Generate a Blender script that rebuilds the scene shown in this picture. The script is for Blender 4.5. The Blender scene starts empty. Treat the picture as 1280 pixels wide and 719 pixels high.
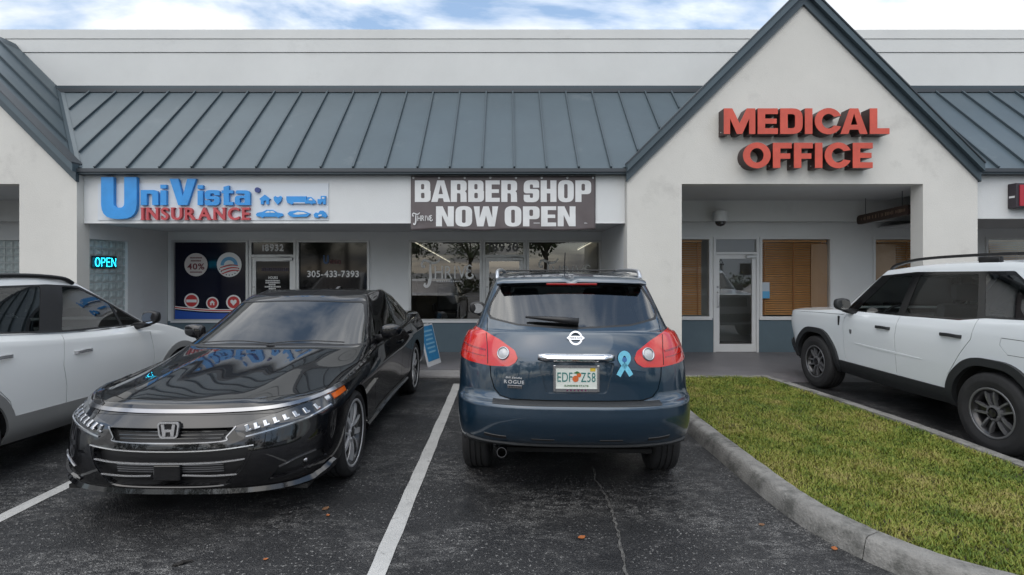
import bpy, bmesh, math, random
from mathutils import Vector, Matrix
from mathutils.bvhtree import BVHTree
from mathutils.geometry import tessellate_polygon
R = math.radians
random.seed(7)
scene = bpy.context.scene
COL = scene.collection

# ------------------------------------------------------------------ camera
CAM_H = 1.65
FPX, CX, CY = 650.0, 632.0, 338.0            # focal length and principal point in photo pixels (1280 x 719)
cam_data = bpy.data.cameras.new('camera')
cam_data.sensor_width = 36.0
cam_data.lens = FPX / 1280.0 * 36.0
cam_data.shift_x = (640.0 - CX) / 1280.0
cam_data.shift_y = -(359.5 - CY) / 1280.0
cam_data.clip_start = 0.05
cam_data.clip_end = 3000.0
cam = bpy.data.objects.new('camera', cam_data)
cam.location = (0, 0, CAM_H)
cam.rotation_euler = (R(90), 0, 0)
COL.objects.link(cam)
scene.camera = cam
scene.render.engine = 'CYCLES'
scene.view_settings.view_transform = 'Standard'
scene.view_settings.look = 'None'
scene.view_settings.exposure = 0.58
scene.view_settings.gamma = 1.0

# ------------------------------------------------------------------ sky and sun
SUN_EL, SUN_AZ = R(46), R(205)               # azimuth from north (+Y), clockwise
world = bpy.data.worlds.new('World')
scene.world = world
world.use_nodes = True
wn, wl = world.node_tree.nodes, world.node_tree.links
wn.clear()
w_out = wn.new('ShaderNodeOutputWorld')
w_bg = wn.new('ShaderNodeBackground')
w_bg.inputs['Strength'].default_value = 0.13
w_sky = wn.new('ShaderNodeTexSky')
w_sky.sky_type = 'NISHITA'
w_sky.sun_disc = False
w_sky.sun_elevation = SUN_EL
w_sky.sun_rotation = SUN_AZ
w_sky.dust_density = 1.5
w_tc = wn.new('ShaderNodeTexCoord')
w_sep = wn.new('ShaderNodeSeparateXYZ')
wl.new(w_tc.outputs['Generated'], w_sep.inputs[0])
def wmath(op, a, b=None):
    n = wn.new('ShaderNodeMath'); n.operation = op
    for i, v in enumerate((a, b)):
        if v is None: continue
        if isinstance(v, (int, float)): n.inputs[i].default_value = v
        else: wl.new(v, n.inputs[i])
    return n.outputs[0]
w_zz = wmath('ADD', wmath('MAXIMUM', w_sep.outputs['Z'], 0.0), 0.22)
w_comb = wn.new('ShaderNodeCombineXYZ')
wl.new(wmath('DIVIDE', w_sep.outputs['X'], w_zz), w_comb.inputs[0])
wl.new(wmath('MULTIPLY', wmath('DIVIDE', w_sep.outputs['Y'], w_zz), 1.5), w_comb.inputs[1])
w_n = wn.new('ShaderNodeTexNoise')
w_n.inputs['Scale'].default_value = 1.15
w_n.inputs['Detail'].default_value = 7.0
w_n.inputs['Roughness'].default_value = 0.56
w_n.inputs['Distortion'].default_value = 0.35
wl.new(w_comb.outputs[0], w_n.inputs['Vector'])
w_r = wn.new('ShaderNodeValToRGB')
w_r.color_ramp.elements[0].position = 0.42; w_r.color_ramp.elements[0].color = (0, 0, 0, 1)
w_r.color_ramp.elements[1].position = 0.57; w_r.color_ramp.elements[1].color = (1, 1, 1, 1)
wl.new(w_n.outputs['Fac'], w_r.inputs[0])
w_n2 = wn.new('ShaderNodeTexNoise')
w_n2.inputs['Scale'].default_value = 2.6
w_n2.inputs['Detail'].default_value = 6.0
wl.new(w_comb.outputs[0], w_n2.inputs['Vector'])
w_r2 = wn.new('ShaderNodeValToRGB')
w_r2.color_ramp.elements[0].position = 0.34; w_r2.color_ramp.elements[0].color = (3.7, 3.8, 3.9, 1)
w_r2.color_ramp.elements[1].position = 0.66; w_r2.color_ramp.elements[1].color = (5.5, 5.5, 5.45, 1)
wl.new(w_n2.outputs['Fac'], w_r2.inputs[0])
w_haze = wn.new('ShaderNodeMixRGB')           # thin high cloud veils the blue
w_haze.inputs[0].default_value = 0.30
w_haze.inputs[2].default_value = (3.3, 4.6, 6.2, 1)
wl.new(w_sky.outputs[0], w_haze.inputs[1])
w_mix = wn.new('ShaderNodeMixRGB')
wl.new(w_r.outputs[0], w_mix.inputs[0])
wl.new(w_haze.outputs[0], w_mix.inputs[1])
# an overcast sky is brighter overhead than near the horizon
w_gain = wn.new('ShaderNodeVectorMath'); w_gain.operation = 'SCALE'
wl.new(w_r2.outputs[0], w_gain.inputs[0])
wl.new(wmath('ADD', wmath('MULTIPLY', wmath('MAXIMUM', w_sep.outputs['Z'], 0.0), 2.5), 0.50), w_gain.inputs['Scale'])
wl.new(w_gain.outputs[0], w_mix.inputs[2])
wl.new(w_mix.outputs[0], w_bg.inputs['Color'])
wl.new(w_bg.outputs[0], w_out.inputs['Surface'])

sun_data = bpy.data.lights.new('sun', 'SUN')
sun_data.energy = 0.8
sun_data.angle = R(75)
sun_data.color = (1.0, 0.95, 0.87)
sun = bpy.data.objects.new('sun', sun_data)
sdir = Vector((math.sin(SUN_AZ) * math.cos(SUN_EL), math.cos(SUN_AZ) * math.cos(SUN_EL), math.sin(SUN_EL)))
sun.rotation_euler = sdir.to_track_quat('Z', 'Y').to_euler()
sun.location = (0, -10, 30)
COL.objects.link(sun)

# ------------------------------------------------------------------ photo pixel -> world
def atd(px, py, d):            # point at depth d
    return Vector(((px - CX) * d / FPX, d, CAM_H - (py - CY) * d / FPX))
def atz(px, py, z=0.0):        # point on a level surface
    d = FPX * (CAM_H - z) / (py - CY)
    return Vector(((px - CX) * d / FPX, d, z))

# ------------------------------------------------------------------ materials
MATS = {}
def mat(name, color, rough=0.6, metal=0.0, var=0.0, vscale=3.0, bump=0.0, bscale=60.0, coat=0.0, spec=0.5, var2=None, dirt=None, cior=1.5):
    if name in MATS: return MATS[name]
    m = bpy.data.materials.new(name); m.use_nodes = True
    nt = m.node_tree; b = nt.nodes['Principled BSDF']
    b.inputs['Base Color'].default_value = (*color, 1)
    b.inputs['Roughness'].default_value = rough
    b.inputs['Metallic'].default_value = metal
    b.inputs['Coat Weight'].default_value = coat
    b.inputs['Coat Roughness'].default_value = 0.02
    b.inputs['Coat IOR'].default_value = cior
    b.inputs['Specular IOR Level'].default_value = spec
    m.diffuse_color = (*color, 1)
    tc = nt.nodes.new('ShaderNodeTexCoord')
    last = None
    if var:
        n = nt.nodes.new('ShaderNodeTexNoise'); n.inputs['Scale'].default_value = vscale; n.inputs['Detail'].default_value = 8; n.inputs['Roughness'].default_value = 0.65
        nt.links.new(tc.outputs['Object'], n.inputs['Vector'])
        r = nt.nodes.new('ShaderNodeValToRGB')
        c1 = tuple(max(0, c * (1 - var)) for c in color) if var2 is None else var2
        c2 = tuple(min(1, c * (1 + var)) for c in color)
        r.color_ramp.elements[0].position = 0.3; r.color_ramp.elements[0].color = (*c1, 1)
        r.color_ramp.elements[1].position = 0.7; r.color_ramp.elements[1].color = (*c2, 1)
        nt.links.new(n.outputs['Fac'], r.inputs[0])
        last = r.outputs[0]
        nt.links.new(last, b.inputs['Base Color'])
    if dirt:                    # (colour, scale, threshold, strength) stains with a shape of their own
        dc, ds, dth, dst = dirt
        n = nt.nodes.new('ShaderNodeTexNoise'); n.inputs['Scale'].default_value = ds; n.inputs['Detail'].default_value = 10; n.inputs['Roughness'].default_value = 0.7
        nt.links.new(tc.outputs['Object'], n.inputs['Vector'])
        r = nt.nodes.new('ShaderNodeValToRGB')
        r.color_ramp.elements[0].position = dth; r.color_ramp.elements[0].color = (0, 0, 0, 1)
        r.color_ramp.elements[1].position = min(1, dth + 0.14); r.color_ramp.elements[1].color = (dst, dst, dst, 1)
        nt.links.new(n.outputs['Fac'], r.inputs[0])
        mx = nt.nodes.new('ShaderNodeMixRGB'); mx.inputs[2].default_value = (*dc, 1)
        nt.links.new(r.outputs[0], mx.inputs[0])
        if last: nt.links.new(last, mx.inputs[1])
        else: mx.inputs[1].default_value = (*color, 1)
        nt.links.new(mx.outputs[0], b.inputs['Base Color'])
    if bump:
        n = nt.nodes.new('ShaderNodeTexNoise'); n.inputs['Scale'].default_value = bscale; n.inputs['Detail'].default_value = 6
        nt.links.new(tc.outputs['Object'], n.inputs['Vector'])
        bp = nt.nodes.new('ShaderNodeBump'); bp.inputs['Strength'].default_value = bump; bp.inputs['Distance'].default_value = 0.02
        nt.links.new(n.outputs['Fac'], bp.inputs['Height'])
        nt.links.new(bp.outputs[0], b.inputs['Normal'])
    MATS[name] = m
    return m
def glass(name, tint=(0.6, 0.65, 0.65), refl=1.0, blend=0.25, base=0.0, rough=0.0):
    m = bpy.data.materials.new(name); m.use_nodes = True
    nt = m.node_tree; nt.nodes.clear()
    o = nt.nodes.new('ShaderNodeOutputMaterial')
    t = nt.nodes.new('ShaderNodeBsdfTransparent'); t.inputs[0].default_value = (*tint, 1)
    g = nt.nodes.new('ShaderNodeBsdfGlossy'); g.inputs['Roughness'].default_value = rough; g.inputs['Color'].default_value = (refl, refl, refl, 1)
    lw = nt.nodes.new('ShaderNodeLayerWeight'); lw.inputs['Blend'].default_value = blend
    ad = nt.nodes.new('ShaderNodeMath'); ad.operation = 'ADD'; ad.use_clamp = True; ad.inputs[1].default_value = base
    mx = nt.nodes.new('ShaderNodeMixShader')
    nt.links.new(lw.outputs['Fresnel'], ad.inputs[0]); nt.links.new(ad.outputs[0], mx.inputs[0])
    nt.links.new(t.outputs[0], mx.inputs[1]); nt.links.new(g.outputs[0], mx.inputs[2])
    nt.links.new(mx.outputs[0], o.inputs['Surface'])
    m.diffuse_color = (*tint, 0.4)
    MATS[name] = m
    return m
def emit(name, color, strength):
    m = bpy.data.materials.new(name); m.use_nodes = True
    b = m.node_tree.nodes['Principled BSDF']
    b.inputs['Base Color'].default_value = (*color, 1)
    b.inputs['Emission Color'].default_value = (*color, 1)
    b.inputs['Emission Strength'].default_value = strength
    MATS[name] = m
    return m

# ------------------------------------------------------------------ mesh helpers
class MB:
    def __init__(s): s.v = []; s.f = []; s.sharp = []
    def add(s, vs, fs):
        k = len(s.v); s.v += [Vector(v) for v in vs]; s.f += [tuple(i + k for i in f) for f in fs]
        return s
    def box(s, x0, x1, y0, y1, z0, z1, bev=0.0):
        if bev:
            bm = bmesh.new(); bmesh.ops.create_cube(bm, size=1.0)
            for v in bm.verts:
                v.co = Vector(((x0 + x1) / 2 + v.co.x * (x1 - x0), (y0 + y1) / 2 + v.co.y * (y1 - y0), (z0 + z1) / 2 + v.co.z * (z1 - z0)))
            bmesh.ops.bevel(bm, geom=bm.edges[:], offset=bev, segments=2, affect='EDGES', profile=0.5)
            bm.verts.index_update()
            s.add([v.co.copy() for v in bm.verts], [[v.index for v in f.verts] for f in bm.faces]); bm.free()
            return s
        return s.add([(x0, y0, z0), (x1, y0, z0), (x1, y1, z0), (x0, y1, z0), (x0, y0, z1), (x1, y0, z1), (x1, y1, z1), (x0, y1, z1)],
                     [(0, 3, 2, 1), (4, 5, 6, 7), (0, 1, 5, 4), (1, 2, 6, 5), (2, 3, 7, 6), (3, 0, 4, 7)])
    def prism(s, poly, axis, a, b):
        """poly: 2-d outline, axis: 'x','y','z' direction of extrusion from a to b"""
        def p3(p, t):
            return {'y': (p[0], t, p[1]), 'x': (t, p[0], p[1]), 'z': (p[0], p[1], t)}[axis]
        n = len(poly)
        vs = [p3(p, a) for p in poly] + [p3(p, b) for p in poly]
        tri = tessellate_polygon([[Vector((p[0], p[1], 0)) for p in poly]])
        fs = [tuple(t) for t in tri] + [tuple(i + n for i in reversed(t)) for t in tri]
        fs += [(i, i + n, (i + 1) % n + n, (i + 1) % n) for i in range(n)]
        return s.add(vs, fs)
    def flat(s, g, axis_fn, depth_vec):
        """g=(verts2d, faces) -> prism; axis_fn maps 2-d to 3-d, depth_vec extrusion"""
        v2, fs = g
        n = len(v2); dv = Vector(depth_vec)
        A = [Vector(axis_fn(p)) for p in v2]
        B = [a + dv for a in A]
        cnt = {}
        for f in fs:
            for i in range(len(f)):
                e = (f[i], f[(i + 1) % len(f)]); cnt[e] = cnt.get(e, 0) + 1
        side = [(a, b, b + n, a + n) for (a, b) in cnt if (b, a) not in cnt]
        return s.add(A + B, [tuple(f) for f in fs] + [tuple(i + n for i in reversed(f)) for f in fs] + side)
    def tube(s, pts, r, seg=10, cap=True, r2=None, closed=False):
        pts = [Vector(p) for p in pts]; n = len(pts); rings = []
        up = Vector((0, 0, 1))
        for i, p in enumerate(pts):
            a = pts[i - 1] if (i > 0 or closed) else p
            b = pts[(i + 1) % n] if (i < n - 1 or closed) else p
            t = (b - a).normalized()
            u = up if abs(t.dot(up)) < 0.95 else Vector((0, 1, 0))
            e1 = t.cross(u).normalized(); e2 = e1.cross(t)
            rr = r if r2 is None else r + (r2 - r) * i / max(1, n - 1)
            if isinstance(r, (list, tuple)): rr = r[i]
            rings.append([p + e1 * math.cos(2 * math.pi * j / seg) * rr + e2 * math.sin(2 * math.pi * j / seg) * rr for j in range(seg)])
        vs = [v for rg in rings for v in rg]
        fs = []
        m = n if closed else n - 1
        for i in range(m):
            for j in range(seg):
                i2 = (i + 1) % n
                fs.append((i * seg + j, i * seg + (j + 1) % seg, i2 * seg + (j + 1) % seg, i2 * seg + j))
        if cap and not closed:
            fs.append(tuple(reversed(range(seg)))); fs.append(tuple((n - 1) * seg + j for j in range(seg)))
        return s.add(vs, fs)
    def lathe(s, prof, c, axis='x', seg=40, closed=False):
        """prof: list of (t along axis, radius)"""
        vs = []
        for (t, r) in prof:
            for j in range(seg):
                a = 2 * math.pi * j / seg
                u, w = math.cos(a) * r, math.sin(a) * r
                q = {'x': (t, u, w), 'y': (u, t, w), 'z': (u, w, t)}[axis]
                vs.append(Vector(c) + Vector(q))
        n = len(prof); fs = []
        for i in range(n if closed else n - 1):
            i2 = (i + 1) % n
            for j in range(seg):
                fs.append((i * seg + j, i2 * seg + j, i2 * seg + (j + 1) % seg, i * seg + (j + 1) % seg))
        return s.add(vs, fs)
    def ell(s, c, rx, ry, rz, seg=16, rings=10):
        vs = []
        for i in range(rings + 1):
            th = math.pi * i / rings
            for j in range(seg):
                a = 2 * math.pi * j / seg
                vs.append((c[0] + rx * math.sin(th) * math.cos(a), c[1] + ry * math.sin(th) * math.sin(a), c[2] + rz * math.cos(th)))
        fs = [(i * seg + j, (i + 1) * seg + j, (i + 1) * seg + (j + 1) % seg, i * seg + (j + 1) % seg) for i in range(rings) for j in range(seg)]
        return s.add(vs, fs)
    def build(s, name, m, parent=None, smooth=False, loc=None, world=False, fix=True, autosharp=None):
        off = Vector((0, 0, 0))
        if loc is not None: off = Vector(loc)
        elif world and parent is not None:
            p = parent
            while p is not None: off = off + p.location; p = p.parent
        me = bpy.data.meshes.new(name)
        me.from_pydata([v - off for v in s.v], [], s.f)
        if fix:
            bm = bmesh.new(); bm.from_mesh(me)
            bmesh.ops.remove_doubles(bm, verts=bm.verts, dist=1e-5)
            bmesh.ops.recalc_face_normals(bm, faces=bm.faces)
            if smooth and autosharp:
                ca = math.cos(autosharp)
                for e in bm.edges:
                    if len(e.link_faces) == 2 and e.link_faces[0].normal.dot(e.link_faces[1].normal) < ca: e.smooth = False
            bm.to_mesh(me); bm.free()
        if smooth:
            for p in me.polygons: p.use_smooth = True
        if m is not None: me.materials.append(m)
        o = bpy.data.objects.new(name, me); COL.objects.link(o)
        if parent is not None: o.parent = parent
        if loc is not None: o.location = loc
        return o
def empty(name, loc=(0, 0, 0), rz=0.0):
    o = bpy.data.objects.new(name, None); COL.objects.link(o)
    o.location = loc; o.rotation_euler = (0, 0, rz); o.empty_display_size = 0.2
    return o
def tag(o, label=None, cat=None, group=None, kind=None):
    if label: o['label'] = label
    if cat: o['category'] = cat
    if group: o['group'] = group
    if kind: o['kind'] = kind
    return o
def thing(name, label, cat, loc=(0, 0, 0), rz=0.0, group=None):
    return tag(empty(name, loc, rz), label, cat, group)
def copy_tree(o, parent=None):
    c = o.copy(); COL.objects.link(c); c.parent = parent
    for ch in list(o.children): copy_tree(ch, c)
    return c
def poly_clip(poly, fn):
    """keep the part of a 2-d polygon where fn(p) >= 0 (linear fn)"""
    out = []
    for i in range(len(poly)):
        a, b = poly[i], poly[(i + 1) % len(poly)]
        fa, fb = fn(a), fn(b)
        if fa >= 0: out.append(a)
        if (fa >= 0) != (fb >= 0):
            t = fa / (fa - fb); out.append((a[0] + (b[0] - a[0]) * t, a[1] + (b[1] - a[1]) * t))
    return out
def round_poly(poly, r, seg=4):
    out = []; n = len(poly)
    for i in range(n):
        p0, p1, p2 = (Vector(poly[(i + k) % n][:2]) for k in (-1, 0, 1))
        rr = r[i] if isinstance(r, (list, tuple)) else r
        a, b = p0 - p1, p2 - p1
        d = min(rr, a.length * 0.45, b.length * 0.45)
        if d < 1e-5: out.append(tuple(p1)); continue
        A, B = p1 + a.normalized() * d, p1 + b.normalized() * d
        for k in range(seg + 1):
            t = k / seg
            q = A * (1 - t) ** 2 + p1 * 2 * t * (1 - t) + B * t * t
            out.append((q.x, q.y))
    return out
def disc(cx, cz, r, seg=28, r2=None):
    return [(cx + r * math.cos(2 * math.pi * i / seg), cz + (r2 or r) * math.sin(2 * math.pi * i / seg)) for i in range(seg)]

# ------------------------------------------------------------------ lettering (built-in font, turned into mesh)
GLY = {}
def block_glyph(ch, s, b, k, rnd=False):
    """heavy block capitals as outlines: stem s, bar b, width factor k; first outline solid, the rest holes or dots"""
    w = {'M': 1.12, 'W': 1.18, 'I': s / k, 'i': s / k, 'E': .72, 'F': .68, 'L': .70, 'A': .96, 'N': .86, 'n': .76, 's': .72, 't': .56, 'a': .74, 'V': .92, 'S': .78}.get(ch, .80) * k
    m = w / 2; q = 5
    def rp(pts, r): return round_poly(pts, r, q)
    def box(x0, x1, z0, z1, r=0.0): return rp([(x0, z0), (x1, z0), (x1, z1), (x0, z1)], r) if r else [(x0, z0), (x1, z0), (x1, z1), (x0, z1)]
    R1, R2 = .45 * w, max(.02, .45 * w - s * .75)
    def arc(rx, rz, a0, a1, n=22): return [(m + rx * math.cos(R(a0 + (a1 - a0) * i / n)), .5 + rz * math.sin(R(a0 + (a1 - a0) * i / n))) for i in range(n + 1)]
    if rnd and ch == 'O': w = 1.0 * k; m = w / 2; return [disc(m, .5, m, 40, .515), disc(m, .5, m - s * .95, 32, .5 - b * .95)]
    if rnd and ch == 'C': w = .98 * k; m = w / 2; return [arc(m, .515, 24, 336) + arc(m - s * .95, .5 - b * .95, 325, 35)]
    if rnd and ch == 'D': return [rp([(0, 0), (w, 0), (w, 1), (0, 1)], [0, .62 * w, .62 * w, 0]), rp([(s, b), (w - s, b), (w - s, 1 - b), (s, 1 - b)], [0, .26, .26, 0])]
    if ch == 'I': return [box(0, w, 0, 1)]
    if ch == 'L': return [[(0, 0), (w, 0), (w, b), (s, b), (s, 1), (0, 1)]]
    if ch == 'E': return [[(0, 0), (w, 0), (w, b), (s, b), (s, .5 - b * .45), (w * .94, .5 - b * .45), (w * .94, .5 + b * .45), (s, .5 + b * .45), (s, 1 - b), (w, 1 - b), (w, 1), (0, 1)]]
    if ch == 'F': return [[(0, 0), (s, 0), (s, .5 - b * .6), (w * .92, .5 - b * .6), (w * .92, .5 + b * .35), (s, .5 + b * .35), (s, 1 - b), (w, 1 - b), (w, 1), (0, 1)]]
    if ch == 'H': return [[(0, 0), (s, 0), (s, .5 - b * .55), (w - s, .5 - b * .55), (w - s, 0), (w, 0), (w, 1), (w - s, 1), (w - s, .5 + b * .55), (s, .5 + b * .55), (s, 1), (0, 1)]]
    if ch == 'N': return [[(0, 0), (s * .92, 0), (s * .92, .56), (w - s * 1.02, 0), (w, 0), (w, 1), (w - s * .92, 1), (w - s * .92, .44), (s * 1.02, 1), (0, 1)]]
    if ch == 'M': return [[(0, 0), (s * .82, 0), (s * .82, .60), (m - s * .36, 0), (m + s * .36, 0), (w - s * .82, .60), (w - s * .82, 0), (w, 0), (w, 1), (w - s * 1.12, 1), (m, .42), (s * 1.12, 1), (0, 1)]]
    if ch == 'W': return [[(.14 * w, 0), (.40 * w, 0), (m, .55), (.60 * w, 0), (.86 * w, 0), (w, 1), (w - s * .92, 1), (.76 * w, .42), (m + s * .42, 1), (m - s * .42, 1), (.24 * w, .42), (s * .92, 1), (0, 1)]]
    if ch == 'A':
        a = m - s * .56; sl = a
        return [[(0, 0), (s * 1.02, 0), (s * 1.02 + sl * .17, .17), (w - s * 1.02 - sl * .17, .17), (w - s * 1.02, 0), (w, 0), (w - a, 1), (a, 1)], [(m, .80), (m - (m - s * .56) * .36, .36), (m + (m - s * .56) * .36, .36)]]
    if ch == 'V': return [[(m - s * .55, 0), (m + s * .55, 0), (w, 1), (w - s * 1.05, 1), (m, .34), (s * 1.05, 1), (0, 1)]]
    if ch == 'O': return [box(0, w, -.012, 1.012, R1), box(s, w - s, b * .9, 1 - b * .9, R2)]
    if ch == 'D': return [rp([(0, 0), (w, 0), (w, 1), (0, 1)], [0, .42 * w, .42 * w, 0]), rp([(s, b), (w - s, b), (w - s, 1 - b), (s, 1 - b)], [0, R2 + .03, R2 + .03, 0])]
    if ch == 'U': return [rp([(0, 1), (0, 0), (w, 0), (w, 1), (w - s, 1), (w - s, b), (s, b), (s, 1)], [0, .44 * w, .44 * w, 0, 0, R2 + .06, R2 + .06, 0])]
    if ch == 'C': return [rp([(w, .62), (w, 1.012), (0, 1.012), (0, -.012), (w, -.012), (w, .38), (w - s, .38), (w - s, b), (s, b), (s, 1 - b), (w - s, 1 - b), (w - s, .62)], [0, R1, R1, R1, R1, 0, 0, R2, R2, R2, R2, 0])]
    if ch == 'B': return [rp([(0, 0), (w, 0), (w, .52), (w * .93, .53), (w * .97, .54), (w * .97, 1), (0, 1)], [0, .30 * w, .16 * w, 0, .14 * w, .28 * w, 0]), box(s, w - s, b * .9, .5 - b * .42, .06), box(s, w - s * 1.05, .5 + b * .42, 1 - b * .9, .06)]
    if ch == 'P': return [rp([(0, 0), (s, 0), (s, .36), (w, .36), (w, 1), (0, 1)], [0, 0, 0, .32 * w, .32 * w, 0]), box(s, w - s, .36 + b * .85, 1 - b * .85, .07)]
    if ch == 'R': return [rp([(0, 0), (s, 0), (s, .40), (w - s - .02, .40), (w - s, .30), (w - s, 0), (w, 0), (w * .985, .42), (w * .90, .50), (w, .56), (w, 1), (0, 1)], [0, 0, 0, .05, 0, 0, 0, .08, 0, .08, .28 * w, 0]), box(s, w - s, .40 + b * .75, 1 - b * .85, .06)]
    if ch in 'Ss':
        h = 1.0 if ch == 'S' else .74; g = 1.0 if ch == 'S' else .8; bb = b * g
        P_ = [(w, .66 * h), (w, 1.012 * h), (0, 1.012 * h), (0, .40 * h), (w - s, .40 * h), (w - s, bb), (s, bb), (s, .33 * h), (0, .33 * h), (0, -.012), (w, -.012), (w, .60 * h), (s, .60 * h), (s, h - bb), (w - s, h - bb), (w - s, .66 * h)]
        return [rp(P_, [0, R1, R1, .2 * w, .04, .05, R2, 0, 0, R1, R1, .2 * w, .04, .05, R2, 0])]
    X = .74
    if ch == 'n': return [rp([(0, 0), (s, 0), (s, X - b * .9), (w - s, X - b * .9), (w - s, 0), (w, 0), (w, X), (s, X + .0), (0, X)], [0, 0, .04, .10, 0, 0, .22, 0, 0])]
    if ch == 'i': return [box(0, w, 0, X - .02), box(0, w, X + .08, 1.0)]
    if ch == 't': return [[(w * .18, 0), (w, 0), (w, b * .8), (w * .18 + s, b * .8), (w * .18 + s, X - b * .75), (w, X - b * .75), (w, X), (w * .18 + s, X), (w * .18 + s, .98), (w * .18, .92), (w * .18, X), (0, X), (0, X - b * .75), (w * .18, X - b * .75)]]
    if ch == 'a': return [rp([(0, 0), (w, 0), (w, X), (.06 * w, X), (.06 * w, X - b * .8), (w - s, X - b * .8), (w - s, .47), (0, .47)], [.16, 0, .2, .12, 0, .06, 0, .16]), box(s * .9, w - s, b * .62, .47 - b * .6, .03)]
    return [box(0, w, 0, 1)]
def prefetch(chars, bold):
    obs = []
    for ch in sorted(set(chars)):
        if (ch, bold) in GLY or ch == ' ': continue
        if isinstance(bold, tuple):
            cu = bpy.data.curves.new('glyph', 'CURVE'); cu.dimensions = '2D'; cu.fill_mode = 'BOTH'
            for out in block_glyph(ch, *bold):
                sp = cu.splines.new('POLY'); sp.points.add(len(out) - 1); sp.use_cyclic_u = True
                for i, q_ in enumerate(out): sp.points[i].co = (q_[0], q_[1], 0, 1)
            ob = bpy.data.objects.new('glyph', cu); COL.objects.link(ob); obs.append((ch, ob)); continue
        cu = bpy.data.curves.new('glyph', 'FONT'); cu.body = ch; cu.size = 1.0; cu.offset = bold; cu.resolution_u = 5; cu.dimensions = '2D'; cu.fill_mode = 'BOTH'
        ob = bpy.data.objects.new('glyph', cu); COL.objects.link(ob); obs.append((ch, ob))
    if not obs: return
    bpy.context.view_layer.update()
    dg = bpy.context.evaluated_depsgraph_get()
    for ch, ob in obs:
        me = bpy.data.meshes.new_from_object(ob.evaluated_get(dg))
        bm = bmesh.new(); bm.from_mesh(me)
        bmesh.ops.remove_doubles(bm, verts=bm.verts, dist=1e-4)
        bmesh.ops.recalc_face_normals(bm, faces=bm.faces)
        up = sum(f.normal.z * f.calc_area() for f in bm.faces)
        if up < 0: bmesh.ops.reverse_faces(bm, faces=bm.faces[:])
        bm.verts.index_update()
        GLY[(ch, bold)] = ([(v.co.x, v.co.y) for v in bm.verts], [[v.index for v in f.verts] for f in bm.faces])
        bm.free(); bpy.data.meshes.remove(me)
        cu = ob.data; bpy.data.objects.remove(ob); bpy.data.curves.remove(cu)
def ink(ch, bold):
    v = GLY[(ch, bold)][0]
    return min(p[0] for p in v), max(p[0] for p in v), min(p[1] for p in v), max(p[1] for p in v)
def word(s, box, bold=0.0, gap=0.08, space=0.3, shear=0.0):
    """lay the letters of s out in box=(x0,x1,z0,z1); z0..z1 is the cap height. returns [(char,(verts2d,faces))]"""
    x0, x1, z0, z1 = box
    prefetch(s, bold); prefetch('H', bold)
    _, _, hb, ht = ink('H', bold)
    pen = 0; lay = []
    for i_, ch in enumerate(s):
        if ch == ' ': pen += space; continue
        a, b, _, _ = ink(ch, bold)
        if isinstance(bold, tuple) and s[max(0, i_ - 1):i_ + 1] in ('CA', 'BA', 'AR'): pen -= .10 if s[i_ - 1] == 'C' else .04
        lay.append((ch, pen - a)); pen += (b - a) + gap
    tot = pen - gap
    sx, sz = (x1 - x0) / tot, (z1 - z0) / (ht - hb)
    out = []
    for ch, dx in lay:
        v, f = GLY[(ch, bold)]
        out.append((ch, ([(x0 + (p[0] + dx) * sx + (p[1] - hb) * sz * shear, z0 + (p[1] - hb) * sz) for p in v], f)))
    return out
def joined(letters):
    V, F = [], []
    for _, (v, f) in letters:
        k = len(V); V += v; F += [[i + k for i in q] for q in f]
    return V, F

# ------------------------------------------------------------------ shared materials
stucco = mat('stucco_paint', (0.585, 0.575, 0.54), 0.85, var=0.05, vscale=0.9, bump=0.25, bscale=90, dirt=((0.36, 0.35, 0.33), 1.3, 0.56, 0.40))
white_wall = mat('white_wall_paint', (0.62, 0.635, 0.635), 0.8, var=0.04, vscale=1.2, bump=0.18, bscale=110, dirt=((0.42, 0.42, 0.41), 1.3, 0.62, 0.3))
parapet_m = mat('parapet_paint', (0.60, 0.61, 0.60), 0.85, var=0.05, vscale=0.7, bump=0.15, bscale=70, dirt=((0.40, 0.40, 0.39), 0.8, 0.6, 0.35))
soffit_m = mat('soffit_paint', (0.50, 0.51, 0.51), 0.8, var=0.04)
blue_wall = mat('slate_blue_wall_paint', (0.085, 0.125, 0.150), 0.7, var=0.08, vscale=2.0, bump=0.15, bscale=90, dirt=((0.14, 0.16, 0.17), 2.5, 0.6, 0.4))
roof_metal = mat('slate_standing_seam_metal', (0.064, 0.090, 0.106), 0.42, metal=0.2, var=0.10, vscale=1.1, spec=0.5, dirt=((0.16, 0.18, 0.19), 1.7, 0.6, 0.35))
roof_trim = mat('slate_trim_metal', (0.048, 0.068, 0.081), 0.44, metal=0.2, var=0.08, vscale=1.5)
dark_trim = mat('dark_drip_metal', (0.05, 0.058, 0.066), 0.45, metal=0.2)
alu = mat('storefront_aluminium', (0.50, 0.51, 0.51), 0.38, metal=0.35, var=0.05, vscale=5)
alu_white = mat('white_coated_frame', (0.60, 0.61, 0.61), 0.42, var=0.03)
black_plastic = mat('black_plastic', (0.015, 0.015, 0.016), 0.45)
navy_film = mat('navy_window_film', (0.005, 0.006, 0.018), 0.10, spec=0.28)
black_film = mat('black_window_film', (0.005, 0.005, 0.006), 0.05, spec=0.45)
shop_glass = glass('shopfront_glass', (0.84, 0.87, 0.86), 0.95, 0.36, 0.10)
door_glass = glass('entrance_glass', (0.80, 0.84, 0.84), 0.95, 0.38, 0.16)
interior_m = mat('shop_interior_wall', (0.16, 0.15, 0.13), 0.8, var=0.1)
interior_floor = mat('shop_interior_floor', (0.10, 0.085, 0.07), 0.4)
blind_m = mat('wood_blind_slat', (0.54, 0.285, 0.120), 0.45, var=0.12, vscale=6)
blind_tape_m = mat('blind_tape', (.30, .13, .045), .7)
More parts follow.
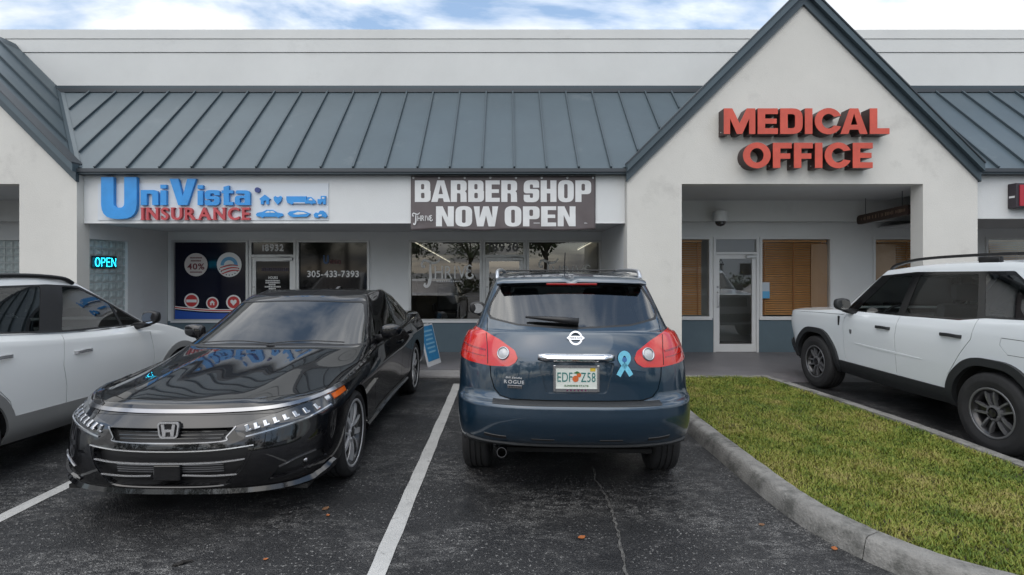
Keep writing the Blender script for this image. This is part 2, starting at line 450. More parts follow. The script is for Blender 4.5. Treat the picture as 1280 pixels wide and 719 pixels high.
blind_m2 = mat('tan_roller_blind', (0.42, 0.27, 0.17), 0.6, var=0.05)
vinyl_white = mat('white_vinyl', (0.74, 0.74, 0.73), 0.45)
vinyl_grey = mat('frosted_vinyl', (0.52, 0.53, 0.51), 0.6)
vinyl_dim = mat('dim_grey_vinyl', (0.14, 0.14, 0.14), 0.5)
vinyl_red = mat('red_vinyl', (0.50, 0.035, 0.035), 0.4)
vinyl_blue = mat('blue_vinyl', (0.015, 0.075, 0.36), 0.4)
vinyl_sky = mat('sky_blue_vinyl', (0.10, 0.33, 0.55), 0.4)
vinyl_black = mat('black_vinyl', (0.02, 0.02, 0.02), 0.4)

GF, FF, SF, PW = 8.125, 8.26, 10.3, 10.05
GX = (4.6375, -9.4375)            # gable centres
GH = 2.7375
EZ, EY = 3.24, 8.13               # eave height and depth of the mansard roof

# ------------------------------------------------------------------ ground
def asphalt_material():
    m = bpy.data.materials.new('worn_sealed_asphalt'); m.use_nodes = True
    nt = m.node_tree; N, L = nt.nodes, nt.links; b = N['Principled BSDF']
    tc = N.new('ShaderNodeTexCoord')
    def noise(scale, det=8, ro=0.6, vec=None, dist=0.0):
        n = N.new('ShaderNodeTexNoise'); n.inputs['Scale'].default_value = scale; n.inputs['Detail'].default_value = det
        n.inputs['Roughness'].default_value = ro; n.inputs['Distortion'].default_value = dist
        L.new(vec or tc.outputs['Object'], n.inputs['Vector']); return n.outputs['Fac']
    def ramp(f, a, b_, c0=(0, 0, 0), c1=(1, 1, 1)):
        r = N.new('ShaderNodeValToRGB'); r.color_ramp.elements[0].position = a; r.color_ramp.elements[0].color = (*c0, 1)
        r.color_ramp.elements[1].position = b_; r.color_ramp.elements[1].color = (*c1, 1); L.new(f, r.inputs[0]); return r.outputs[0]
    def mul(a, b_):
        n = N.new('ShaderNodeMath'); n.operation = 'MULTIPLY'; L.new(a, n.inputs[0])
        if isinstance(b_, float): n.inputs[1].default_value = b_
        else: L.new(b_, n.inputs[1])
        return n.outputs[0]
    def mix(f, a, b_):
        n = N.new('ShaderNodeMixRGB'); L.new(f, n.inputs[0])
        for i, c in ((1, a), (2, b_)):
            if isinstance(c, tuple): n.inputs[i].default_value = (*c, 1)
            else: L.new(c, n.inputs[i])
        return n.outputs[0]
    base = ramp(noise(1.1, 9, 0.65), 0.3, 0.72, (0.0065, 0.007, 0.008), (0.020, 0.020, 0.0215))
    vo = N.new('ShaderNodeTexVoronoi'); vo.inputs['Scale'].default_value = 130.0; L.new(tc.outputs['Object'], vo.inputs['Vector'])
    stone = ramp(vo.outputs['Color'], 0.6, 1.0, (0, 0, 0), (0.4, 0.4, 0.4))
    c = mix(stone, base, (0.066, 0.065, 0.064))
    # worn patches where the pale aggregate shows: broken into flecks
    mp = N.new('ShaderNodeMapping'); mp.inputs['Rotation'].default_value = (0, 0, 0.5); mp.inputs['Scale'].default_value = (1.0, 1.9, 1.0)
    L.new(tc.outputs['Object'], mp.inputs['Vector'])
    patch = ramp(noise(0.95, 5, 0.6, mp.outputs[0], 0.6), 0.45, 0.60)
    streak = ramp(noise(9.0, 8, 0.75, mp.outputs[0], 0.8), 0.45, 0.60)
    fleck = ramp(noise(120.0, 4, 0.75), 0.48, 0.60)
    f1 = mul(mul(patch, streak), fleck)
    fl2 = mul(ramp(noise(48.0, 3, 0.6), 0.60, 0.66), ramp(noise(2.2, 4), 0.36, 0.56))
    mxm = N.new('ShaderNodeMath'); mxm.operation = 'MAXIMUM'; L.new(f1, mxm.inputs[0]); L.new(mul(fl2, 0.75), mxm.inputs[1])
    c = mix(mxm.outputs[0], c, (0.30, 0.295, 0.285))
    oil = ramp(noise(0.7, 4, 0.6, None, 0.3), 0.60, 0.72)
    c = mix(mul(oil, 0.55), c, (0.008, 0.008, 0.009))
    L.new(c, b.inputs['Base Color'])
    rr = ramp(noise(1.6, 6), 0.3, 0.7, (0.34, 0.34, 0.34), (0.66, 0.66, 0.66)); L.new(rr, b.inputs['Roughness'])
    bp = N.new('ShaderNodeBump'); bp.inputs['Strength'].default_value = 0.8; bp.inputs['Distance'].default_value = 0.006
    ad = N.new('ShaderNodeMath'); ad.operation = 'ADD'; L.new(vo.outputs['Distance'], ad.inputs[0]); L.new(noise(35.0, 6, 0.7), ad.inputs[1])
    L.new(ad.outputs[0], bp.inputs['Height']); L.new(bp.outputs[0], b.inputs['Normal'])
    return m
asphalt = asphalt_material()
g = MB()
xs = [-260, -60, -20, -8, -4, 0, 4, 8, 20, 60, 260]; ys = [-260, -60, -20, -5, 0, 4, 9, 20, 60, 260]
for i in range(len(xs) - 1):
    for j in range(len(ys) - 1):
        g.add([(xs[i], ys[j], 0), (xs[i + 1], ys[j], 0), (xs[i + 1], ys[j + 1], 0), (xs[i], ys[j + 1], 0)], [(0, 1, 2, 3)])
tag(g.build('asphalt_ground', asphalt), kind='structure', label='dark worn asphalt of the parking lot')

stripe_m = mat('worn_white_road_paint', (0.40, 0.40, 0.39), 0.75, var=0.12, vscale=4.0, bump=0.3, bscale=120, dirt=((0.05, 0.05, 0.05), 14.0, 0.575, 0.85))
def stripe(x, y0, y1, w, label):
    m = MB(); n = 40; vs = []; fs = []
    for i in range(n + 1):
        t = i / n; y = y0 + (y1 - y0) * t
        vs += [(x - w / 2 + random.uniform(-0.004, 0.004), y, 0.004), (x + w / 2 + random.uniform(-0.004, 0.004), y, 0.004)]
    fs = [(2 * i, 2 * i + 1, 2 * i + 3, 2 * i + 2) for i in range(n)]
    m.add(vs, fs)
    o = m.build('stall_stripe', stripe_m); tag(o, label, 'road marking', 'painted parking stall stripes', 'structure')
stripe(-0.70, 1.2, 7.55, 0.105, 'white painted stall line between the black sedan and the dark blue SUV')
stripe(-3.36, 1.2, 7.55, 0.105, 'white painted stall line between the white SUV and the black sedan')
# the pale wandering crack behind the blue SUV
crack_m = mat('pale_crack_filler', (0.085, 0.083, 0.079), 0.9, var=0.8, vscale=26, bump=0.5, bscale=200)
cr = MB(); pts = [(742, 585), (744, 600), (757, 620), (765, 640), (772, 665), (778, 690), (783, 719), (788, 760)]
P = [atz(*p) for p in pts]; Q = []
for i in range(len(P) - 1):
    for k in range(8): Q.append(P[i].lerp(P[i + 1], k / 8))
vs = []; fs = []
for i, p in enumerate(Q):
    j = Vector((random.uniform(-.008, .008), 0, 0)); w = random.uniform(.003, .012)
    vs += [(p.x + j.x - w, p.y, 0.004), (p.x + j.x + w, p.y, 0.004)]
fs = [(2 * i, 2 * i + 1, 2 * i + 3, 2 * i + 2) for i in range(len(Q) - 1)]
cr.add(vs, fs); tag(cr.build('pavement_crack', crack_m), 'pale wandering crack in the asphalt behind the blue SUV', 'crack', kind='structure')

# ------------------------------------------------------------------ walkway
walk_m = mat('grey_walkway_concrete', (0.135, 0.130, 0.138), 0.42, var=0.18, vscale=0.8, bump=0.15, bscale=60, dirt=((0.20, 0.195, 0.195), 1.2, 0.55, 0.6))
walk_edge_m = mat('pale_kerb_concrete', (0.25, 0.245, 0.245), 0.8, var=0.2, vscale=3.0, bump=0.3, bscale=60, dirt=((0.13, 0.13, 0.13), 3.0, 0.58, 0.7))
wk = MB()
wk.box(-30, 1.88, 8.48, SF + 0.02, -0.05, 0.030)
wk.add([(1.88, 7.66, .002), (30, 7.66, .002), (30, 8.3, .030), (1.88, 8.3, .030), (30, SF + .02, .030), (1.88, SF + .02, .030)], [(0, 1, 2, 3), (3, 2, 4, 5)])
wo = tag(wk.build('walkway', walk_m), 'grey painted concrete walkway under the shop canopy', kind='structure')
x = -12.0
while x < 1.0:
    MB().box(x + .004, min(x + 1.996, 1.872), 7.97, 8.474, -0.05, 0.027, bev=0.006).build('kerb_slab', walk_edge_m, wo)
    x += 2.0

# ------------------------------------------------------------------ strip mall building
B = thing('strip_mall', 'long single storey strip mall with slate metal mansard roof, white fascia and stucco gables', 'building', (0, 9.2, 0))
def bp(m, name, material, parent=None, **k):
    return m.build(name, material, parent or B, world=True, **k)

# parapet of three courses with recessed joints
bp(MB().box(-30, 30, PW, PW + .3, 2.6, 5.850), 'parapet_course', parapet_m)
bp(MB().box(-30, 30, PW - .012, PW + .3, 5.863, 6.108), 'parapet_course', parapet_m)
bp(MB().box(-30, 30, PW - .020, PW + .3, 6.121, 6.295), 'parapet_course', parapet_m)
bp(MB().box(-30, 30, PW + .035, PW + .29, 5.84, 6.28), 'parapet_core', mat('parapet_joint_shade', (0.3, 0.3, 0.3), 0.9))
bp(MB().box(-30, 30, PW + .3, 24, 5.7, 5.8), 'flat_roof', mat('flat_roof_felt', (0.3, 0.3, 0.3), 0.9))
bp(MB().box(-30, 30, 23.8, 24, 0, 5.7), 'rear_wall', white_wall)
for sx in (-30, 29.8): bp(MB().box(sx, sx + .2, SF + .2, 23.8, 0, 5.7), 'end_wall', white_wall)

# main mansard roof: deck with separate standing seam panels
roof = bp(MB().add([(-30, EY, EZ - .03), (30, EY, EZ - .03), (30, PW, EZ - .03 + PW - EY), (-30, PW, EZ - .03 + PW - EY)], [(0, 1, 2, 3)]), 'mansard_roof', roof_trim)
T = PW - EY
def slope_pt(x, t, lift): return (x, EY + t - lift * .7071, EZ + t + lift * .7071)
def prism_on(fn, poly, lo, hi):
    m = MB(); n = len(poly)
    tri = tessellate_polygon([[Vector((p[0], p[1], 0)) for p in poly]])
    m.add([fn(p[0], p[1], lo) for p in poly] + [fn(p[0], p[1], hi) for p in poly],
          [tuple(t) for t in tri] + [tuple(i + n for i in reversed(t)) for t in tri] + [(i, (i + 1) % n, (i + 1) % n + n, i + n) for i in range(n)])
    return m
SP = 0.504
bays = [(-16.0, GX[1] - GH, None, 1), (GX[1] + GH, GX[0] - GH, -1, 1), (GX[0] + GH, 16.0, -1, None)]
for (bx0, bx1, vl, vr) in bays:
    k0 = math.floor((bx0 - T + 6.416) / SP) - 1; k1 = math.ceil((bx1 + T + 6.416) / SP) + 1
    for k in range(k0, k1):
        xa = -6.416 + k * SP; xb = xa + SP
        poly = [(xa + .003, 0), (xb - .003, 0), (xb - .003, T - .02), (xa + .003, T - .02)]
        fl = (lambda p: p[0] - (bx0 - p[1]) - .05) if vl else (lambda p: p[0] - bx0)
        fr = (lambda p: (bx1 + p[1]) - .05 - p[0]) if vr else (lambda p: bx1 - p[0])
        q = poly_clip(poly_clip(poly, fl), fr) if poly else []
        if len(q) < 3: continue
        if bx0 == -16.0 and xb < -13: continue
        if bx1 == 16.0 and xa > 11: continue
        wob = random.uniform(0, .003)
        bp(prism_on(slope_pt, q, -.02, .004 + wob), 'roof_panel', roof_metal, roof)
        s = poly_clip(poly_clip([(xa - .014, 0), (xa + .014, 0), (xa + .014, T - .03), (xa - .014, T - .03)], lambda p: fl(p) - .05), lambda p: fr(p) - .05)
        if len(s) >= 3: bp(prism_on(slope_pt, s, .0, .042), 'roof_seam', roof_trim, roof)
    a, b_ = max(bx0, -16), min(bx1, 16)
    bp(MB().box(a + .004, b_ - .004, EY - .035, EY + .16, EZ - .055, EZ + .0), 'drip_edge', dark_trim, roof)
    bp(MB().box(a + .004, b_ - .004, EY - .012, EY + .15, EZ - .082, EZ - .058), 'gutter_lip', roof_trim, roof)
    ta, tb = a - (T if vl else 0), b_ + (T if vr else 0)
    bp(MB().box(ta, tb, PW - .10, PW - .022, EZ + T - .07, EZ + T + .025), 'top_flashing', roof_trim, roof)
    bp(MB().box(ta, tb, PW - .145, PW - .102, EZ + T - .115, EZ + T - .045), 'top_cleat', dark_trim, roof)

# gables
APZ = EZ + GH                       # ridge height of the gable roofs (45 degree slopes)
for gi, gx in enumerate(GX):
    out = [(gx - GH, 0), (gx - GH, EZ - .09), (gx, APZ - .09), (gx + GH, EZ - .09), (gx + GH, 0), (gx + 1.885, 0), (gx + 1.885, 3.0), (gx - 1.885, 3.0), (gx - 1.885, 0)]
    if gi == 1: out = [(gx - GH, 0), (gx - GH, EZ - .09), (gx, APZ - .09), (gx + GH, EZ - .09), (gx + GH, 0), (gx + 1.84, 0), (gx + 1.84, 3.0), (gx - 1.885, 3.0), (gx - 1.885, 0)]
    bp(MB().prism(out, 'y', GF, GF + .25), 'gable_wall', stucco)
    groof = bp(MB().add([(gx, GF - .08, APZ - .03), (gx, PW, APZ - .03), (gx - GH, PW, EZ - .03), (gx - GH, GF - .08, EZ - .03), (gx + GH, PW, EZ - .03), (gx + GH, GF - .08, EZ - .03)],
                        [(0, 1, 2, 3), (0, 5, 4, 1)]), 'gable_roof', roof_trim)
    for sgn in (-1, 1):
        def gpt(u, y, lift, sgn=sgn, gx=gx): return (gx + sgn * (u + lift * .7071), y, APZ - u + lift * .7071)
        y = GF - .08; first = True
        while y < PW:
            yb = min(y + SP, PW)
            q = [(.02, y + .003), (GH, y + .003), (GH, yb - .003), (.02, yb - .003)]
            q = poly_clip(q, lambda p: (GH - (p[1] - EY)) - .05 - p[0])
            if len(q) >= 3: bp(prism_on(gpt, q, -.02, .004), 'roof_panel', roof_metal, groof)
            if not first:
                s = poly_clip([(.02, y - .014), (GH, y - .014), (GH, y + .014), (.02, y + .014)], lambda p: (GH - (p[1] - EY)) - .12 - p[0])
                if len(s) >= 3: bp(prism_on(gpt, s, 0, .042), 'roof_seam', roof_trim, groof)
            first = False; y += SP
        # valley flashing
        def vpt(a, b_, lift, sgn=sgn, gx=gx):
            t = a; return (gx + sgn * (GH - t + b_), EY + t, EZ + t + lift + (0 if True else 0))
        m = MB(); w = .075
        A = [Vector((gx + sgn * (GH - t), EY + t, EZ + t + .02)) for t in (0, T - .02)]
        m.add([A[0] + Vector((sgn * w, 0, .0)), A[0] + Vector((0, 0, .006)), A[0] + Vector((-sgn * w, 0, w)), A[1] + Vector((sgn * w, 0, 0)), A[1] + Vector((0, 0, .006)), A[1] + Vector((-sgn * w, 0, w))],
              [(0, 1, 4, 3), (1, 2, 5, 4)])
        bp(m, 'valley_flashing', roof_metal, groof)
        # rake boards: a wide face board and a narrower cap in front of it
        def rake(o0, o1, ya, yb, nm, mt):
            # o0..o1 = offsets perpendicular to the slope (positive up)
            k = 1.41421
            pl = [(gx, APZ + o0 * k), (gx + sgn * (GH + .02), EZ - .02 + o0 * k), (gx + sgn * (GH + .02), EZ - .02 + o1 * k), (gx, APZ + o1 * k)]
            bp(MB().prism(pl, 'y', ya, yb), nm, mt, groof)
        rake(-.135, -.03, GF - .045, GF + .02, 'rake_board', roof_trim)
        rake(-.028, .055, GF - .11, GF + .02, 'rake_cap', roof_metal)
        rake(.057, .075, GF - .125, GF + .10, 'rake_edge', dark_trim)
    bp(MB().prism([(gx - .10, APZ - .09), (gx, APZ + .035), (gx + .10, APZ - .09), (gx, APZ + .012)], 'y', GF + .11, PW - .03), 'ridge_cap', roof_trim, groof)
    # portico ceiling
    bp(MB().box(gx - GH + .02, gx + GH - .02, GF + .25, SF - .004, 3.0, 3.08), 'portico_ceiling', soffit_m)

# white fascia and soffits of the bays between the gables
bp(MB().box(GX[1] + GH + .004, GX[0] - GH - .004, FF, FF + .16, 2.405, EZ - .084), 'fascia', white_wall)
bp(MB().box(GX[0] + GH + .004, 16, FF, FF + .16, 2.47, EZ - .084), 'fascia', white_wall)
bp(MB().box(-16, GX[1] - GH - .004, FF, FF + .16, 2.405, EZ - .084), 'fascia', white_wall)
bp(MB().box(GX[1] + GH + .004, GX[0] - GH - .004, FF - .012, FF + .02, 2.395, 2.4045), 'fascia_trim', alu_white)
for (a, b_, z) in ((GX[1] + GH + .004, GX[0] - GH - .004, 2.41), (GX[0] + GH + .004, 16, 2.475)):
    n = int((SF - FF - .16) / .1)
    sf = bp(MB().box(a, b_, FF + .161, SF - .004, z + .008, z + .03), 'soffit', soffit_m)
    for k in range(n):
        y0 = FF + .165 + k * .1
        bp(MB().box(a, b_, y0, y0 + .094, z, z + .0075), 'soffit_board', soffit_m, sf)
# side walls of the porticos
bp(MB().box(GX[0] - GH, GX[0] - GH + .2, GF + .254, SF - .004, 0, 2.995), 'portico_side_wall', white_wall)

# ---- shop front wall with openings
def wall_row(x0, x1, z0, z1, zb, opens, base_mat, doors, y=SF, th=.18, top_mat=white_wall):
    """opens: sorted (xa, xb, zsill, ztop)"""
    cuts = [x0] + [v for o in opens for v in o[:2]] + [x1]
    for i in range(0, len(cuts), 2):
        a, b_ = cuts[i], cuts[i + 1]
        if b_ - a > .004:
            bp(MB().box(a, b_, y, y + th, zb, z1), 'wall_pier', top_mat)
            bp(MB().box(a, b_, y - .003, y + th, 0, zb), 'base_wall', base_mat)
    for (a, b_, zs, zt) in opens:
        bp(MB().box(a, b_, y + .001, y + th, zt, z1), 'wall_lintel', top_mat)
        if zs > .1: bp(MB().box(a, b_, y - .003, y + th, 0, zs), 'base_wall', base_mat)
def xs_at(*px): return [(p - CX) * SF / FPX for p in px]
ZT, ZS = 2.25, .645
U0, U1, U2, U3, U4, U5 = xs_at(215, 310.5, 312, 370, 371, 462)
T0, T1, T2, T3, T4, T5 = xs_at(511, 602.5, 603.5, 657, 658.5, 752)
wall_row(GX[1] + GH + .01, GX[0] - GH - .004, 0, 2.6, ZS, [(U0, U1, ZS, ZT), (U2, U3, 0, ZT), (U4, U5, ZS, ZT), (T0, T1, ZS, ZT), (T2, T3, 0, ZT), (T4, T5, ZS, ZT)], blue_wall, 0)
M0, M1, M2, M3, M4, M5, M6 = 2.45, *xs_at(889, 891.5, 948, 949.5, 1040, 1091)
wall_row(GX[0] - GH - .004, 12, 0, 3.1, .70, [(M0, M1, .70, 2.31), (M2, M3, 0, 2.31), (M4, M5, .70, 2.31), (M6, 9.3, .70, 2.31), (9.5, 11.5, .70, 2.31)], blue_wall, 0)
wall_row(-16, GX[1] + GH - .19, 0, 3.1, .7, [(-11.4, -9.5, .9, 2.25)], blue_wall, 0)

def pane_sheet(x0, x1, y, z0, z1):
    return MB().add([(x0, y, z0), (x1, y, z0), (x1, y, z1), (x0, y, z1)], [(0, 1, 2, 3)])
def window(x0, x1, z0, z1, pane_mat, frame_mat=alu, fw=.045, y=SF, label=None, sill=True):
    m = MB()
    m.box(x0, x0 + fw, y - .02, y + .08, z0, z1).box(x1 - fw, x1, y - .02, y + .08, z0, z1)
    m.box(x0 + fw, x1 - fw, y - .02, y + .08, z0, z0 + fw * .8).box(x0 + fw, x1 - fw, y - .02, y + .08, z1 - fw, z1)
    w = bp(m, 'window', frame_mat)
    if label: w['label'] = label
    bp(pane_sheet(x0 + fw, x1 - fw, y + .028, z0 + fw * .8, z1 - fw), 'pane', pane_mat, w)
    if sill: bp(MB().box(x0 - .01, x1 + .01, y - .035, y - .004, z0 - .03, z0 + .005), 'sill', alu_white, w)
    return w
def door(x0, x1, z1, zt, pane_mat, tr_mat, frame_mat=alu, y=SF, label=None, hinge=1):
    m = MB(); fw = .045
    m.box(x0, x0 + fw, y - .02, y + .08, .03, z1).box(x1 - fw, x1, y - .02, y + .08, .03, z1)
    m.box(x0 + fw, x1 - fw, y - .02, y + .08, z1 - fw, z1).box(x0 + fw, x1 - fw, y - .02, y + .08, zt - .02, zt + .03)
    d = bp(m, 'door', frame_mat)
    if label: d['label'] = label
    a, b_ = x0 + fw + .004, x1 - fw - .004
    lw = .075
    m = MB().box(a, a + lw, y + .0, y + .045, .036, zt - .026).box(b_ - lw, b_, y + .0, y + .045, .036, zt - .026)
    m.box(a + lw, b_ - lw, y + .0, y + .045, .036, .19).box(a + lw, b_ - lw, y + .0, y + .045, zt - .10, zt - .026)
    bp(m, 'door_leaf', frame_mat, d)
    bp(pane_sheet(a + lw, b_ - lw, y + .022, .19, zt - .10), 'pane', pane_mat, d)
    bp(pane_sheet(x0 + fw, x1 - fw, y + .022, zt + .03, z1 - fw), 'transom_pane', tr_mat, d)
    hx = a + lw / 2 if hinge > 0 else b_ - lw / 2
    bp(MB().tube([(hx, y - .002, .92), (hx, y - .05, .94), (hx, y - .05, 1.2), (hx, y - .002, 1.22)], .011, 8), 'handle', alu_white, d, smooth=True)
    bp(MB().lathe([(y - .012, .001), (y - .012, .02), (y + .002, .02)], (hx, 0, 1.32), 'y', 14), 'lock', mat('brushed_steel', (.35, .35, .35), .3, metal=1), d)
    cx = b_ - .1 if hinge > 0 else a + .1
    bp(MB().box(cx - .11, cx + .09, y - .055, y - .002, zt - .085, zt - .035, bev=.006).tube([(cx - .05, y - .03, zt - .03), (cx - .2, y - .16, zt - .02), (cx + .03, y - .03, zt - .01)], .007, 6), 'closer', alu, d)
    return d
w_u1 = window(U0, U1, ZS, ZT, navy_film, label='window covered in navy film with round insurance stickers')
d_u = door(U2, U3, ZT, 1.93, black_film, black_film, label='insurance office door with dark glass and hours lettering')
w_u2 = window(U4, U5, ZS, ZT, black_film, label='dark window with white phone number')
w_t1 = window(T0, T1, ZS, ZT, shop_glass, label='barber shop window with white shop name lettering, beside the door on the sedan side')
d_t = door(T2, T3, ZT, 1.93, door_glass, shop_glass, label='barber shop glass door with street number above')
w_t2 = window(T4, T5, ZS, ZT, shop_glass, label='barber shop window with faint shop name lettering, behind the blue SUV roof')
office_glass = glass('office_window_glass', (.90, .92, .91), .9, .24, .0)
w_m1 = window(M0, M1, .70, 2.31, office_glass, alu_white)
d_m = door(M2, M3, 2.31, 1.98, door_glass, door_glass, alu_white, label='white framed medical office door')
w_m2 = window(M4, M5, .70, 2.31, office_glass, alu_white)
w_m3 = window(M6, 9.3, .70, 2.31, office_glass, alu_white)
w_r1 = window(9.5, 11.5, .70, 2.31, shop_glass, alu_white)
# blinds hang inside the medical office windows
def blinds(w, x0, x1, z0, z1, mt, ang=.75):
    m = MB(); z = z0 + .04
    while z < z1 - .05:
        c, s_ = .026 * math.cos(ang), .026 * math.sin(ang)
        y = SF + .105
        m.add([(x0, y - c, z - s_), (x1, y - c, z - s_), (x1, y + c, z + s_), (x0, y + c, z + s_)], [(0, 1, 2, 3)])
        z += .045
    o = bp(m, 'blind_slats', mt, w, fix=False); o['kind'] = 'stuff'
    bp(MB().box(x0, x1, SF + .075, SF + .125, z1 - .055, z1 - .01), 'blind_headrail', mt, w)
    nt_ = max(2, int((x1 - x0) / .5) + 1)
    for k in range(nt_):
        xx = x0 + .08 + (x1 - x0 - .16) * k / (nt_ - 1)
        bp(MB().box(xx - .012, xx + .012, SF + .074, SF + .0755, z0 + .02, z1 - .055), 'blind_tape', blind_tape_m, w)
blinds(w_m1, M0 + .06, M1 - .16, .74, 2.265, blind_m)
blinds(w_m2, M4 + .05, M5 - .06, .74, 2.265, blind_m)
blinds(w_m3, M6 + .06, 9.25, .74, 2.265, blind_m)
blinds(w_r1, 9.56, 11.45, .74, 2.265, blind_m)
bp(MB().box(M5 - .38, M5 - .055, SF + .06, SF + .066, .90, 2.17), 'tan_shade', blind_m2, w_m2)
bp(MB().box(M6 + .055, M6 + .50, SF + .06, SF + .066, .80, 2.17), 'tan_shade', blind_m2, w_m3)

# rooms behind the glass
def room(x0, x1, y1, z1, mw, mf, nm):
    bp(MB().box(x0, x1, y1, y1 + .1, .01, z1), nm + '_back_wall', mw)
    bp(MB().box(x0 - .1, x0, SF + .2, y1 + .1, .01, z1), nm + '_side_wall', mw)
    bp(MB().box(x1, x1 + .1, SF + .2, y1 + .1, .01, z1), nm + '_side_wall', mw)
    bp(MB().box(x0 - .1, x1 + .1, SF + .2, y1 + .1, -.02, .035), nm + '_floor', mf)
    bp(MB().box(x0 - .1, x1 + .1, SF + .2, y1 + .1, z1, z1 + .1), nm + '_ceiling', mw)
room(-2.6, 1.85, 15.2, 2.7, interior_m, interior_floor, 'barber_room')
room(2.1, 11.9, 11.9, 2.7, mat('office_wall', (.58, .59, .58), .8), interior_floor, 'office_room')
tube_m = emit('fluorescent_tube', (1.0, 0.95, 0.8), 5.0)
for (xx, y0, y1) in ((-1.75, 10.75, 12.6), (1.52, 10.75, 12.6)):
    f = bp(MB().box(xx - .07, xx + .07, y0, y1, 2.56, 2.69), 'ceiling_light', interior_m)
    for dx in (-.035, .035): bp(MB().tube([(xx + dx, y0 + .02, 2.545), (xx + dx, y1 - .02, 2.545)], .016, 8), 'light_tube', tube_m, f)
led_strip = emit('warm_led_strip', (1.0, 0.92, 0.72), 0.5)
for (pa, pb) in (((518, 302.5, 10.5), (563, 328, 12.6)), ((741, 302, 10.5), (722, 312.5, 12.0))):
    a, b_ = atd(*pa), atd(*pb); ax = (b_ - a).normalized()
    f = bp(MB().tube([a + Vector((0, 0, .025)), b_ + Vector((0, 0, .025))], .018, 6), 'light_rail', alu)
    n_ = 9
    for k in range(n_): bp(MB().tube([a.lerp(b_, (k + .1) / n_), a.lerp(b_, (k + .85) / n_)], .011, 6), 'light_tube', led_strip, f)
bp(MB().box(-1.6, 1.5, 14.6, 15.0, .035, .9).box(-1.5, 1.4, 15.13, 15.18, 1.2, 2.0), 'barber_counter', mat('counter_wood', (.08, .05, .03), .5))
for k in range(3):
    x = -1.5 + k * 1.4; y = 13.2
    m = MB().box(x - .28, x + .28, y - .27, y + .27, .45, .60, bev=.04).box(x - .27, x + .27, y + .2, y + .32, .6, 1.25, bev=.04)
    m.box(x - .34, x - .28, y - .2, y + .2, .6, .8, bev=.02).box(x + .28, x + .34, y - .2, y + .2, .6, .8, bev=.02).lathe([(.035, .3), (.06, .3), (.08, .06), (.45, .06)], (x, y, 0), 'z', 20)
    bp(m, 'barber_chair', black_plastic)

# glass block windows: one in the side wall of the near portico, one at the back of it
block_m = mat('glass_block', (0.42, 0.48, 0.48), 0.12, var=0.35, vscale=5.0, spec=0.6, coat=0.5)
mortar_m = mat('pale_mortar', (0.50, 0.52, 0.52), 0.7)
SWX = GX[1] + GH
def block_mesh(w, h):
    m = MB().box(-w / 2, w / 2, -.012, .0, -h / 2, h / 2, bev=.005)
    m.add([(-w * .38, -.0125, -h * .36), (w * .38, -.0125, -h * .36), (w * .38, -.0125, h * .36), (-w * .38, -.0125, h * .36), (-w * .25, -.022, -h * .22), (w * .25, -.022, -h * .22), (w * .25, -.022, h * .22), (-w * .25, -.022, h * .22)],
          [(0, 1, 5, 4), (1, 2, 6, 5), (2, 3, 7, 6), (3, 0, 4, 7), (4, 5, 6, 7)])
    return m
def block_window(origin, ux, cols, rows, w, h, nm, rz):
    e = MB().box(0, cols * w, .004, .05, 0, rows * h)
    base = e.build(nm, mortar_m, B); base.location = Vector(origin) - B.location; base.rotation_euler = (0, 0, rz)
    dark = bpy.data.meshes.new('tmp')
    proto = None
    for i in range(cols):
        for j in range(rows):
            if proto is None:
                proto = block_mesh(w - .014, h - .014).build('glass_block', block_m, base); o = proto
            else:
                o = proto.copy(); COL.objects.link(o); o.parent = base
            o.location = ((i + .5) * w, .004, (j + .5) * h)
    return base
# side wall of the left portico, facing right (+X)
bp(MB().box(SWX - .19, SWX - .0, GF + .254, SF + .18, 2.16, 2.995), 'portico_side_wall', white_wall)
bp(MB().box(SWX - .19, SWX - .0, GF + .254, SF + .18, 0, .60), 'portico_side_wall', white_wall)
bp(MB().box(SWX - .19, SWX - .0, 9.22, SF + .18, .60, 2.16), 'portico_side_wall', white_wall)
block_window((SWX - .06, GF + .262, .60), None, 6, 11, .16, .1418, 'glass_block_window', R(90))
block_window((-11.4, SF + .05, .9), None, 13, 9, .146, .15, 'glass_block_window', 0)

# security camera under the medical portico ceiling
sc = thing('security_camera', 'white dome security camera hung under the medical office portico ceiling', 'camera', (4.07, 9.85, 2.65))
MB().box(-.05, .05, .05, .45, .03, .09, bev=.01).box(-.06, .06, .40, .448, -.05, .16, bev=.008).build('bracket', alu_white, sc)
MB().lathe([(.10, .001), (.10, .06), (.085, .085), (-.05, .085), (-.05, .001)], (0, 0, 0), 'z', 24).build('housing', alu_white, sc, smooth=True, autosharp=R(40))
m = MB().lathe([(-.051, .072), (-.08, .066), (-.105, .045), (-.117, .001)], (0, 0, 0), 'z', 24)
m.build('dome', mat('smoked_dome', (.01, .01, .012), .05, coat=1), sc, smooth=True)
sc.scale = (1.45, 1.1, 1.45)
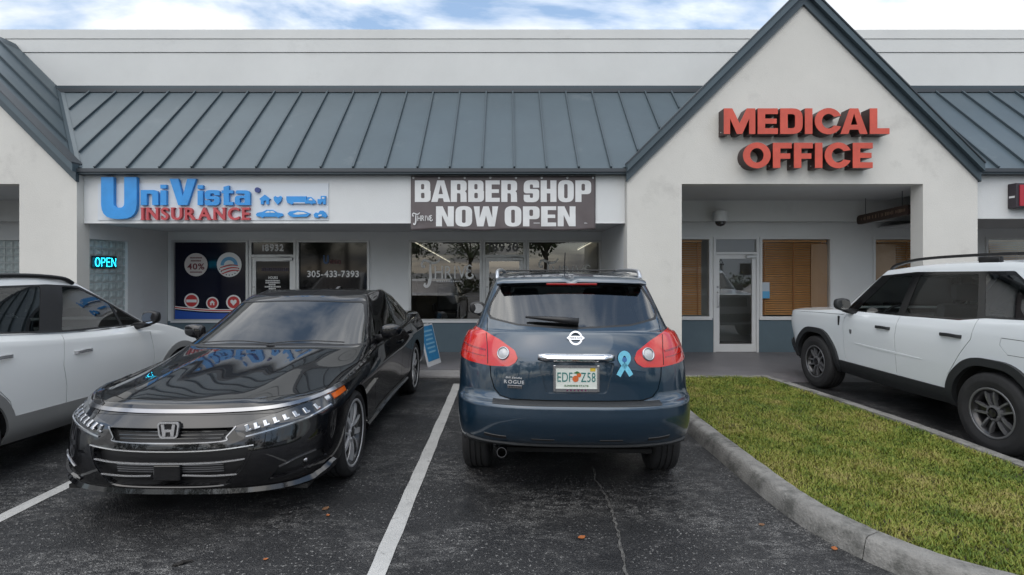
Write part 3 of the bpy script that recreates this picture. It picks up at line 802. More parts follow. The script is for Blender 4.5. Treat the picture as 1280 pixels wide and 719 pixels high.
# ------------------------------------------------------------------ signs and window lettering
def fy(y): return lambda p: (p[0], y, p[1])
def rect_at(d, px0, py0, px1, py1):
    a = atd(px0, py1, d); b_ = atd(px1, py0, d); return a.x, b_.x, a.z, b_.z
def ribbon(pts, w, taper=True):
    """flat stroke along a 2-d polyline"""
    pts = [Vector(p) for p in pts]; n = len(pts); V = []; F = []
    for i, p in enumerate(pts):
        a = pts[max(0, i - 1)]; b_ = pts[min(n - 1, i + 1)]; t = (b_ - a).normalized(); nn = Vector((-t.y, t.x))
        ww = w if not taper else w * (0.45 + 0.55 * math.sin(math.pi * (i + .5) / n))
        V += [tuple(p + nn * ww / 2), tuple(p - nn * ww / 2)]
    F = [(2 * i, 2 * i + 1, 2 * i + 3, 2 * i + 2) for i in range(n - 1)]
    return V, F
def spline(pts, k=8):
    out = []; n = len(pts)
    P_ = [Vector(p) for p in pts]
    for i in range(n - 1):
        p0, p1, p2, p3 = P_[max(0, i - 1)], P_[i], P_[i + 1], P_[min(n - 1, i + 2)]
        for j in range(k):
            t = j / k
            out.append(.5 * ((2 * p1) + (p2 - p0) * t + (2 * p0 - 5 * p1 + 4 * p2 - p3) * t * t + (3 * p1 - p0 - 3 * p2 + p3) * t ** 3))
    out.append(P_[-1]); return out

# -- MEDICAL OFFICE channel letters: red faces, dark returns
face_red = mat('faded_red_letter_face', (0.52, 0.078, 0.048), 0.45, var=0.16, vscale=4.0)
ret_dark = mat('dark_letter_return', (0.035, 0.014, 0.014), 0.4)
ms = thing('channel_letter_sign', 'faded red MEDICAL OFFICE channel letters on the stucco gable', 'sign', (GX[0], GF, 3.2))
LD = .19
yf = GF - .012 - LD
def to_plane(px, d): return (px - CX) * d / FPX
for (txt, a, b_, t, bt) in (('MEDICAL', 905, 1112, 135.5, 167.5), ('OFFICE', 929, 1091, 178.5, 210)):
    x0, x1, z0, z1 = rect_at(yf, a, t, b_, bt)
    for ch, g in word(txt, (x0, x1, z0, z1), bold=(.265, .225, 1.0, True), gap=.085):
        m = MB().flat(g, fy(yf + .012), (0, LD, 0)); l = m.build('letter', ret_dark, ms, world=True); l['label'] = 'letter %s with red face' % ch
        MB().flat(g, fy(yf), (0, .0118, 0)).build('letter_face', face_red, l, world=True)
        bx = min(p[0] for p in g[0]) + .03
        MB().lathe([(bx - .012 - bx, .001), (.0, .008), (.004, .008)], (bx - .028, GF - .09, z0 + .05), 'x', 10).build('bulb_cap', vinyl_white, l, world=True)

# -- insurance sign
ins_blue = mat('sign_blue_acrylic', (0.028, 0.26, 0.64), 0.4, var=0.10, vscale=5.0)
ins_red = mat('sign_red_acrylic', (0.42, 0.055, 0.065), 0.4, var=0.08, vscale=5.0)
us = thing('insurance_sign', 'blue and red UniVista INSURANCE letters and icons on the white fascia', 'sign', (-5.0, FF, 2.45))
px0, px1, pz0, pz1 = rect_at(FF, 123, 229.5, 411, 275.5)
MB().box(px0, px1, FF - .012, FF - .0005, pz0, pz1).build('backing_panel', mat('sign_backing_white', (.58, .62, .66), .5), us, world=True)
def sign_word(txt, a, b_, t, bt, bold, gap, mt, depth=.05, space=.3):
    x0, x1, z0, z1 = rect_at(FF - .06, a, t, b_, bt)
    for ch, g in word(txt, (x0, x1, z0, z1), bold=bold, gap=gap, space=space):
        MB().flat(g, fy(FF - .013 - depth), (0, depth, 0)).build('letter', mt, us, world=True)
sign_word('U', 127, 171.5, 221.5, 274, (.28, .27, 1.0), .1, ins_blue, .06)
sign_word('ni', 176, 208, 231, 256.5, (.235, .20, .9), .085, ins_blue)
sign_word('V', 212, 245, 223.5, 256.5, (.29, .22, 1.0), .1, ins_blue)
sign_word('ista', 247, 312.5, 231.5, 256.5, (.235, .20, .9), .085, ins_blue)
# serif capitals: the built-in letters with slab serifs added
x0, x1, z0, z1 = rect_at(FF - .06, 176.5, 259.5, 312, 275)
serifs = {'I': [(.5, 0), (.5, 1)], 'N': [(.12, 0), (.12, 1), (.88, 1)], 'R': [(.14, 0), (.9, 0), (.08, 1)], 'A': [(.1, 0), (.9, 0)], 'U': [(.14, 1), (.86, 1)], 'E': [(.12, 0), (.12, 1)]}
for ch, g in word('INSURANCE', (x0, x1, z0, z1), bold=.02, gap=.16):
    a, b_ = min(p[0] for p in g[0]), max(p[0] for p in g[0])
    m = MB().flat(g, fy(FF - .063), (0, .05, 0))
    for (u, e) in serifs.get(ch, []):
        cx = a + (b_ - a) * u; zz = z0 if e == 0 else z1 - .016
        m.box(cx - .030, cx + .030, FF - .0625, FF - .0135, zz, zz + .016)
    m.build('letter', ins_red, us, world=True, fix=False)
def icon(poly_px, nm):
    P_ = [((x - CX) * (FF - .04) / FPX, CAM_H - (y - CY) * (FF - .04) / FPX) for x, y in poly_px]
    MB().prism(P_, 'y', FF - .045, FF - .013).build(nm, ins_blue, us, world=True)
icon([(324, 249), (331, 243.5), (338, 249), (336, 250), (336, 255.5), (333, 255.5), (333, 251), (329.5, 251), (329.5, 255.5), (326, 255.5), (326, 250)], 'house_icon')
icon([(347, 256), (342.5, 250.5), (342, 247), (344, 245), (346.5, 246.5), (347, 248), (348, 246.5), (350.5, 245), (352.5, 247), (351.5, 251)], 'heart_icon')
icon([(358, 245.5), (383, 245.5), (383, 251), (385, 246.5), (389, 246.5), (394, 251), (395, 254.5), (391, 254.5), (390, 256), (388, 254.5), (366, 254.5), (364.5, 256), (362.5, 254.5), (359.5, 254), (358, 250)], 'truck_icon')
icon([(397, 249), (401, 249), (401, 245), (407, 245), (407, 255.5), (404, 255.5), (403, 251.5), (401, 255.5), (397, 254.5)], 'loader_icon')
icon([(320, 268), (322, 266), (328, 265), (333, 262.5), (341, 262.5), (346, 265.5), (353, 267), (354, 270), (350, 271), (348, 272.5), (346, 271), (330, 271), (328, 272.5), (326, 271), (321, 270.5)], 'car_icon')
icon([(359.5, 267), (362, 264.5), (372, 263), (380, 264), (388, 267), (384, 271), (366, 271.5), (362, 270)], 'boat_icon')
icon([(392, 268), (395, 265.5), (398, 266.5), (400, 263.5), (404, 263.5), (407, 266), (409, 270), (407, 272.5), (404, 271), (400, 271), (397, 272.5), (393, 271.5)], 'motorbike_icon')
def icon_cut(poly_px):
    P_ = [((x - CX) * (FF - .046) / FPX, CAM_H - (y - CY) * (FF - .046) / FPX) for x, y in poly_px]
    MB().prism(P_, 'y', FF - .0485, FF - .0455).build('icon_detail', MATS['sign_backing_white'], us, world=True)
icon_cut([(331, 266), (334.5, 263.8), (337, 263.8), (337, 266)]); icon_cut([(338, 266), (338, 263.8), (341, 263.8), (344, 266)])
icon_cut([(366, 267.6), (372, 265), (379, 265.2), (384, 267.2), (372, 268.4)])
icon_cut([(386, 249.5), (388.3, 247.8), (390.5, 249.5), (390.5, 250.5), (386, 250.5)]); icon_cut([(367, 253.2), (381, 253.2), (381, 254.4), (367, 254.4)])
icon_cut([(402.5, 246.5), (405.5, 246.5), (405.5, 248.5), (402.5, 248.5)]); icon_cut([(398, 269), (402, 268), (402, 270), (398, 270.5)])
c = atd(321.5, 237.5, FF - .05)
MB().prism(disc(c.x, c.z, .042, 20), 'y', FF - .05, FF - .013).build('registered_mark', mat('sign_navy', (.03, .05, .20), .4), us, world=True)

# -- barber banner: hung cloth with shallow waves
ban_m = mat('grey_brown_banner_vinyl', (0.105, 0.088, 0.090), 0.5, var=0.08, vscale=3.0)
ban_w = mat('banner_white_print', (0.66, 0.67, 0.67), 0.5, var=0.05, vscale=6)
bx0, bx1, bz0, bz1 = rect_at(FF - .03, 513.5, 220, 744.5, 287.5)
def ban_y(x, z):
    t = (z - bz0) / (bz1 - bz0); low = max(0, 1 - t * 1.6)
    return FF - .022 - .007 * math.sin(x * 7.3 + z * 3.1) * (0.3 + low) - .006 * low * math.sin(x * 17 + 1.3 + z * 11) - .010 * low * math.exp(-((x + 1.2) / .3) ** 2)
bn = MB(); nx, nz = 90, 26
for i in range(nx + 1):
    for j in range(nz + 1):
        x = bx0 + (bx1 - bx0) * i / nx; z = bz0 + (bz1 - bz0) * j / nz
        bn.v.append(Vector((x, ban_y(x, z), z + (.012 * math.sin(x * 5.0 + .5) * (1 - j / nz)))))
bn.f = [(i * (nz + 1) + j, (i + 1) * (nz + 1) + j, (i + 1) * (nz + 1) + j + 1, i * (nz + 1) + j + 1) for i in range(nx) for j in range(nz)]
bt = thing('banner', 'grey vinyl BARBER SHOP NOW OPEN banner hung on the white fascia', 'banner', ((bx0 + bx1) / 2, FF, bz0))
o = bn.build('banner_cloth', ban_m, bt, world=True, smooth=True)
sol = o.modifiers.new('thick', 'SOLIDIFY'); sol.thickness = .002; sol.offset = -1
def ban_text(txt, a, b_, t, bot, bold, gap, space=.3):
    x0, x1, z0, z1 = rect_at(FF - .03, a, t, b_, bot)
    for ch, (v, f) in word(txt, (x0, x1, z0, z1), bold=bold, gap=gap, space=space):
        m = MB(); bm = bmesh.new(); bv = [bm.verts.new((p[0], 0, p[1])) for p in v]
        for q in f: 
            try: bm.faces.new([bv[i] for i in q])
            except ValueError: pass
        bmesh.ops.triangulate(bm, faces=bm.faces[:])
        for _ in range(2):
            es = [e for e in bm.edges if e.calc_length() > .05]
            if es: bmesh.ops.subdivide_edges(bm, edges=es, cuts=1)
            bmesh.ops.triangulate(bm, faces=bm.faces[:])
        bm.verts.index_update()
        m.add([(w.co.x, ban_y(w.co.x, w.co.z) - .0045, w.co.z) for w in bm.verts], [[w.index for w in q.verts] for q in bm.faces]); bm.free()
        m.build('printed_letter', ban_w, bt, world=True)

ban_text('BARBER SHOP', 518.5, 739, 225.5, 252.5, (.265, .19, .85), .065, .22)
ban_text('NOW OPEN', 545, 719.5, 258, 283, (.265, .19, .85), .065, .20)
for i in range(8):
    x = bx0 + .04 + (bx1 - bx0 - .08) * i / 7
    MB().lathe([(-.004, .006), (-.004, .016), (0, .016)], (x, ban_y(x, bz1 - .03) - .003, bz1 - .03), 'y', 12).build('grommet', alu, bt, world=True)
def thrive(cx0, cx1, ct, cb, d, mt, parent, nm, small=False):
    """ornamental shop name: curled T, then small capitals"""
    x0, x1, z0, z1 = rect_at(d, cx0, ct, cx1, cb); W, H = x1 - x0, z1 - z0
    P2 = lambda u, v: (x0 + u * W, z0 + v * H)
    m = MB(); sw = H * .085
    def st(pts, w, taper=True): m.flat(ribbon(spline([P2(*p) for p in pts]), w, taper), fy(d), (0, .002, 0))
    st([(.02, .68), (.0, .80), (.05, .93), (.13, .90), (.22, .84), (.32, .88), (.37, .99)], sw)
    st([(.02, .68), (.05, .70), (.05, .76)], sw * .8)
    st([(.175, .86), (.17, .60), (.175, .35), (.15, .12), (.10, .02), (.06, .06), (.07, .14)], sw * 1.25)
    xa, xb = x0 + .26 * W, x0 + .88 * W
    for ch, g in word('HRIV', (xa, xb, z0 + H * .30, z0 + H * .74), bold=.0, gap=.14): m.flat(g, fy(d), (0, .002, 0))
    st([(1.0, .70), (.95, .76), (.905, .70), (.91, .60), (.96, .56), (.91, .52), (.89, .40), (.95, .31), (1.02, .38), (.99, .46)], sw)
    if not small:
        for k in range(14): m.box(x0 + W * (.30 + k * .036), x0 + W * (.318 + k * .036), d, d + .002, z0 + H * .18, z0 + H * .225)
    return m.build(nm, mt, parent, world=True, fix=False)
thrive(515.5, 540, 265.5, 281, FF - .052, ban_w, bt, 'shop_name_print', True)
gy = SF + .020
thrive(527, 590, 323, 359, gy, vinyl_white, w_t1, 'shop_name_decal')
thrive(674, 738, 323, 359, gy, vinyl_grey, w_t2, 'shop_name_decal')
def decal_word(txt, a, b_, t, bot, bold, gap, mt, parent, d=None, nm='lettering', space=.3):
    d = d or SF + .012
    g = joined(word(txt, rect_at(d, a, t, b_, bot), bold=bold, gap=gap, space=space))
    return MB().flat(g, fy(d), (0, .002, 0)).build(nm, mt, parent, world=True)
decal_word('18930', 611, 648, 303, 314.5, .03, .10, vinyl_dim, d_t, nm='street_number')
decal_word('18932', 328, 354.5, 305.5, 314, .03, .10, vinyl_white, d_u, nm='street_number')
decal_word('305-433-7393', 384, 448.5, 338.5, 346.5, .02, .09, vinyl_white, w_u2, nm='phone_number')
decal_word('HOURS', 335.5, 347, 345.5, 348.8, .03, .12, vinyl_white, d_u)
for k, (a, b_) in enumerate(((332, 350), (332, 350), (336, 345), (331, 351), (336, 345), (336, 345))):
    x0, x1, z0, z1 = rect_at(SF + .012, a, 350.2 + k * 2.5, b_, 351.9 + k * 2.5)
    m = MB(); x = x0
    while x < x1 - .01:
        w = random.uniform(.012, .03); m.box(x, min(x + w, x1), SF + .012, SF + .014, z0, z1); x += w + .008
    m.build('hours_line', vinyl_white, d_u, world=True)
# faint company logo inside the dark phone window and on the door
decal_word('U', 404, 411, 319, 330, .05, .1, mat('dim_blue_vinyl', (.02, .06, .14), .5), w_u2, nm='logo_decal')
decal_word('nivista', 412, 426, 323, 330, .02, .1, mat('dim_red_vinyl', (.10, .02, .025), .5), w_u2, nm='logo_decal')
x0, x1, z0, z1 = rect_at(SF + .012, 327, 335, 362, 339)
fl = MB(); x = x0
while x < x1 - .02:
    fl.box(x, x + .025, SF + .012, SF + .014, z0, z1); x += .042
fl.build('faint_lettering', mat('dim_violet_vinyl', (.030, .022, .055), .5), d_u, world=True)['kind'] = 'stuff'
# round stickers on the navy film
def sticker(px, py, r_px, ring, fill, ir=.80):
    c = atd(px, py, SF + .015); rr = r_px * SF / FPX
    MB().prism(disc(c.x, c.z, rr), 'y', SF + .014, SF + .018).build('round_sticker', ring, w_u1, world=True)
    if fill: MB().prism(disc(c.x, c.z, rr * ir), 'y', SF + .011, SF + .0138).build('sticker_centre', fill, w_u1, world=True)
    return c, rr
def dashes(a, b_, t, bt, mt, parent):
    x0, x1, z0, z1 = rect_at(SF + .010, a, t, b_, bt); m = MB(); x = x0
    while x < x1 - .008:
        w = random.uniform(.008, .016); m.box(x, min(x + w, x1), SF + .010, SF + .012, z0, z1); x += w + .006
    m.build('sticker_text', mt, parent, world=True)['kind'] = 'stuff'
cream = mat('cream_vinyl', (.62, .57, .54), .5)
maroon = mat('maroon_vinyl', (.16, .02, .03), .5)
c, rr = sticker(245, 331, 14.5, cream, None)
decal_word('40%', 234, 255.5, 329.5, 337, .02, .07, maroon, w_u1, SF + .010, 'sticker_number')
dashes(237.5, 252.5, 321.5, 323.2, maroon, w_u1)
dashes(238.5, 251.5, 325.2, 327, maroon, w_u1)
dashes(237.5, 252.5, 339.5, 341, maroon, w_u1)
c, rr = sticker(286.5, 331, 15.5, vinyl_white, None)
arc = [(c.x + .70 * rr * math.cos(a), c.z - .06 * rr + .70 * rr * math.sin(a)) for a in [math.pi * k / 20 for k in range(21)]]
MB().prism(arc, 'y', SF + .011, SF + .0138).build('sticker_dome', vinyl_sky, w_u1, world=True)
arc = [(c.x + .42 * rr * math.cos(a), c.z - .06 * rr + .42 * rr * math.sin(a)) for a in [math.pi * k / 16 for k in range(17)]]
MB().prism(arc, 'y', SF + .0095, SF + .0108).build('sticker_sun', vinyl_white, w_u1, world=True)
for k in range(3):
    z = c.z - rr * (.16 + .2 * k)
    pts = [(c.x + rr * (-.72 + 1.44 * t + .06 * k), z + rr * (.14 * math.sin(t * 3.2 - .6) - .05 * k * (1 - t))) for t in [i / 10 for i in range(11)]]
    MB().flat(ribbon(pts, rr * .115), fy(SF + .0095), (0, .0013, 0)).build('sticker_stripe', vinyl_red, w_u1, world=True)
for k in range(9):
    a = R(205 + k * 16.5); q = (c.x + .84 * rr * math.cos(a), c.z + .84 * rr * math.sin(a))
    MB().prism(disc(q[0], q[1], rr * .05, 6), 'y', SF + .011, SF + .0138).build('sticker_dot', vinyl_black, w_u1, world=True)
c, rr = sticker(239.5, 376, 9.3, vinyl_white, vinyl_red)
MB().box(c.x - rr * .7, c.x + rr * .7, SF + .009, SF + .0105, c.z - rr * .22, c.z + rr * .16).build('sticker_bar', vinyl_white, w_u1, world=True)
c, rr = sticker(265.5, 379, 7.8, vinyl_white, vinyl_red)
hs = [(-.45, -.45), (-.45, .1), (-.6, .1), (0, .6), (.6, .1), (.45, .1), (.45, -.45), (.15, -.45), (.15, 0), (-.15, 0), (-.15, -.45)]
MB().prism([(c.x + rr * .75 * u, c.z + rr * .75 * v) for u, v in hs], 'y', SF + .009, SF + .0105).build('sticker_house', vinyl_white, w_u1, world=True)
c, rr = sticker(292, 378, 9.3, vinyl_white, vinyl_red)
ht = [(0, -.6), (-.55, .0), (-.55, .35), (-.3, .5), (0, .3), (.3, .5), (.55, .35), (.55, .0)]
MB().prism([(c.x + rr * .75 * u, c.z + rr * .75 * v) for u, v in ht], 'y', SF + .009, SF + .0105).build('sticker_heart', vinyl_white, w_u1, world=True)
# waving red, white and blue band along the foot of the navy window
xa, xb = U0 + .05, U1 - .05
def wave(z, amp): return [(xa + (xb - xa) * i / 20, z - (i / 20) * .055 + amp * math.sin(i / 20 * math.pi)) for i in range(21)]
low = [(xa, ZS + .04), (xb, ZS + .04)]
MB().prism(low + list(reversed(wave(ZS + .215, -.03))), 'y', SF + .014, SF + .018).build('blue_band', vinyl_blue, w_u1, world=True)
MB().flat(ribbon(wave(ZS + .268, -.03), .055, False), fy(SF + .011), (0, .0025, 0)).build('white_band', vinyl_white, w_u1, world=True)
MB().flat(ribbon(wave(ZS + .268, -.03), .022, False), fy(SF + .009), (0, .0015, 0)).build('red_band', vinyl_red, w_u1, world=True)
# small stickers on the medical door and window
x0, x1, z0, z1 = rect_at(SF + .01, 951, 353, 962, 373)
MB().box(x0, x1, SF + .012, SF + .016, z0 + .08, z1).build('notice', mat('notice_paper', (.42, .47, .52), .6), w_m2, world=True)
MB().box(x0 - .02, x1, SF + .008, SF + .0115, z0, z0 + .14).build('notice', vinyl_sky, w_m2, world=True)
tri = [atd(x, y, SF) for x, y in ((898, 331), (905, 331), (901.5, 324))]
MB().flat(ribbon([(p.x, p.z) for p in tri + [tri[0]]], .018, False), fy(SF + .012), (0, .002, 0)).build('triangle_sticker', vinyl_black, d_m, world=True)

# -- neon OPEN sign in the glass block window of the side wall
neon = emit('cyan_neon', (0.02, 0.62, 0.95), 3.2)
ns = thing('neon_sign', 'lit cyan neon OPEN sign in the glass block side window', 'neon sign', (SWX + .02, 8.62, 1.70))
MB().box(-.045, -.03, -.18, .36, -.02, .19, bev=.006).build('backing', black_plastic, ns)
def nst(pts): MB().tube([(0, p[0], p[1]) for p in pts], .0060, 8).build('neon_tube', neon, ns, smooth=True)
def nx_(u): return -.15 + u
nst([(nx_(.045 + .045 * math.cos(a)), .085 + .07 * math.sin(a)) for a in [2 * math.pi * k / 16 for k in range(17)]])
nst([(nx_(.13), .015), (nx_(.13), .155), (nx_(.19), .15), (nx_(.205), .118), (nx_(.19), .085), (nx_(.135), .08)])
nst([(nx_(.315), .155), (nx_(.24), .155), (nx_(.24), .015), (nx_(.315), .015)]); nst([(nx_(.245), .088), (nx_(.305), .088)])
nst([(nx_(.35), .015), (nx_(.35), .155), (nx_(.44), .015), (nx_(.44), .155)])

# -- dark plank blade sign hanging in the portico
ws = thing('blade_sign', 'dark brown carved plank sign hanging inside the portico by the column', 'sign', (6.75, 9.3, 2.64))
pl_m = mat('dark_brown_plank', (.045, .026, .020), .6, var=.3, vscale=9)
out = round_poly([(-.62, -.085), (.66, -.085), (.66, .085), (-.62, .085)], .07, 5)
m = MB().prism([(p[0], p[1] - p[0] * .05) for p in out], 'x', -.025, .025); m.build('plank', pl_m, ws)
tx = MB(); u = -.55
while u < .55:
    ww = random.uniform(.012, .035); hh = random.uniform(.02, .038); tx.add([(-.0285, u, -hh - u * .05), (-.0285, u + ww, -hh - u * .05), (-.0285, u + ww, hh - u * .05), (-.0285, u, hh - u * .05)], [(0, 1, 2, 3)]); u += ww + random.choice((.014, .014, .05))
tx.build('carved_lettering', mat('tan_sign_lettering', (.22, .15, .10), .6), ws)['kind'] = 'stuff'
for y in (-.45, .45): MB().tube([(0, y, .08 - y * .05), (0, y, .36)], .006, 6).build('hanger', dark_trim, ws)

# -- red box sign at the right edge
rs = thing('box_sign', 'red and dark shop sign box on the fascia at the right edge', 'sign', (8.6, FF, 2.7))
a = atd(1268.5, 260, FF - .12); b_ = atd(1400, 229, FF - .12)
MB().box(a.x, b_.x, FF - .14, FF - .002, a.z, b_.z, bev=.01).build('case', mat('dark_sign_case', (.03, .022, .028), .4), rs, world=True)
MB().box(a.x + .05, b_.x - .05, FF - .152, FF - .1405, a.z + .03, b_.z - .03).build('red_face', mat('red_sign_face', (.38, .02, .035), .35), rs, world=True)
MB().box(a.x - .004, a.x - .0005, FF - .12, FF - .03, a.z + .16, a.z + .19).build('white_stripe', vinyl_white, rs, world=True)

# -- blue and white sandwich board on the walkway behind the black sedan
ab = thing('sandwich_board', 'small blue and white sandwich board on the walkway behind the black sedan', 'sign', (-1.42, 9.0, .03), R(72))
brd_w = mat('white_sign_plastic', (.62, .63, .64), .45); brd_b = mat('cyan_blue_print', (.02, .20, .42), .45, var=.2, vscale=8)
for sg in (-1, 1):
    pan = []
    def P3(u, v, t, sg=sg): return (u, sg * (.21 - v * .17 / .66 + t), v)
    for (u0, u1, v0, v1, t0, t1, nm, mt) in ((-.24, .24, .0, .68, -.012, .012, 'panel', brd_w), (-.215, .215, .08, .66, .0125, .0165, 'poster', brd_b)):
        m = MB().add([P3(u0, v0, t0), P3(u1, v0, t0), P3(u1, v1, t0), P3(u0, v1, t0), P3(u0, v0, t1), P3(u1, v0, t1), P3(u1, v1, t1), P3(u0, v1, t1)], [(0, 1, 2, 3), (4, 5, 6, 7), (0, 1, 5, 4), (1, 2, 6, 5), (2, 3, 7, 6), (3, 0, 4, 7)])
        m.build(nm, mt, ab)
    m = MB()
    for k in range(6):
        v = .56 - k * .07; w = .16 - .015 * (k % 3)
        m.add([P3(-w, v, .017), P3(w, v, .017), P3(w, v + .03, .017), P3(-w, v + .03, .017)], [(0, 1, 2, 3)])
    m.build('poster_print', mat('pale_blue_print', (.22, .45, .62), .5), ab)
# ------------------------------------------------------------------ car building kit
def interp(nodes, t):
    """monotone cubic through (t, v) nodes"""
    if isinstance(nodes, (int, float)): return nodes
    n = len(nodes)
    if n == 1 or t <= nodes[0][0]: return nodes[0][1]
    if t >= nodes[-1][0]: return nodes[-1][1]
    d = [(nodes[i + 1][1] - nodes[i][1]) / (nodes[i + 1][0] - nodes[i][0]) for i in range(n - 1)]
    ms = [d[0]] + [0 if d[i - 1] * d[i] <= 0 else 2 * d[i - 1] * d[i] / (d[i - 1] + d[i]) for i in range(1, n - 1)] + [d[-1]]
    for i in range(n - 1):
        if t <= nodes[i + 1][0]:
            h = nodes[i + 1][0] - nodes[i][0]; s = (t - nodes[i][0]) / h
            return ((2 * s ** 3 - 3 * s * s + 1) * nodes[i][1] + (s ** 3 - 2 * s * s + s) * h * ms[i] + (-2 * s ** 3 + 3 * s * s) * nodes[i + 1][1] + (s ** 3 - s * s) * h * ms[i + 1])
NA, NS = 26, 70
def arc_pts(w, y_c, y_s, n):
    """quarter superellipse from the centre line (0, y_c) to the side (w, y_s), evenly spaced"""
    D = []
    for i in range(161):
        th = math.pi / 2 * i / 160
        D.append((w * math.sin(th) ** (2 / n), y_s + (y_c - y_s) * math.cos(th) ** (2 / n)))
    L = [0]
    for i in range(160): L.append(L[-1] + math.hypot(D[i + 1][0] - D[i][0], D[i + 1][1] - D[i][1]))
    out = []; k = 0
    for j in range(NA + 1):
        s = L[-1] * j / NA
        while k < 159 and L[k + 1] < s: k += 1
        f = (s - L[k]) / max(1e-9, L[k + 1] - L[k]); f = min(1, max(0, f))
        out.append((D[k][0] + (D[k + 1][0] - D[k][0]) * f, D[k][1] + (D[k + 1][1] - D[k][1]) * f))
    return out
def loop_pts(lv):
    yf, ysf, nf = lv['f']; yr, ysr, nr = lv['r']
    W = lv['w']; wf, wr = interp(W, ysf), interp(W, ysr)
    pts = arc_pts(wf, yf, ysf, nf)
    pts += [(interp(W, ysf + (ysr - ysf) * i / NS), ysf + (ysr - ysf) * i / NS) for i in range(1, NS)]
    pts += list(reversed(arc_pts(wr, yr, ysr, nr)))
    z = lv['z']
    return [Vector((x, y, z(x, y) if callable(z) else interp(z, y))) for x, y in pts]
def cr(p0, p1, p2, p3, t, s1, s2):
    m1 = (p2 - p1) if s1 else (p2 - p0) * .5
    m2 = (p2 - p1) if s2 else (p3 - p1) * .5
    t2, t3 = t * t, t * t * t
    return p1 * (2 * t3 - 3 * t2 + 1) + m1 * (t3 - 2 * t2 + t) + p2 * (-2 * t3 + 3 * t2) + m2 * (t3 - t2)
def body_bm(levels, sub=5):
    loops = [loop_pts(l) for l in levels]; rows = []
    n = len(loops)
    for i in range(n - 1):
        s1 = i == 0 or levels[i].get('sharp'); s2 = i == n - 2 or levels[i + 1].get('sharp')
        k = levels[i].get('sub', sub)
        for j in range(k):
            t = j / k
            rows.append([cr(loops[max(0, i - 1)][c], loops[i][c], loops[i + 1][c], loops[min(n - 1, i + 2)][c], t, s1, s2) for c in range(len(loops[0]))])
    rows.append(loops[-1])
    nc = len(loops[0]); bm = bmesh.new(); grid = []
    for r in rows:
        a = [bm.verts.new(p) for p in r]
        b = [a[c] if c in (0, nc - 1) else bm.verts.new((-r[c].x, r[c].y, r[c].z)) for c in range(nc)]
        grid.append((a, b))
    for i in range(len(grid) - 1):
        for c in range(nc - 1):
            for side in (0, 1):
                q = [grid[i][side][c], grid[i][side][c + 1], grid[i + 1][side][c + 1], grid[i + 1][side][c]]
                if side: q.reverse()
                try: bm.faces.new(q)
                except ValueError: pass
    bmesh.ops.remove_doubles(bm, verts=bm.verts, dist=5e-4)
    bmesh.ops.dissolve_degenerate(bm, dist=1e-5, edges=bm.edges[:])
    bmesh.ops.recalc_face_normals(bm, faces=bm.faces[:])
    mx = max(bm.faces, key=lambda f: f.calc_center_median().z)
    if mx.normal.z < 0: bmesh.ops.reverse_faces(bm, faces=bm.faces[:])
    for f in bm.faces: f.smooth = True
    bm.normal_update()
    return bm
def pip(poly, p):
    x, y = p; c = False; n = len(poly); j = n - 1
    for i in range(n):
        xi, yi = poly[i]; xj, yj = poly[j]
        if (yi > y) != (yj > y) and x < (xj - xi) * (y - yi) / (yj - yi) + xi: c = not c
        j = i
    return c
AX = {'side': (1, 2), 'end': (0, 2), 'top': (0, 1)}
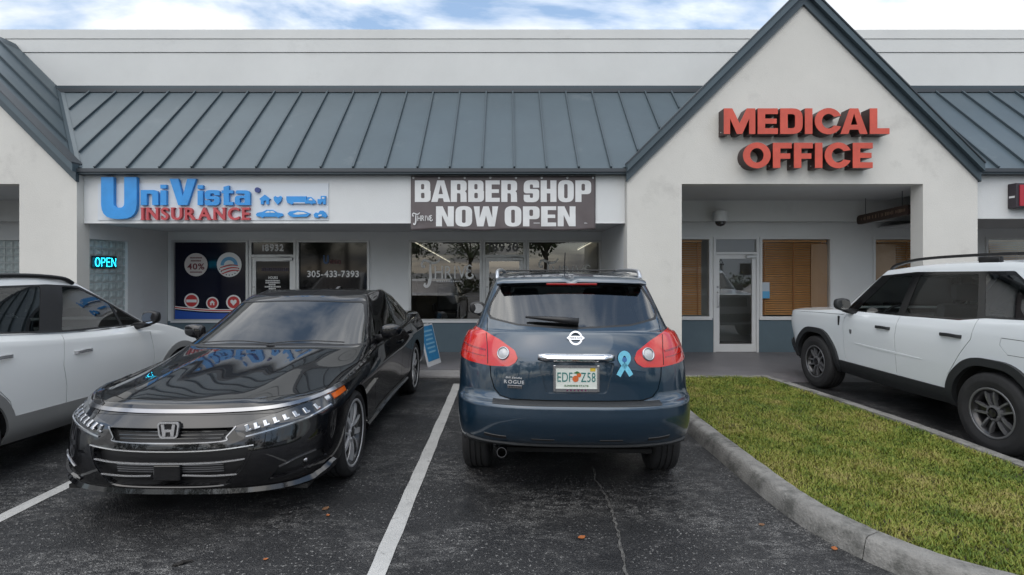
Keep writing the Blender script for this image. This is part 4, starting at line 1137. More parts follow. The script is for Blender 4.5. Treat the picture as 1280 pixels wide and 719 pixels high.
class Shell:
    """a car body sheet from which windows, lamps, doors gaps and arches are cut exactly"""
    def __init__(s, levels, root, paint, sub=5):
        s.bm = body_bm(levels, sub); s.root = root; s.paint = paint
        s.bvh = BVHTree.FromBMesh(s.bm)
        s.clean = []
    def hit(s, ax, a, b, sign):
        """surface point and normal seen from a side: ax='side' a=y,b=z sign=+1/-1 (x side); 'end' a=x,b=z sign=-1 front +1 rear; 'top' a=x,b=y"""
        if ax == 'side': o, d = Vector((sign * 3, a, b)), Vector((-sign, 0, 0))
        elif ax == 'end': o, d = Vector((a, sign * 5, b)), Vector((0, -sign, 0))
        else: o, d = Vector((a, b, 4)), Vector((0, 0, -1))
        loc, nrm, _, _ = s.bvh.ray_cast(o, d)
        if loc is None: return None, None
        if nrm.dot(d) > 0: nrm = -nrm
        return loc, nrm
    def cut(s, poly, ax, cond):
        bm = s.bm; i, j = AX[ax]
        x0 = min(p[0] for p in poly) - .03; x1 = max(p[0] for p in poly) + .03
        y0 = min(p[1] for p in poly) - .03; y1 = max(p[1] for p in poly) + .03
        cand = set()
        for f in bm.faces:
            c = f.calc_center_median()
            if x0 - .08 < c[i] < x1 + .08 and y0 - .08 < c[j] < y1 + .08 and cond(c, f.normal): cand.add(f)
        n = len(poly)
        for k in range(n):
            a, b = poly[k], poly[(k + 1) % n]
            dx, dy = b[0] - a[0], b[1] - a[1]
            if math.hypot(dx, dy) < 1e-6: continue
            ex0, ex1 = min(a[0], b[0]) - 1e-4, max(a[0], b[0]) + 1e-4; ey0, ey1 = min(a[1], b[1]) - 1e-4, max(a[1], b[1]) + 1e-4
            fs = []
            for f in cand:
                us = [v.co[i] for v in f.verts]; ws = [v.co[j] for v in f.verts]
                if max(us) < ex0 or min(us) > ex1 or max(ws) < ey0 or min(ws) > ey1: continue
                sd = [dx * (w - a[1]) - dy * (u - a[0]) for u, w in zip(us, ws)]
                if max(sd) <= 1e-7 or min(sd) >= -1e-7: continue
                fs.append(f)
            if not fs: continue
            es = {e for f in fs for e in f.edges}; vs = {v for f in fs for v in f.verts}
            no = Vector((0, 0, 0)); no[i] = -dy; no[j] = dx
            co = Vector((0, 0, 0)); co[i] = a[0]; co[j] = a[1]
            for f in fs: cand.discard(f)
            r = bmesh.ops.bisect_plane(bm, geom=list(fs) + list(es) + list(vs), dist=1e-6, plane_co=co, plane_no=no)
            for g in r['geom']:
                if isinstance(g, bmesh.types.BMFace) and g.is_valid: cand.add(g)
        bm.normal_update()
        ins = []
        for f in cand:
            c = f.calc_center_median()
            if cond(c, f.normal) and pip(poly, (c[i], c[j])): ins.append(f)
        idx = {}; V = []; Nn = []; F = []
        for f in ins:
            q = []
            for v in f.verts:
                if v not in idx: idx[v] = len(V); V.append(v.co.copy()); Nn.append(v.normal.copy())
                q.append(idx[v])
            F.append(q)
        bmesh.ops.delete(bm, geom=ins, context='FACES')
        return V, Nn, F
    def piece(s, name, m, geo, off=0.0, thick=.006, parent=None):
        V, Nn, F = geo
        if not F: print('EMPTY PIECE', name); return None
        me = MB(); n = len(V)
        vs = [v + q * off for v, q in zip(V, Nn)]
        cnt = set()
        for f in F:
            for i in range(len(f)): cnt.add((f[i], f[(i + 1) % len(f)]))
        bd = [(a, b) for (a, b) in cnt if (b, a) not in cnt]
        fs = [tuple(f) for f in F]
        if thick:
            rim = {}
            for a, b in bd:
                for v in (a, b):
                    if v not in rim: rim[v] = len(vs); vs.append(V[v] + Nn[v] * (off - thick))
            fs += [(b, a, rim[a], rim[b]) for a, b in bd]
        mesh = bpy.data.meshes.new(name); mesh.from_pydata(vs, [], fs); mesh.materials.append(m)
        bm = bmesh.new(); bm.from_mesh(mesh)
        bs = {tuple(sorted(e)) for e in bd}
        for e in bm.edges:
            if tuple(sorted((e.verts[0].index, e.verts[1].index))) in bs: e.smooth = False
        for f in bm.faces: f.smooth = True
        bm.to_mesh(mesh); bm.free()
        o = bpy.data.objects.new(name, mesh); COL.objects.link(o); o.parent = parent or s.root
        return o
    def panel(s, name, m, poly, ax, cond, off=0.0, thick=.006, parent=None):
        return s.piece(name, m, s.cut(poly, ax, cond), off, thick, parent)
    def gap(s, pts, ax, cond, w=.007, depth=.010, m=None, name='panel_gap', parent=None, r=None):
        """a narrow groove along a polyline"""
        pts = [Vector(p) for p in pts]; L = []; Rr = []
        for i, p in enumerate(pts):
            a = pts[max(0, i - 1)]; b = pts[min(len(pts) - 1, i + 1)]; t = (b - a).normalized(); n = Vector((-t.y, t.x))
            L.append(tuple(p + n * w / 2)); Rr.append(tuple(p - n * w / 2))
        return s.piece(name, m or gap_m, s.cut(L + Rr[::-1], ax, cond), -depth, 0, parent)
    def ribbon_on(s, pts, ax, sign, w, h, name, m, parent=None, lift=0.0, taper=0.0, k=6):
        """a raised moulding laid on the body along a projected polyline"""
        sp = spline(pts, k); vs = []; fs = []; P_ = []
        for p in sp:
            q, nn = s.hit(ax, p[0], p[1], sign)
            if q is not None: P_.append((q, nn))
        n = len(P_)
        for i, (q, nn) in enumerate(P_):
            t = (P_[min(n - 1, i + 1)][0] - P_[max(0, i - 1)][0]).normalized(); e = t.cross(nn).normalized()
            u = i / max(1, n - 1); ww = w * (1 - taper * abs(2 * u - 1) ** 3)
            q = q + nn * lift
            vs += [q + e * ww / 2 - nn * .004, q + e * ww * .38 + nn * h, q - e * ww * .38 + nn * h, q - e * ww / 2 - nn * .004]
        for i in range(n - 1):
            for c in range(3): fs.append((4 * i + c, 4 * i + c + 1, 4 * i + 5 + c, 4 * i + 4 + c))
        fs += [(0, 3, 2, 1), (4 * n - 4, 4 * n - 3, 4 * n - 2, 4 * n - 1)]
        return MB().add(vs, fs).build(name, m, parent or s.root, smooth=True, autosharp=R(50))
    def finish(s, name='body', flange=.02):
        bm = s.bm; bm.normal_update()
        bd = [e for e in bm.edges if len(e.link_faces) == 1]
        mp = {}
        for e in bd:
            for v in e.verts:
                if v not in mp: mp[v] = (v.co - v.normal * flange)
        nv = {v: bm.verts.new(c) for v, c in mp.items()}
        for e in bd:
            e.smooth = False
            l = e.link_loops[0]; a, b = l.vert, l.link_loop_next.vert
            try:
                f = bm.faces.new((b, a, nv[a], nv[b])); f.smooth = True
            except ValueError: pass
        me = bpy.data.meshes.new(name); bm.to_mesh(me); bm.free(); me.materials.append(s.paint)
        o = bpy.data.objects.new(name, me); COL.objects.link(o); o.parent = s.root
        return o
def is_side(sg, x=.35, nx=.25): return lambda c, n: c.x * sg > x and n.x * sg > nx
def is_front(y, ny=-.15): return lambda c, n: c.y < y and n.y < ny
def is_rear(y, ny=.15): return lambda c, n: c.y > y and n.y > ny
def is_top(nz=.3): return lambda c, n: n.z > nz
def circ(cy, cz, r, n=40, a0=0, a1=360): return [(cy + r * math.cos(R(a0 + (a1 - a0) * i / n)), cz + r * math.sin(R(a0 + (a1 - a0) * i / n))) for i in range(n if a1 - a0 == 360 else n + 1)]

gap_m = mat('dark_panel_gap', (.004, .004, .004), .8)
rubber = mat('tyre_rubber', (.016, .016, .017), .75, var=.25, vscale=14, bump=.15, bscale=160)
trim_black = mat('satin_black_trim', (.010, .010, .011), .42, var=.15, vscale=20)
gloss_black = mat('gloss_black_trim', (.005, .005, .006), .12, coat=.6)
clad_black = mat('grained_black_cladding', (.017, .019, .021), .55, var=.15, vscale=30, bump=.2, bscale=400)
under_m = mat('dark_underbody', (.008, .008, .008), .9)
chrome = mat('chrome', (.62, .62, .63), .10, metal=1.0)
satin_chrome = mat('smoked_chrome', (.30, .30, .31), .16, metal=1.0)
alloy_silver = mat('machined_alloy', (.60, .60, .61), .36, metal=.5)
alloy_dark = mat('dark_alloy', (.20, .202, .21), .34, metal=.6)
alloy_black = mat('black_alloy', (.010, .010, .011), .28, coat=.4)
disc_m = mat('brake_disc_steel', (.12, .115, .11), .4, metal=.8)
seat_m = mat('grey_seat_fabric', (.060, .060, .062), .8, var=.1)
cabin_m = mat('dark_cabin_plastic', (.014, .014, .015), .7)
mirror_m = mat('mirror_glass', (.7, .72, .74), .03, metal=1.0)
tint_glass = glass('tinted_car_glass', (.10, .11, .11), .97, .42, .02)
clear_glass = glass('green_car_glass', (.82, .88, .85), .95, .30, .0)
smoke_glass = glass('light_smoke_car_glass', (.66, .70, .69), .95, .30, .0)
privacy_glass = glass('privacy_car_glass', (.30, .33, .33), .97, .42, .05)
red_lens = mat('red_lamp_lens', (.50, .010, .004), .12, coat=1.0)
red_dark = mat('deep_red_lamp_band', (.26, .004, .005), .15, coat=1.0)
clear_lens = mat('clear_lamp_lens', (.42, .43, .44), .08, coat=1.0)
amber_lens = mat('amber_lamp_lens', (.55, .10, .008), .15, coat=.8)
lamp_dark = mat('smoked_lamp_housing', (.012, .013, .015), .06, coat=1.0)
led_m = mat('lamp_reflector', (.40, .41, .43), .16, metal=.9)

def spoke_bar(m, a, r0, r1, w0, w1, x0, x1, th, twist=0.0, off0=0.0, off1=0.0):
    """bar from radius r0 to r1 at angle a; x0,x1 outer face position along the axle"""
    n = 6; rings = []
    for i in range(n + 1):
        t = i / n; r = r0 + (r1 - r0) * t; aa = a + twist * t
        w = (w0 + (w1 - w0) * t) / 2; x = x0 + (x1 - x0) * t + .012 * math.sin(math.pi * t); o = off0 + (off1 - off0) * t
        c, s_ = math.cos(aa), math.sin(aa)
        def P_(q, xx): return (xx, c * r - s_ * (q + o), s_ * r + c * (q + o))
        rings.append([P_(-w, x - th), P_(-w * .85, x), P_(w * .85, x), P_(w, x - th)])
    vs = [v for rg in rings for v in rg]; fs = []
    for i in range(n):
        for k in range(4): fs.append((4 * i + k, 4 * i + (k + 1) % 4, 4 * i + 4 + (k + 1) % 4, 4 * i + 4 + k))
    fs += [(0, 1, 2, 3), (4 * n, 4 * n + 3, 4 * n + 2, 4 * n + 1)]
    m.add(vs, fs)
def make_wheel(root, style, Rt, Rr, wd, face_m, barrel_m, proto_cache={}):
    """axle along +x, outer face at +wd/2. wheel > tyre, spokes, hub cap, brake disc"""
    h = wd / 2
    m = MB().lathe([(-h * .9, Rr - .005), (-h * .9, Rr + .006), (-h * .55, Rr - .05), (h * .35, Rr - .055), (h * .80, Rr - .022), (h * .90, Rr - .012), (h * .93, Rr + .006), (h * .86, Rr + .008)], (0, 0, 0), 'x', 56)
    wh = m.build('wheel', barrel_m, root, smooth=True, autosharp=R(40))
    lip = MB().lathe([(h * .90, Rr - .016), (h * .945, Rr - .010), (h * .95, Rr + .003), (h * .90, Rr + .008)], (0, 0, 0), 'x', 56, closed=True).build('rim_lip', face_m, wh, smooth=True)
    prof = [(-h * .80, Rr), (-h * .98, Rr + (Rt - Rr) * .25), (-h * 1.02, Rr + (Rt - Rr) * .55), (-h * .93, Rt - .014), (-h * .80, Rt - .003)]
    tr = []
    for k in range(4):
        a = -h * .72 + k * h * .38
        tr += [(a, Rt), (a + h * .27, Rt), (a + h * .275, Rt - .008), (a + h * .365, Rt - .008)]
    prof += tr[:-2] + [(h * .80, Rt - .003), (h * .93, Rt - .014), (h * 1.0, Rt - .03), (h * 1.02, Rr + (Rt - Rr) * .55), (h * 1.035, Rr + (Rt - Rr) * .5), (h * 1.02, Rr + (Rt - Rr) * .42), (h * .98, Rr + (Rt - Rr) * .2), (h * .88, Rr)]
    MB().lathe(prof, (0, 0, 0), 'x', 72).build('tyre', rubber, wh, smooth=True, autosharp=R(45))
    dm = MB().lathe([(h * .0, .05), (h * .0, Rr - .07), (-h * .2, Rr - .07), (-h * .2, .05)], (0, 0, 0), 'x', 40)
    dm.build('brake_disc', disc_m, wh, smooth=True, autosharp=R(40))
    MB().lathe([(-h * .30, .001), (-h * .30, Rr - .052)], (0, 0, 0), 'x', 40).build('wheel_back', under_m, wh)
    xf = h * .72
    sp = MB(); dk = MB()
    if style == 'blade5':            # five wide twisted blades, machined edges with black pockets
        for k in range(5):
            a = 2 * math.pi * k / 5 + .3
            spoke_bar(dk, a, .05, Rr - .02, .085, .155, xf - .016, xf - .020, .035)
            spoke_bar(sp, a, .05, Rr - .012, .040, .046, xf, xf, .03, 0, -.014, -.050)
            spoke_bar(dk, a, .055, Rr - .012, .030, .050, xf - .004, xf - .004, .03, 0, .018, .060)
            spoke_bar(sp, a, .055, Rr - .012, .012, .012, xf, xf, .02, 0, .036, .086)
    elif style == 'double5':
        for k in range(5):
            a = 2 * math.pi * k / 5 + .2
            spoke_bar(dk, a, .05, Rr - .015, .10, .10, xf - .028, xf - .03, .03)
            for o in (-1, 1): spoke_bar(sp, a, .06, Rr - .012, .022, .018, xf - .006, xf, .035, 0, o * .026, o * .046)
    else:
        for k in range(5):
            a = 2 * math.pi * k / 5
            spoke_bar(sp, a, .05, Rr - .012, .085, .07, xf, xf, .04)
            spoke_bar(dk, a + .63, .05, Rr - .04, .03, .05, xf - .06, xf - .06, .02)
    sp.lathe([(xf - .03, .075), (xf + .004, .070), (xf + .010, .050)], (0, 0, 0), 'x', 30)
    for k in range(5):
        a = 2 * math.pi * k / 5 + .5
        sp.lathe([(xf - .01, .010), (xf + .012, .010), (xf + .014, .001)], (0, math.cos(a) * .057, math.sin(a) * .057), 'x', 8)
    sp.build('spokes', face_m, wh, smooth=True, autosharp=R(35))
    dk.build('spoke_pockets', alloy_black, wh, smooth=True, autosharp=R(35))
    MB().lathe([(xf + .0, .036), (xf + .014, .034), (xf + .018, .001)], (0, 0, 0), 'x', 24).build('hub_cap', barrel_m, wh, smooth=True, autosharp=R(40))
    return wh
def put_wheels(root, style, Rt, Rr, wd, face_m, barrel_m, ya, xo, steer=0.0):
    """ya=(front,rear) axle positions, xo = outer tyre face offset"""
    first = None
    for y in ya:
        for sg in (1, -1):
            if first is None: w = first = make_wheel(root, style, Rt, Rr, wd, face_m, barrel_m)
            else: w = copy_tree(first, root)
            w.location = (sg * (xo - wd / 2), y, Rt)
            w.rotation_euler = (random.uniform(0, 6.2), 0, 0 if sg > 0 else math.pi)
def wheel_wells(root, ya, r, x_in, x_out, rt):
    for y in ya:
        for sg in (1, -1):
            m = MB()
            ring = [(y + r * math.cos(R(a)), rt + r * math.sin(R(a))) for a in range(0, 181, 9)]
            n = len(ring)
            m.add([(sg * x_in, p[0], p[1]) for p in ring] + [(sg * x_out, p[0], p[1]) for p in ring], [(i, i + 1, i + 1 + n, i + n) for i in range(n - 1)] + [tuple(range(n))])
            m.build('wheel_well', under_m, root, fix=False)
def cabin(root, y0, y1, w, z0, zb, seats, dash_y, belt, hs=1.0):
    """dark tub, seats, dashboard and steering wheel"""
    MB().box(-w, w, y0, y1, z0, z0 + .03).box(-w, -w + .03, y0, y1, z0, belt).box(w - .03, w, y0, y1, z0, belt).build('cabin_tub', cabin_m, root)
    MB().box(-w + .04, w - .04, dash_y - .35, dash_y + .1, belt - .30, belt - .02, bev=.06).build('dashboard', cabin_m, root, smooth=True, autosharp=R(40))
    for (x, y, wd, nm) in seats:
        m = MB().box(x - wd / 2, x + wd / 2, y - .25, y + .25, z0 + .12, z0 + .30, bev=.05)
        h_ = hs if wd > .8 else 1.0
        bk = [(y + .16, z0 + .26), (y + .30, z0 + .26), (y + .42, z0 + .86 * h_), (y + .32, z0 + .88 * h_)]
        m.prism(round_poly(bk, .05, 3), 'x', x - wd / 2 + .02, x + wd / 2 - .02)
        s = m.build('seat', seat_m, root, smooth=True, autosharp=R(45))
        for hx in ([x] if wd < .8 else [x - wd * .3, x + wd * .3]):
            MB().box(hx - .13, hx + .13, y + .33, y + .43, z0 + .90 * h_, z0 + 1.09 * h_, bev=.04).box(hx - .05, hx - .035, y + .37, y + .385, z0 + .84 * h_, z0 + .92 * h_).box(hx + .035, hx + .05, y + .37, y + .385, z0 + .84 * h_, z0 + .92 * h_).build('headrest', seat_m, s, smooth=True, autosharp=R(45))
    cx, cy, cz = .38, dash_y + .20, belt - .06
    pts = [(cx + .18 * math.cos(a), cy + .06 * math.sin(a) * .9, cz + .17 * math.sin(a)) for a in [2 * math.pi * k / 24 for k in range(24)]]
    MB().tube(pts, .014, 8, closed=True).box(cx - .17, cx + .17, cy - .02, cy + .01, cz - .02, cz + .02).build('steering_wheel', cabin_m, root, smooth=True)
def mirror(root, sh, sg, c, paint, size=(.20, .10, .15), base=None):
    """door mirror: shell with glass facing the rear of the car, on a short foot"""
    w, d, h = size; x, y, z = c
    bm = bmesh.new(); bmesh.ops.create_cube(bm, size=2.0)
    bmesh.ops.subdivide_edges(bm, edges=bm.edges[:], cuts=3, use_grid_fill=True)
    for v in bm.verts:
        p = v.co.copy(); q = p.normalized()
        f = p * .45 + q * 1.05 * .55
        taper = 1 - .28 * max(0, f.x)          # narrower outward
        yy = f.y * (1.15 if f.y < 0 else .55)
        v.co = Vector((x + sg * f.x * w / 2, y + yy * d / 2 + max(0, f.x) * .02, z + f.z * h / 2 * taper + .01 * f.x))
    bm.verts.index_update()
    m = MB().add([v.co.copy() for v in bm.verts], [[v.index for v in f.verts] for f in bm.faces]); bm.free()
    o = m.build('mirror', paint, root, smooth=True)
    sm = o.modifiers.new('round', 'SUBSURF'); sm.levels = 1; sm.render_levels = 1
    gl = [(x + sg * (u * w * .41), y + d * .30, z + v * h * .36 * (1 - .2 * max(0, u))) for u, v in circ(0, 0, 1.0, 20)]
    MB().add(gl, [tuple(range(20))]).build('mirror_glass', mirror_m, o)
    bx = base or (x - sg * w * .62, y - .01, z - h * .55)
    MB().tube([(x - sg * w * .1, y, z - h * .35), (x - sg * w * .35, y, z - h * .45), bx], [.035, .034, .04], 10).build('mirror_foot', trim_black, o, smooth=True)
    return o
def handle(root, sh, sg, y, z, L, m, h=.028):
    q, n = sh.hit('side', y, z, sg)
    if q is None: return
    x = q.x
    pts = [(x - sg * .01, y - L / 2, z), (x + sg * .022, y - L / 2 + .025, z), (x + sg * .030, y, z + .004), (x + sg * .022, y + L / 2 - .025, z), (x - sg * .01, y + L / 2, z)]
    mb = MB(); sp = spline(pts, 4); vs = []; fs = []
    for p in sp:
        for (dx, dz) in ((-.006, -h / 2), (.006, -h * .4), (.006, h * .4), (-.006, h / 2)): vs.append((p.x + sg * dx, p.y, p.z + dz))
    nn = len(sp)
    for i in range(nn - 1):
        for k in range(4): fs.append((4 * i + k, 4 * i + (k + 1) % 4, 4 * i + 4 + (k + 1) % 4, 4 * i + 4 + k))
    mb.add(vs, fs).build('door_handle', m, root, smooth=True, autosharp=R(50))
# ------------------------------------------------------------------ black sedan, nose out
paint_black = mat('black_car_paint', (.0030, .0030, .0040), .45, coat=1.0, spec=.06, cior=1.62)
bright_strip = mat('bright_chrome_trim', (.66, .66, .67), .26, metal=.75)
def both(poly): return [(-p[0], p[1]) for p in reversed(poly)]
def make_sedan():
    root = empty('sedan')
    def hz(x, y):
        s = min(1.2, max(0, (y + 2.26) / 1.26)); ax = abs(x)
        z = .768 + .205 * s ** .85 - .105 * (ax / .88) ** 2.3 * (.75 + .35 * s)
        z += .016 * math.exp(-((ax - (.36 + .14 * s)) / .09) ** 2) * min(1, s * 2) - .008 * math.exp(-(ax / .18) ** 2) * min(1, s * 2)
        return z
    def topz(nodes):
        def f(x, y):
            b = interp(nodes, y)
            if y < -1.0: return hz(x, y)
            if y > -.5: return b
            t = (y + 1.0) / .5; return hz(x, y) * (1 - t) + b * t
        return f
    Lv = [
        dict(f=(-2.22, -1.72, 3.0), r=(2.40, 1.95, 3), w=[(-1.72, .86), (0, .84), (1.95, .84)], z=[(-2.24, .205), (-1.7, .20), (0, .21), (2.4, .26)], sub=3),
        dict(f=(-2.345, -1.72, 2.9), r=(2.49, 1.95, 2.9), w=[(-1.72, .915), (-.9, .90), (0, .880), (.9, .90), (1.95, .91)], z=[(-2.36, .285), (-1.4, .30), (0, .32), (2.49, .40)], sub=5),
        dict(f=(-2.385, -1.70, 2.7), r=(2.53, 1.95, 2.8), w=[(-1.7, .93), (-.9, .912), (0, .895), (.9, .912), (1.95, .925)], z=[(-2.38, .47), (0, .50), (2.5, .58)], sub=7),
        dict(f=(-2.345, -1.70, 2.6), r=(2.50, 1.95, 2.7), w=[(-1.7, .930), (0, .925), (1.95, .925)], z=[(-2.35, .645), (-1.4, .705), (0, .750), (1.9, .83), (2.5, .86)], sharp=True, sub=5),
        dict(f=(-2.262, -1.62, 2.3), r=(2.44, 1.9, 2.6), w=[(-1.62, .878), (-.6, .888), (0, .89), (1.4, .88), (1.9, .86)], z=[(-2.26, .752), (-1.9, .775), (-1.4, .82), (-.6, .885), (0, .912), (1.4, .968), (2.0, 1.0), (2.44, 1.02)], sub=3),
        dict(f=(-2.19, -1.52, 2.25), r=(2.39, 1.86, 2.5), w=[(-1.52, .868), (0, .884), (1.86, .84)], z=topz([(-.6, .905), (0, .925), (1.4, .985), (1.9, 1.025), (2.4, 1.05)]), sub=7),
        dict(f=(-1.6, -1.05, 2.2), r=(2.18, 1.72, 2.4), w=[(-1.05, .858), (0, .877), (1.72, .81)], z=topz([(-.6, .925), (0, .942), (1.4, 1.0), (2.2, 1.07)]), sub=7),
        dict(f=(-1.02, -.60, 3.3), r=(1.95, 1.5, 2.2), w=[(-.52, .848), (0, .866), (.9, .858), (1.5, .785)], z=[(-1.02, .968), (-.52, .935), (0, .955), (1.0, .995), (1.5, 1.035), (1.95, 1.08)], sharp=True, sub=14),
        dict(f=(-.20, -.03, 3.0), r=(1.22, 1.0, 2.4), w=[(.02, .650), (.5, .685), (1.0, .635)], z=[(-.2, 1.338), (.02, 1.345), (.5, 1.385), (1.0, 1.355), (1.22, 1.325)], sub=4),
        dict(f=(-.11, .1, 2.2), r=(1.15, .95, 2.2), w=[(.1, .52), (.5, .55), (.95, .51)], z=[(-.12, 1.372), (.5, 1.418), (1.15, 1.355)], sub=5),
        dict(f=(.02, .15, 2), r=(1.05, .9, 2), w=[(0, .002)], z=[(0, 1.392), (.5, 1.434), (1.05, 1.375)]),
    ]
    sh = Shell(Lv, root, paint_black)
    # glass
    wsp = round_poly([(-.822, .972), (-.40, .992), (0, .996), (.40, .992), (.822, .972), (.636, 1.314), (.25, 1.328), (0, 1.331), (-.25, 1.328), (-.636, 1.314)], [.03, 0, 0, 0, .03, .03, 0, 0, 0, .03])
    wcond = lambda c, n: -1.15 < c.y < .1 and c.z > .93 and n.y < -.18
    sh.panel('windshield', tint_glass, wsp, 'end', wcond, -.004, .006)
    wout = [(-.845, .958), (-.40, .976), (0, .978), (.40, .976), (.845, .958), (.650, 1.326), (0, 1.3405), (-.650, 1.326)]
    sh.panel('windshield_surround', trim_black, wout, 'end', wcond, -.001, .004)
    sh.panel('rear_glass', tint_glass, [(-.60, 1.10), (.60, 1.10), (.46, 1.315), (-.46, 1.315)], 'end', lambda c, n: c.y > 1.1 and c.z > 1.06 and n.y > .15, -.004)
    for sg in (1, -1):
        cs = is_side(sg, .4, .3)
        wc = lambda c, n, sg=sg: c.x * sg > .4 and n.x * sg > .3 and c.z > .93
        sh.panel('front_side_glass', tint_glass, round_poly([(-.52, .980), (.045, 1.312), (.50, 1.362), (.47, .998)], .02), 'side', wc, -.004)
        sh.panel('rear_side_glass', tint_glass, round_poly([(.54, .998), (.57, 1.362), (.86, 1.345), (1.08, 1.265), (1.12, 1.03)], .02), 'side', wc, -.004)
        sh.panel('quarter_glass', tint_glass, round_poly([(1.16, 1.03), (1.13, 1.24), (1.42, 1.09)], .015), 'side', wc, -.004)
        sh.panel('window_frame', gloss_black, round_poly([(-.60, .962), (.015, 1.330), (.50, 1.382), (.90, 1.362), (1.14, 1.275), (1.50, 1.09), (1.14, 1.012), (.5, .982)], .02), 'side', wc, -.001, .004)
        # wheel arches
        for ya in (-1.415, 1.415): sh.cut(circ(ya, .335, .378, 44), 'side', lambda c, n, sg=sg: c.x * sg > .6 and c.z < .80)
        # doors and fuel flap
        lo = lambda c, n, sg=sg: c.x * sg > .6 and n.x * sg > .2 and c.z < 1.1
        sh.gap([(-.66, .905), (-.70, .80), (-.78, .55), (-.74, .36)], 'side', lo)
        sh.gap([(.50, .955), (.52, .75), (.50, .36)], 'side', lo)
        sh.gap([(1.13, .995), (1.16, .86), (1.03, .66), (.90, .50), (.86, .36)], 'side', lo)
        sh.gap([(-.74, .345), (0, .35), (.86, .355)], 'side', lo)
        sh.gap([(-1.9, .765), (-1.4, .825), (-1.0, .865), (-.66, .895)], 'side', lambda c, n, sg=sg: c.x * sg > .6 and c.z > .74, w=.006)
        sh.gap([(1.95, .5), (1.93, .9)], 'side', lo)
        handle(root, sh, sg, .36, .835, .20, paint_black)
        handle(root, sh, sg, 1.02, .865, .20, paint_black)
        sh.ribbon_on([(-1.0, .265), (0, .27), (.95, .28)], 'side', sg, .06, .022, 'side_skirt', gloss_black)
        sh.ribbon_on([(-.44, .968), (0, .972), (.5, .978), (1.1, 1.004), (1.48, 1.078)], 'side', sg, .018, .006, 'belt_moulding', satin_chrome)
        mirror(root, sh, sg, (sg * .985, -.42, 1.045), paint_black, (.21, .12, .145), (sg * .83, -.40, .965))
    # nose
    fr = lambda c, n: c.y < -1.35 and n.y < -.05
    for sg in (1, -1):
        hp = [(.385, .655), (.60, .705), (.80, .752), (.905, .785), (.918, .745), (.900, .690), (.80, .645), (.62, .603), (.47, .574), (.42, .600)]
        hp = hp if sg > 0 else both(hp)
        hl = sh.panel('headlight', lamp_dark, hp, 'end', fr, -.004, .02)
        am = [(.868, .772), (.908, .782), (.916, .750), (.900, .712), (.872, .700)]
        for k in range(8):
            t = k / 7; x = .47 + .345 * t; z = .640 + .066 * t
            q, n = sh.hit('end', sg * x, z, -1)
            if q:
                m = MB().box(-.013, .013, -.008, .006, -.026, .022, bev=.006).box(-.013, .024, -.008, .006, -.027, -.012, bev=.004); M = Matrix.Translation(q - n * .002) @ n.to_track_quat('-Y', 'Z').to_matrix().to_4x4() @ Matrix.Rotation(R(-18 * sg), 4, 'Y')
                m.v = [M @ v for v in m.v]; m.build('led_cell', led_m, hl)
        sh.ribbon_on([(sg * .47, .588), (sg * .62, .618), (sg * .80, .660), (sg * .885, .696)], 'end', -1, .012, .004, 'light_guide', led_m, hl)
        sh.ribbon_on([(sg * .876, .738), (sg * .890, .742), (sg * .902, .750)], 'end', -1, .045, .003, 'side_marker', amber_lens, hl)
        sh.ribbon_on([(sg * .852, .728), (sg * .866, .735)], 'end', -1, .06, .004, 'lamp_divider', led_m, hl)
        # fog lamp pocket and winglet
        fp = [(.60, .30), (.66, .375), (.80, .43), (.875, .425), (.875, .36), (.80, .315)]
        sh.panel('fog_pocket', trim_black, fp if sg > 0 else both(fp), 'end', fr, -.025, -.025)
        sh.ribbon_on([(sg * .61, .305), (sg * .70, .318), (sg * .80, .335), (sg * .88, .372)], 'end', -1, .018, .012, 'fog_pocket_trim', gloss_black)
        sh.ribbon_on([(sg * .66, .378), (sg * .76, .418), (sg * .84, .433)], 'end', -1, .012, .008, 'fog_pocket_upper_trim', satin_chrome)
        q, n = sh.hit('end', sg * .79, .375, -1)
        MB().lathe([(.02, .021), (-.004, .019), (-.008, .001)], (0, 0, 0), 'y', 18).build('fog_lamp', satin_chrome, root, smooth=True).location = (q.x - sg * .012, q.y + .022, q.z)
    sh.panel('upper_grille', trim_black, [(-.40, .648), (.40, .648), (.335, .566), (-.335, .566)], 'end', fr, -.03, -.03)
    sh.panel('lower_grille', trim_black, round_poly([(-.50, .525), (.50, .525), (.455, .40), (.35, .290), (-.35, .290), (-.455, .40)], .03), 'end', fr, -.045, -.045)
    sh.panel('nose_band', gloss_black, [(-.66, .705), (-.36, .715), (0, .718), (.36, .715), (.66, .705), (.40, .652), (-.40, .652)], 'end', fr, -.003, .004)
    sh.ribbon_on([(-.90, .792), (-.80, .760), (-.60, .736), (-.30, .735), (0, .735), (.30, .735), (.60, .736), (.80, .760), (.90, .792)], 'end', -1, .036, .009, 'chrome_brow', satin_chrome)
    for z in (.628, .608, .588): sh.ribbon_on([(-.36 + (.648 - z) * .6, z), (0, z), (.36 - (.648 - z) * .6, z)], 'end', -1, .009, .006, 'grille_bar', gloss_black, lift=-.02)
    sh.ribbon_on([(-.405, .650), (-.36, .595), (-.335, .568), (0, .560), (.335, .568), (.36, .595), (.405, .650)], 'end', -1, .010, .006, 'grille_trim', satin_chrome, k=5)
    sh.ribbon_on([(-.52, .535), (-.3, .518), (0, .512), (.3, .518), (.52, .535)], 'end', -1, .008, .008, 'chrome_strip', bright_strip)
    sh.ribbon_on([(-.475, .455), (-.3, .442), (0, .438), (.3, .442), (.475, .455)], 'end', -1, .008, .008, 'chrome_strip', bright_strip)
    for a, b_ in ((-.43, -.10), (.10, .43)): sh.ribbon_on([(a, .362), ((a + b_) / 2, .355), (b_, .358)], 'end', -1, .007, .006, 'chrome_strip', bright_strip)
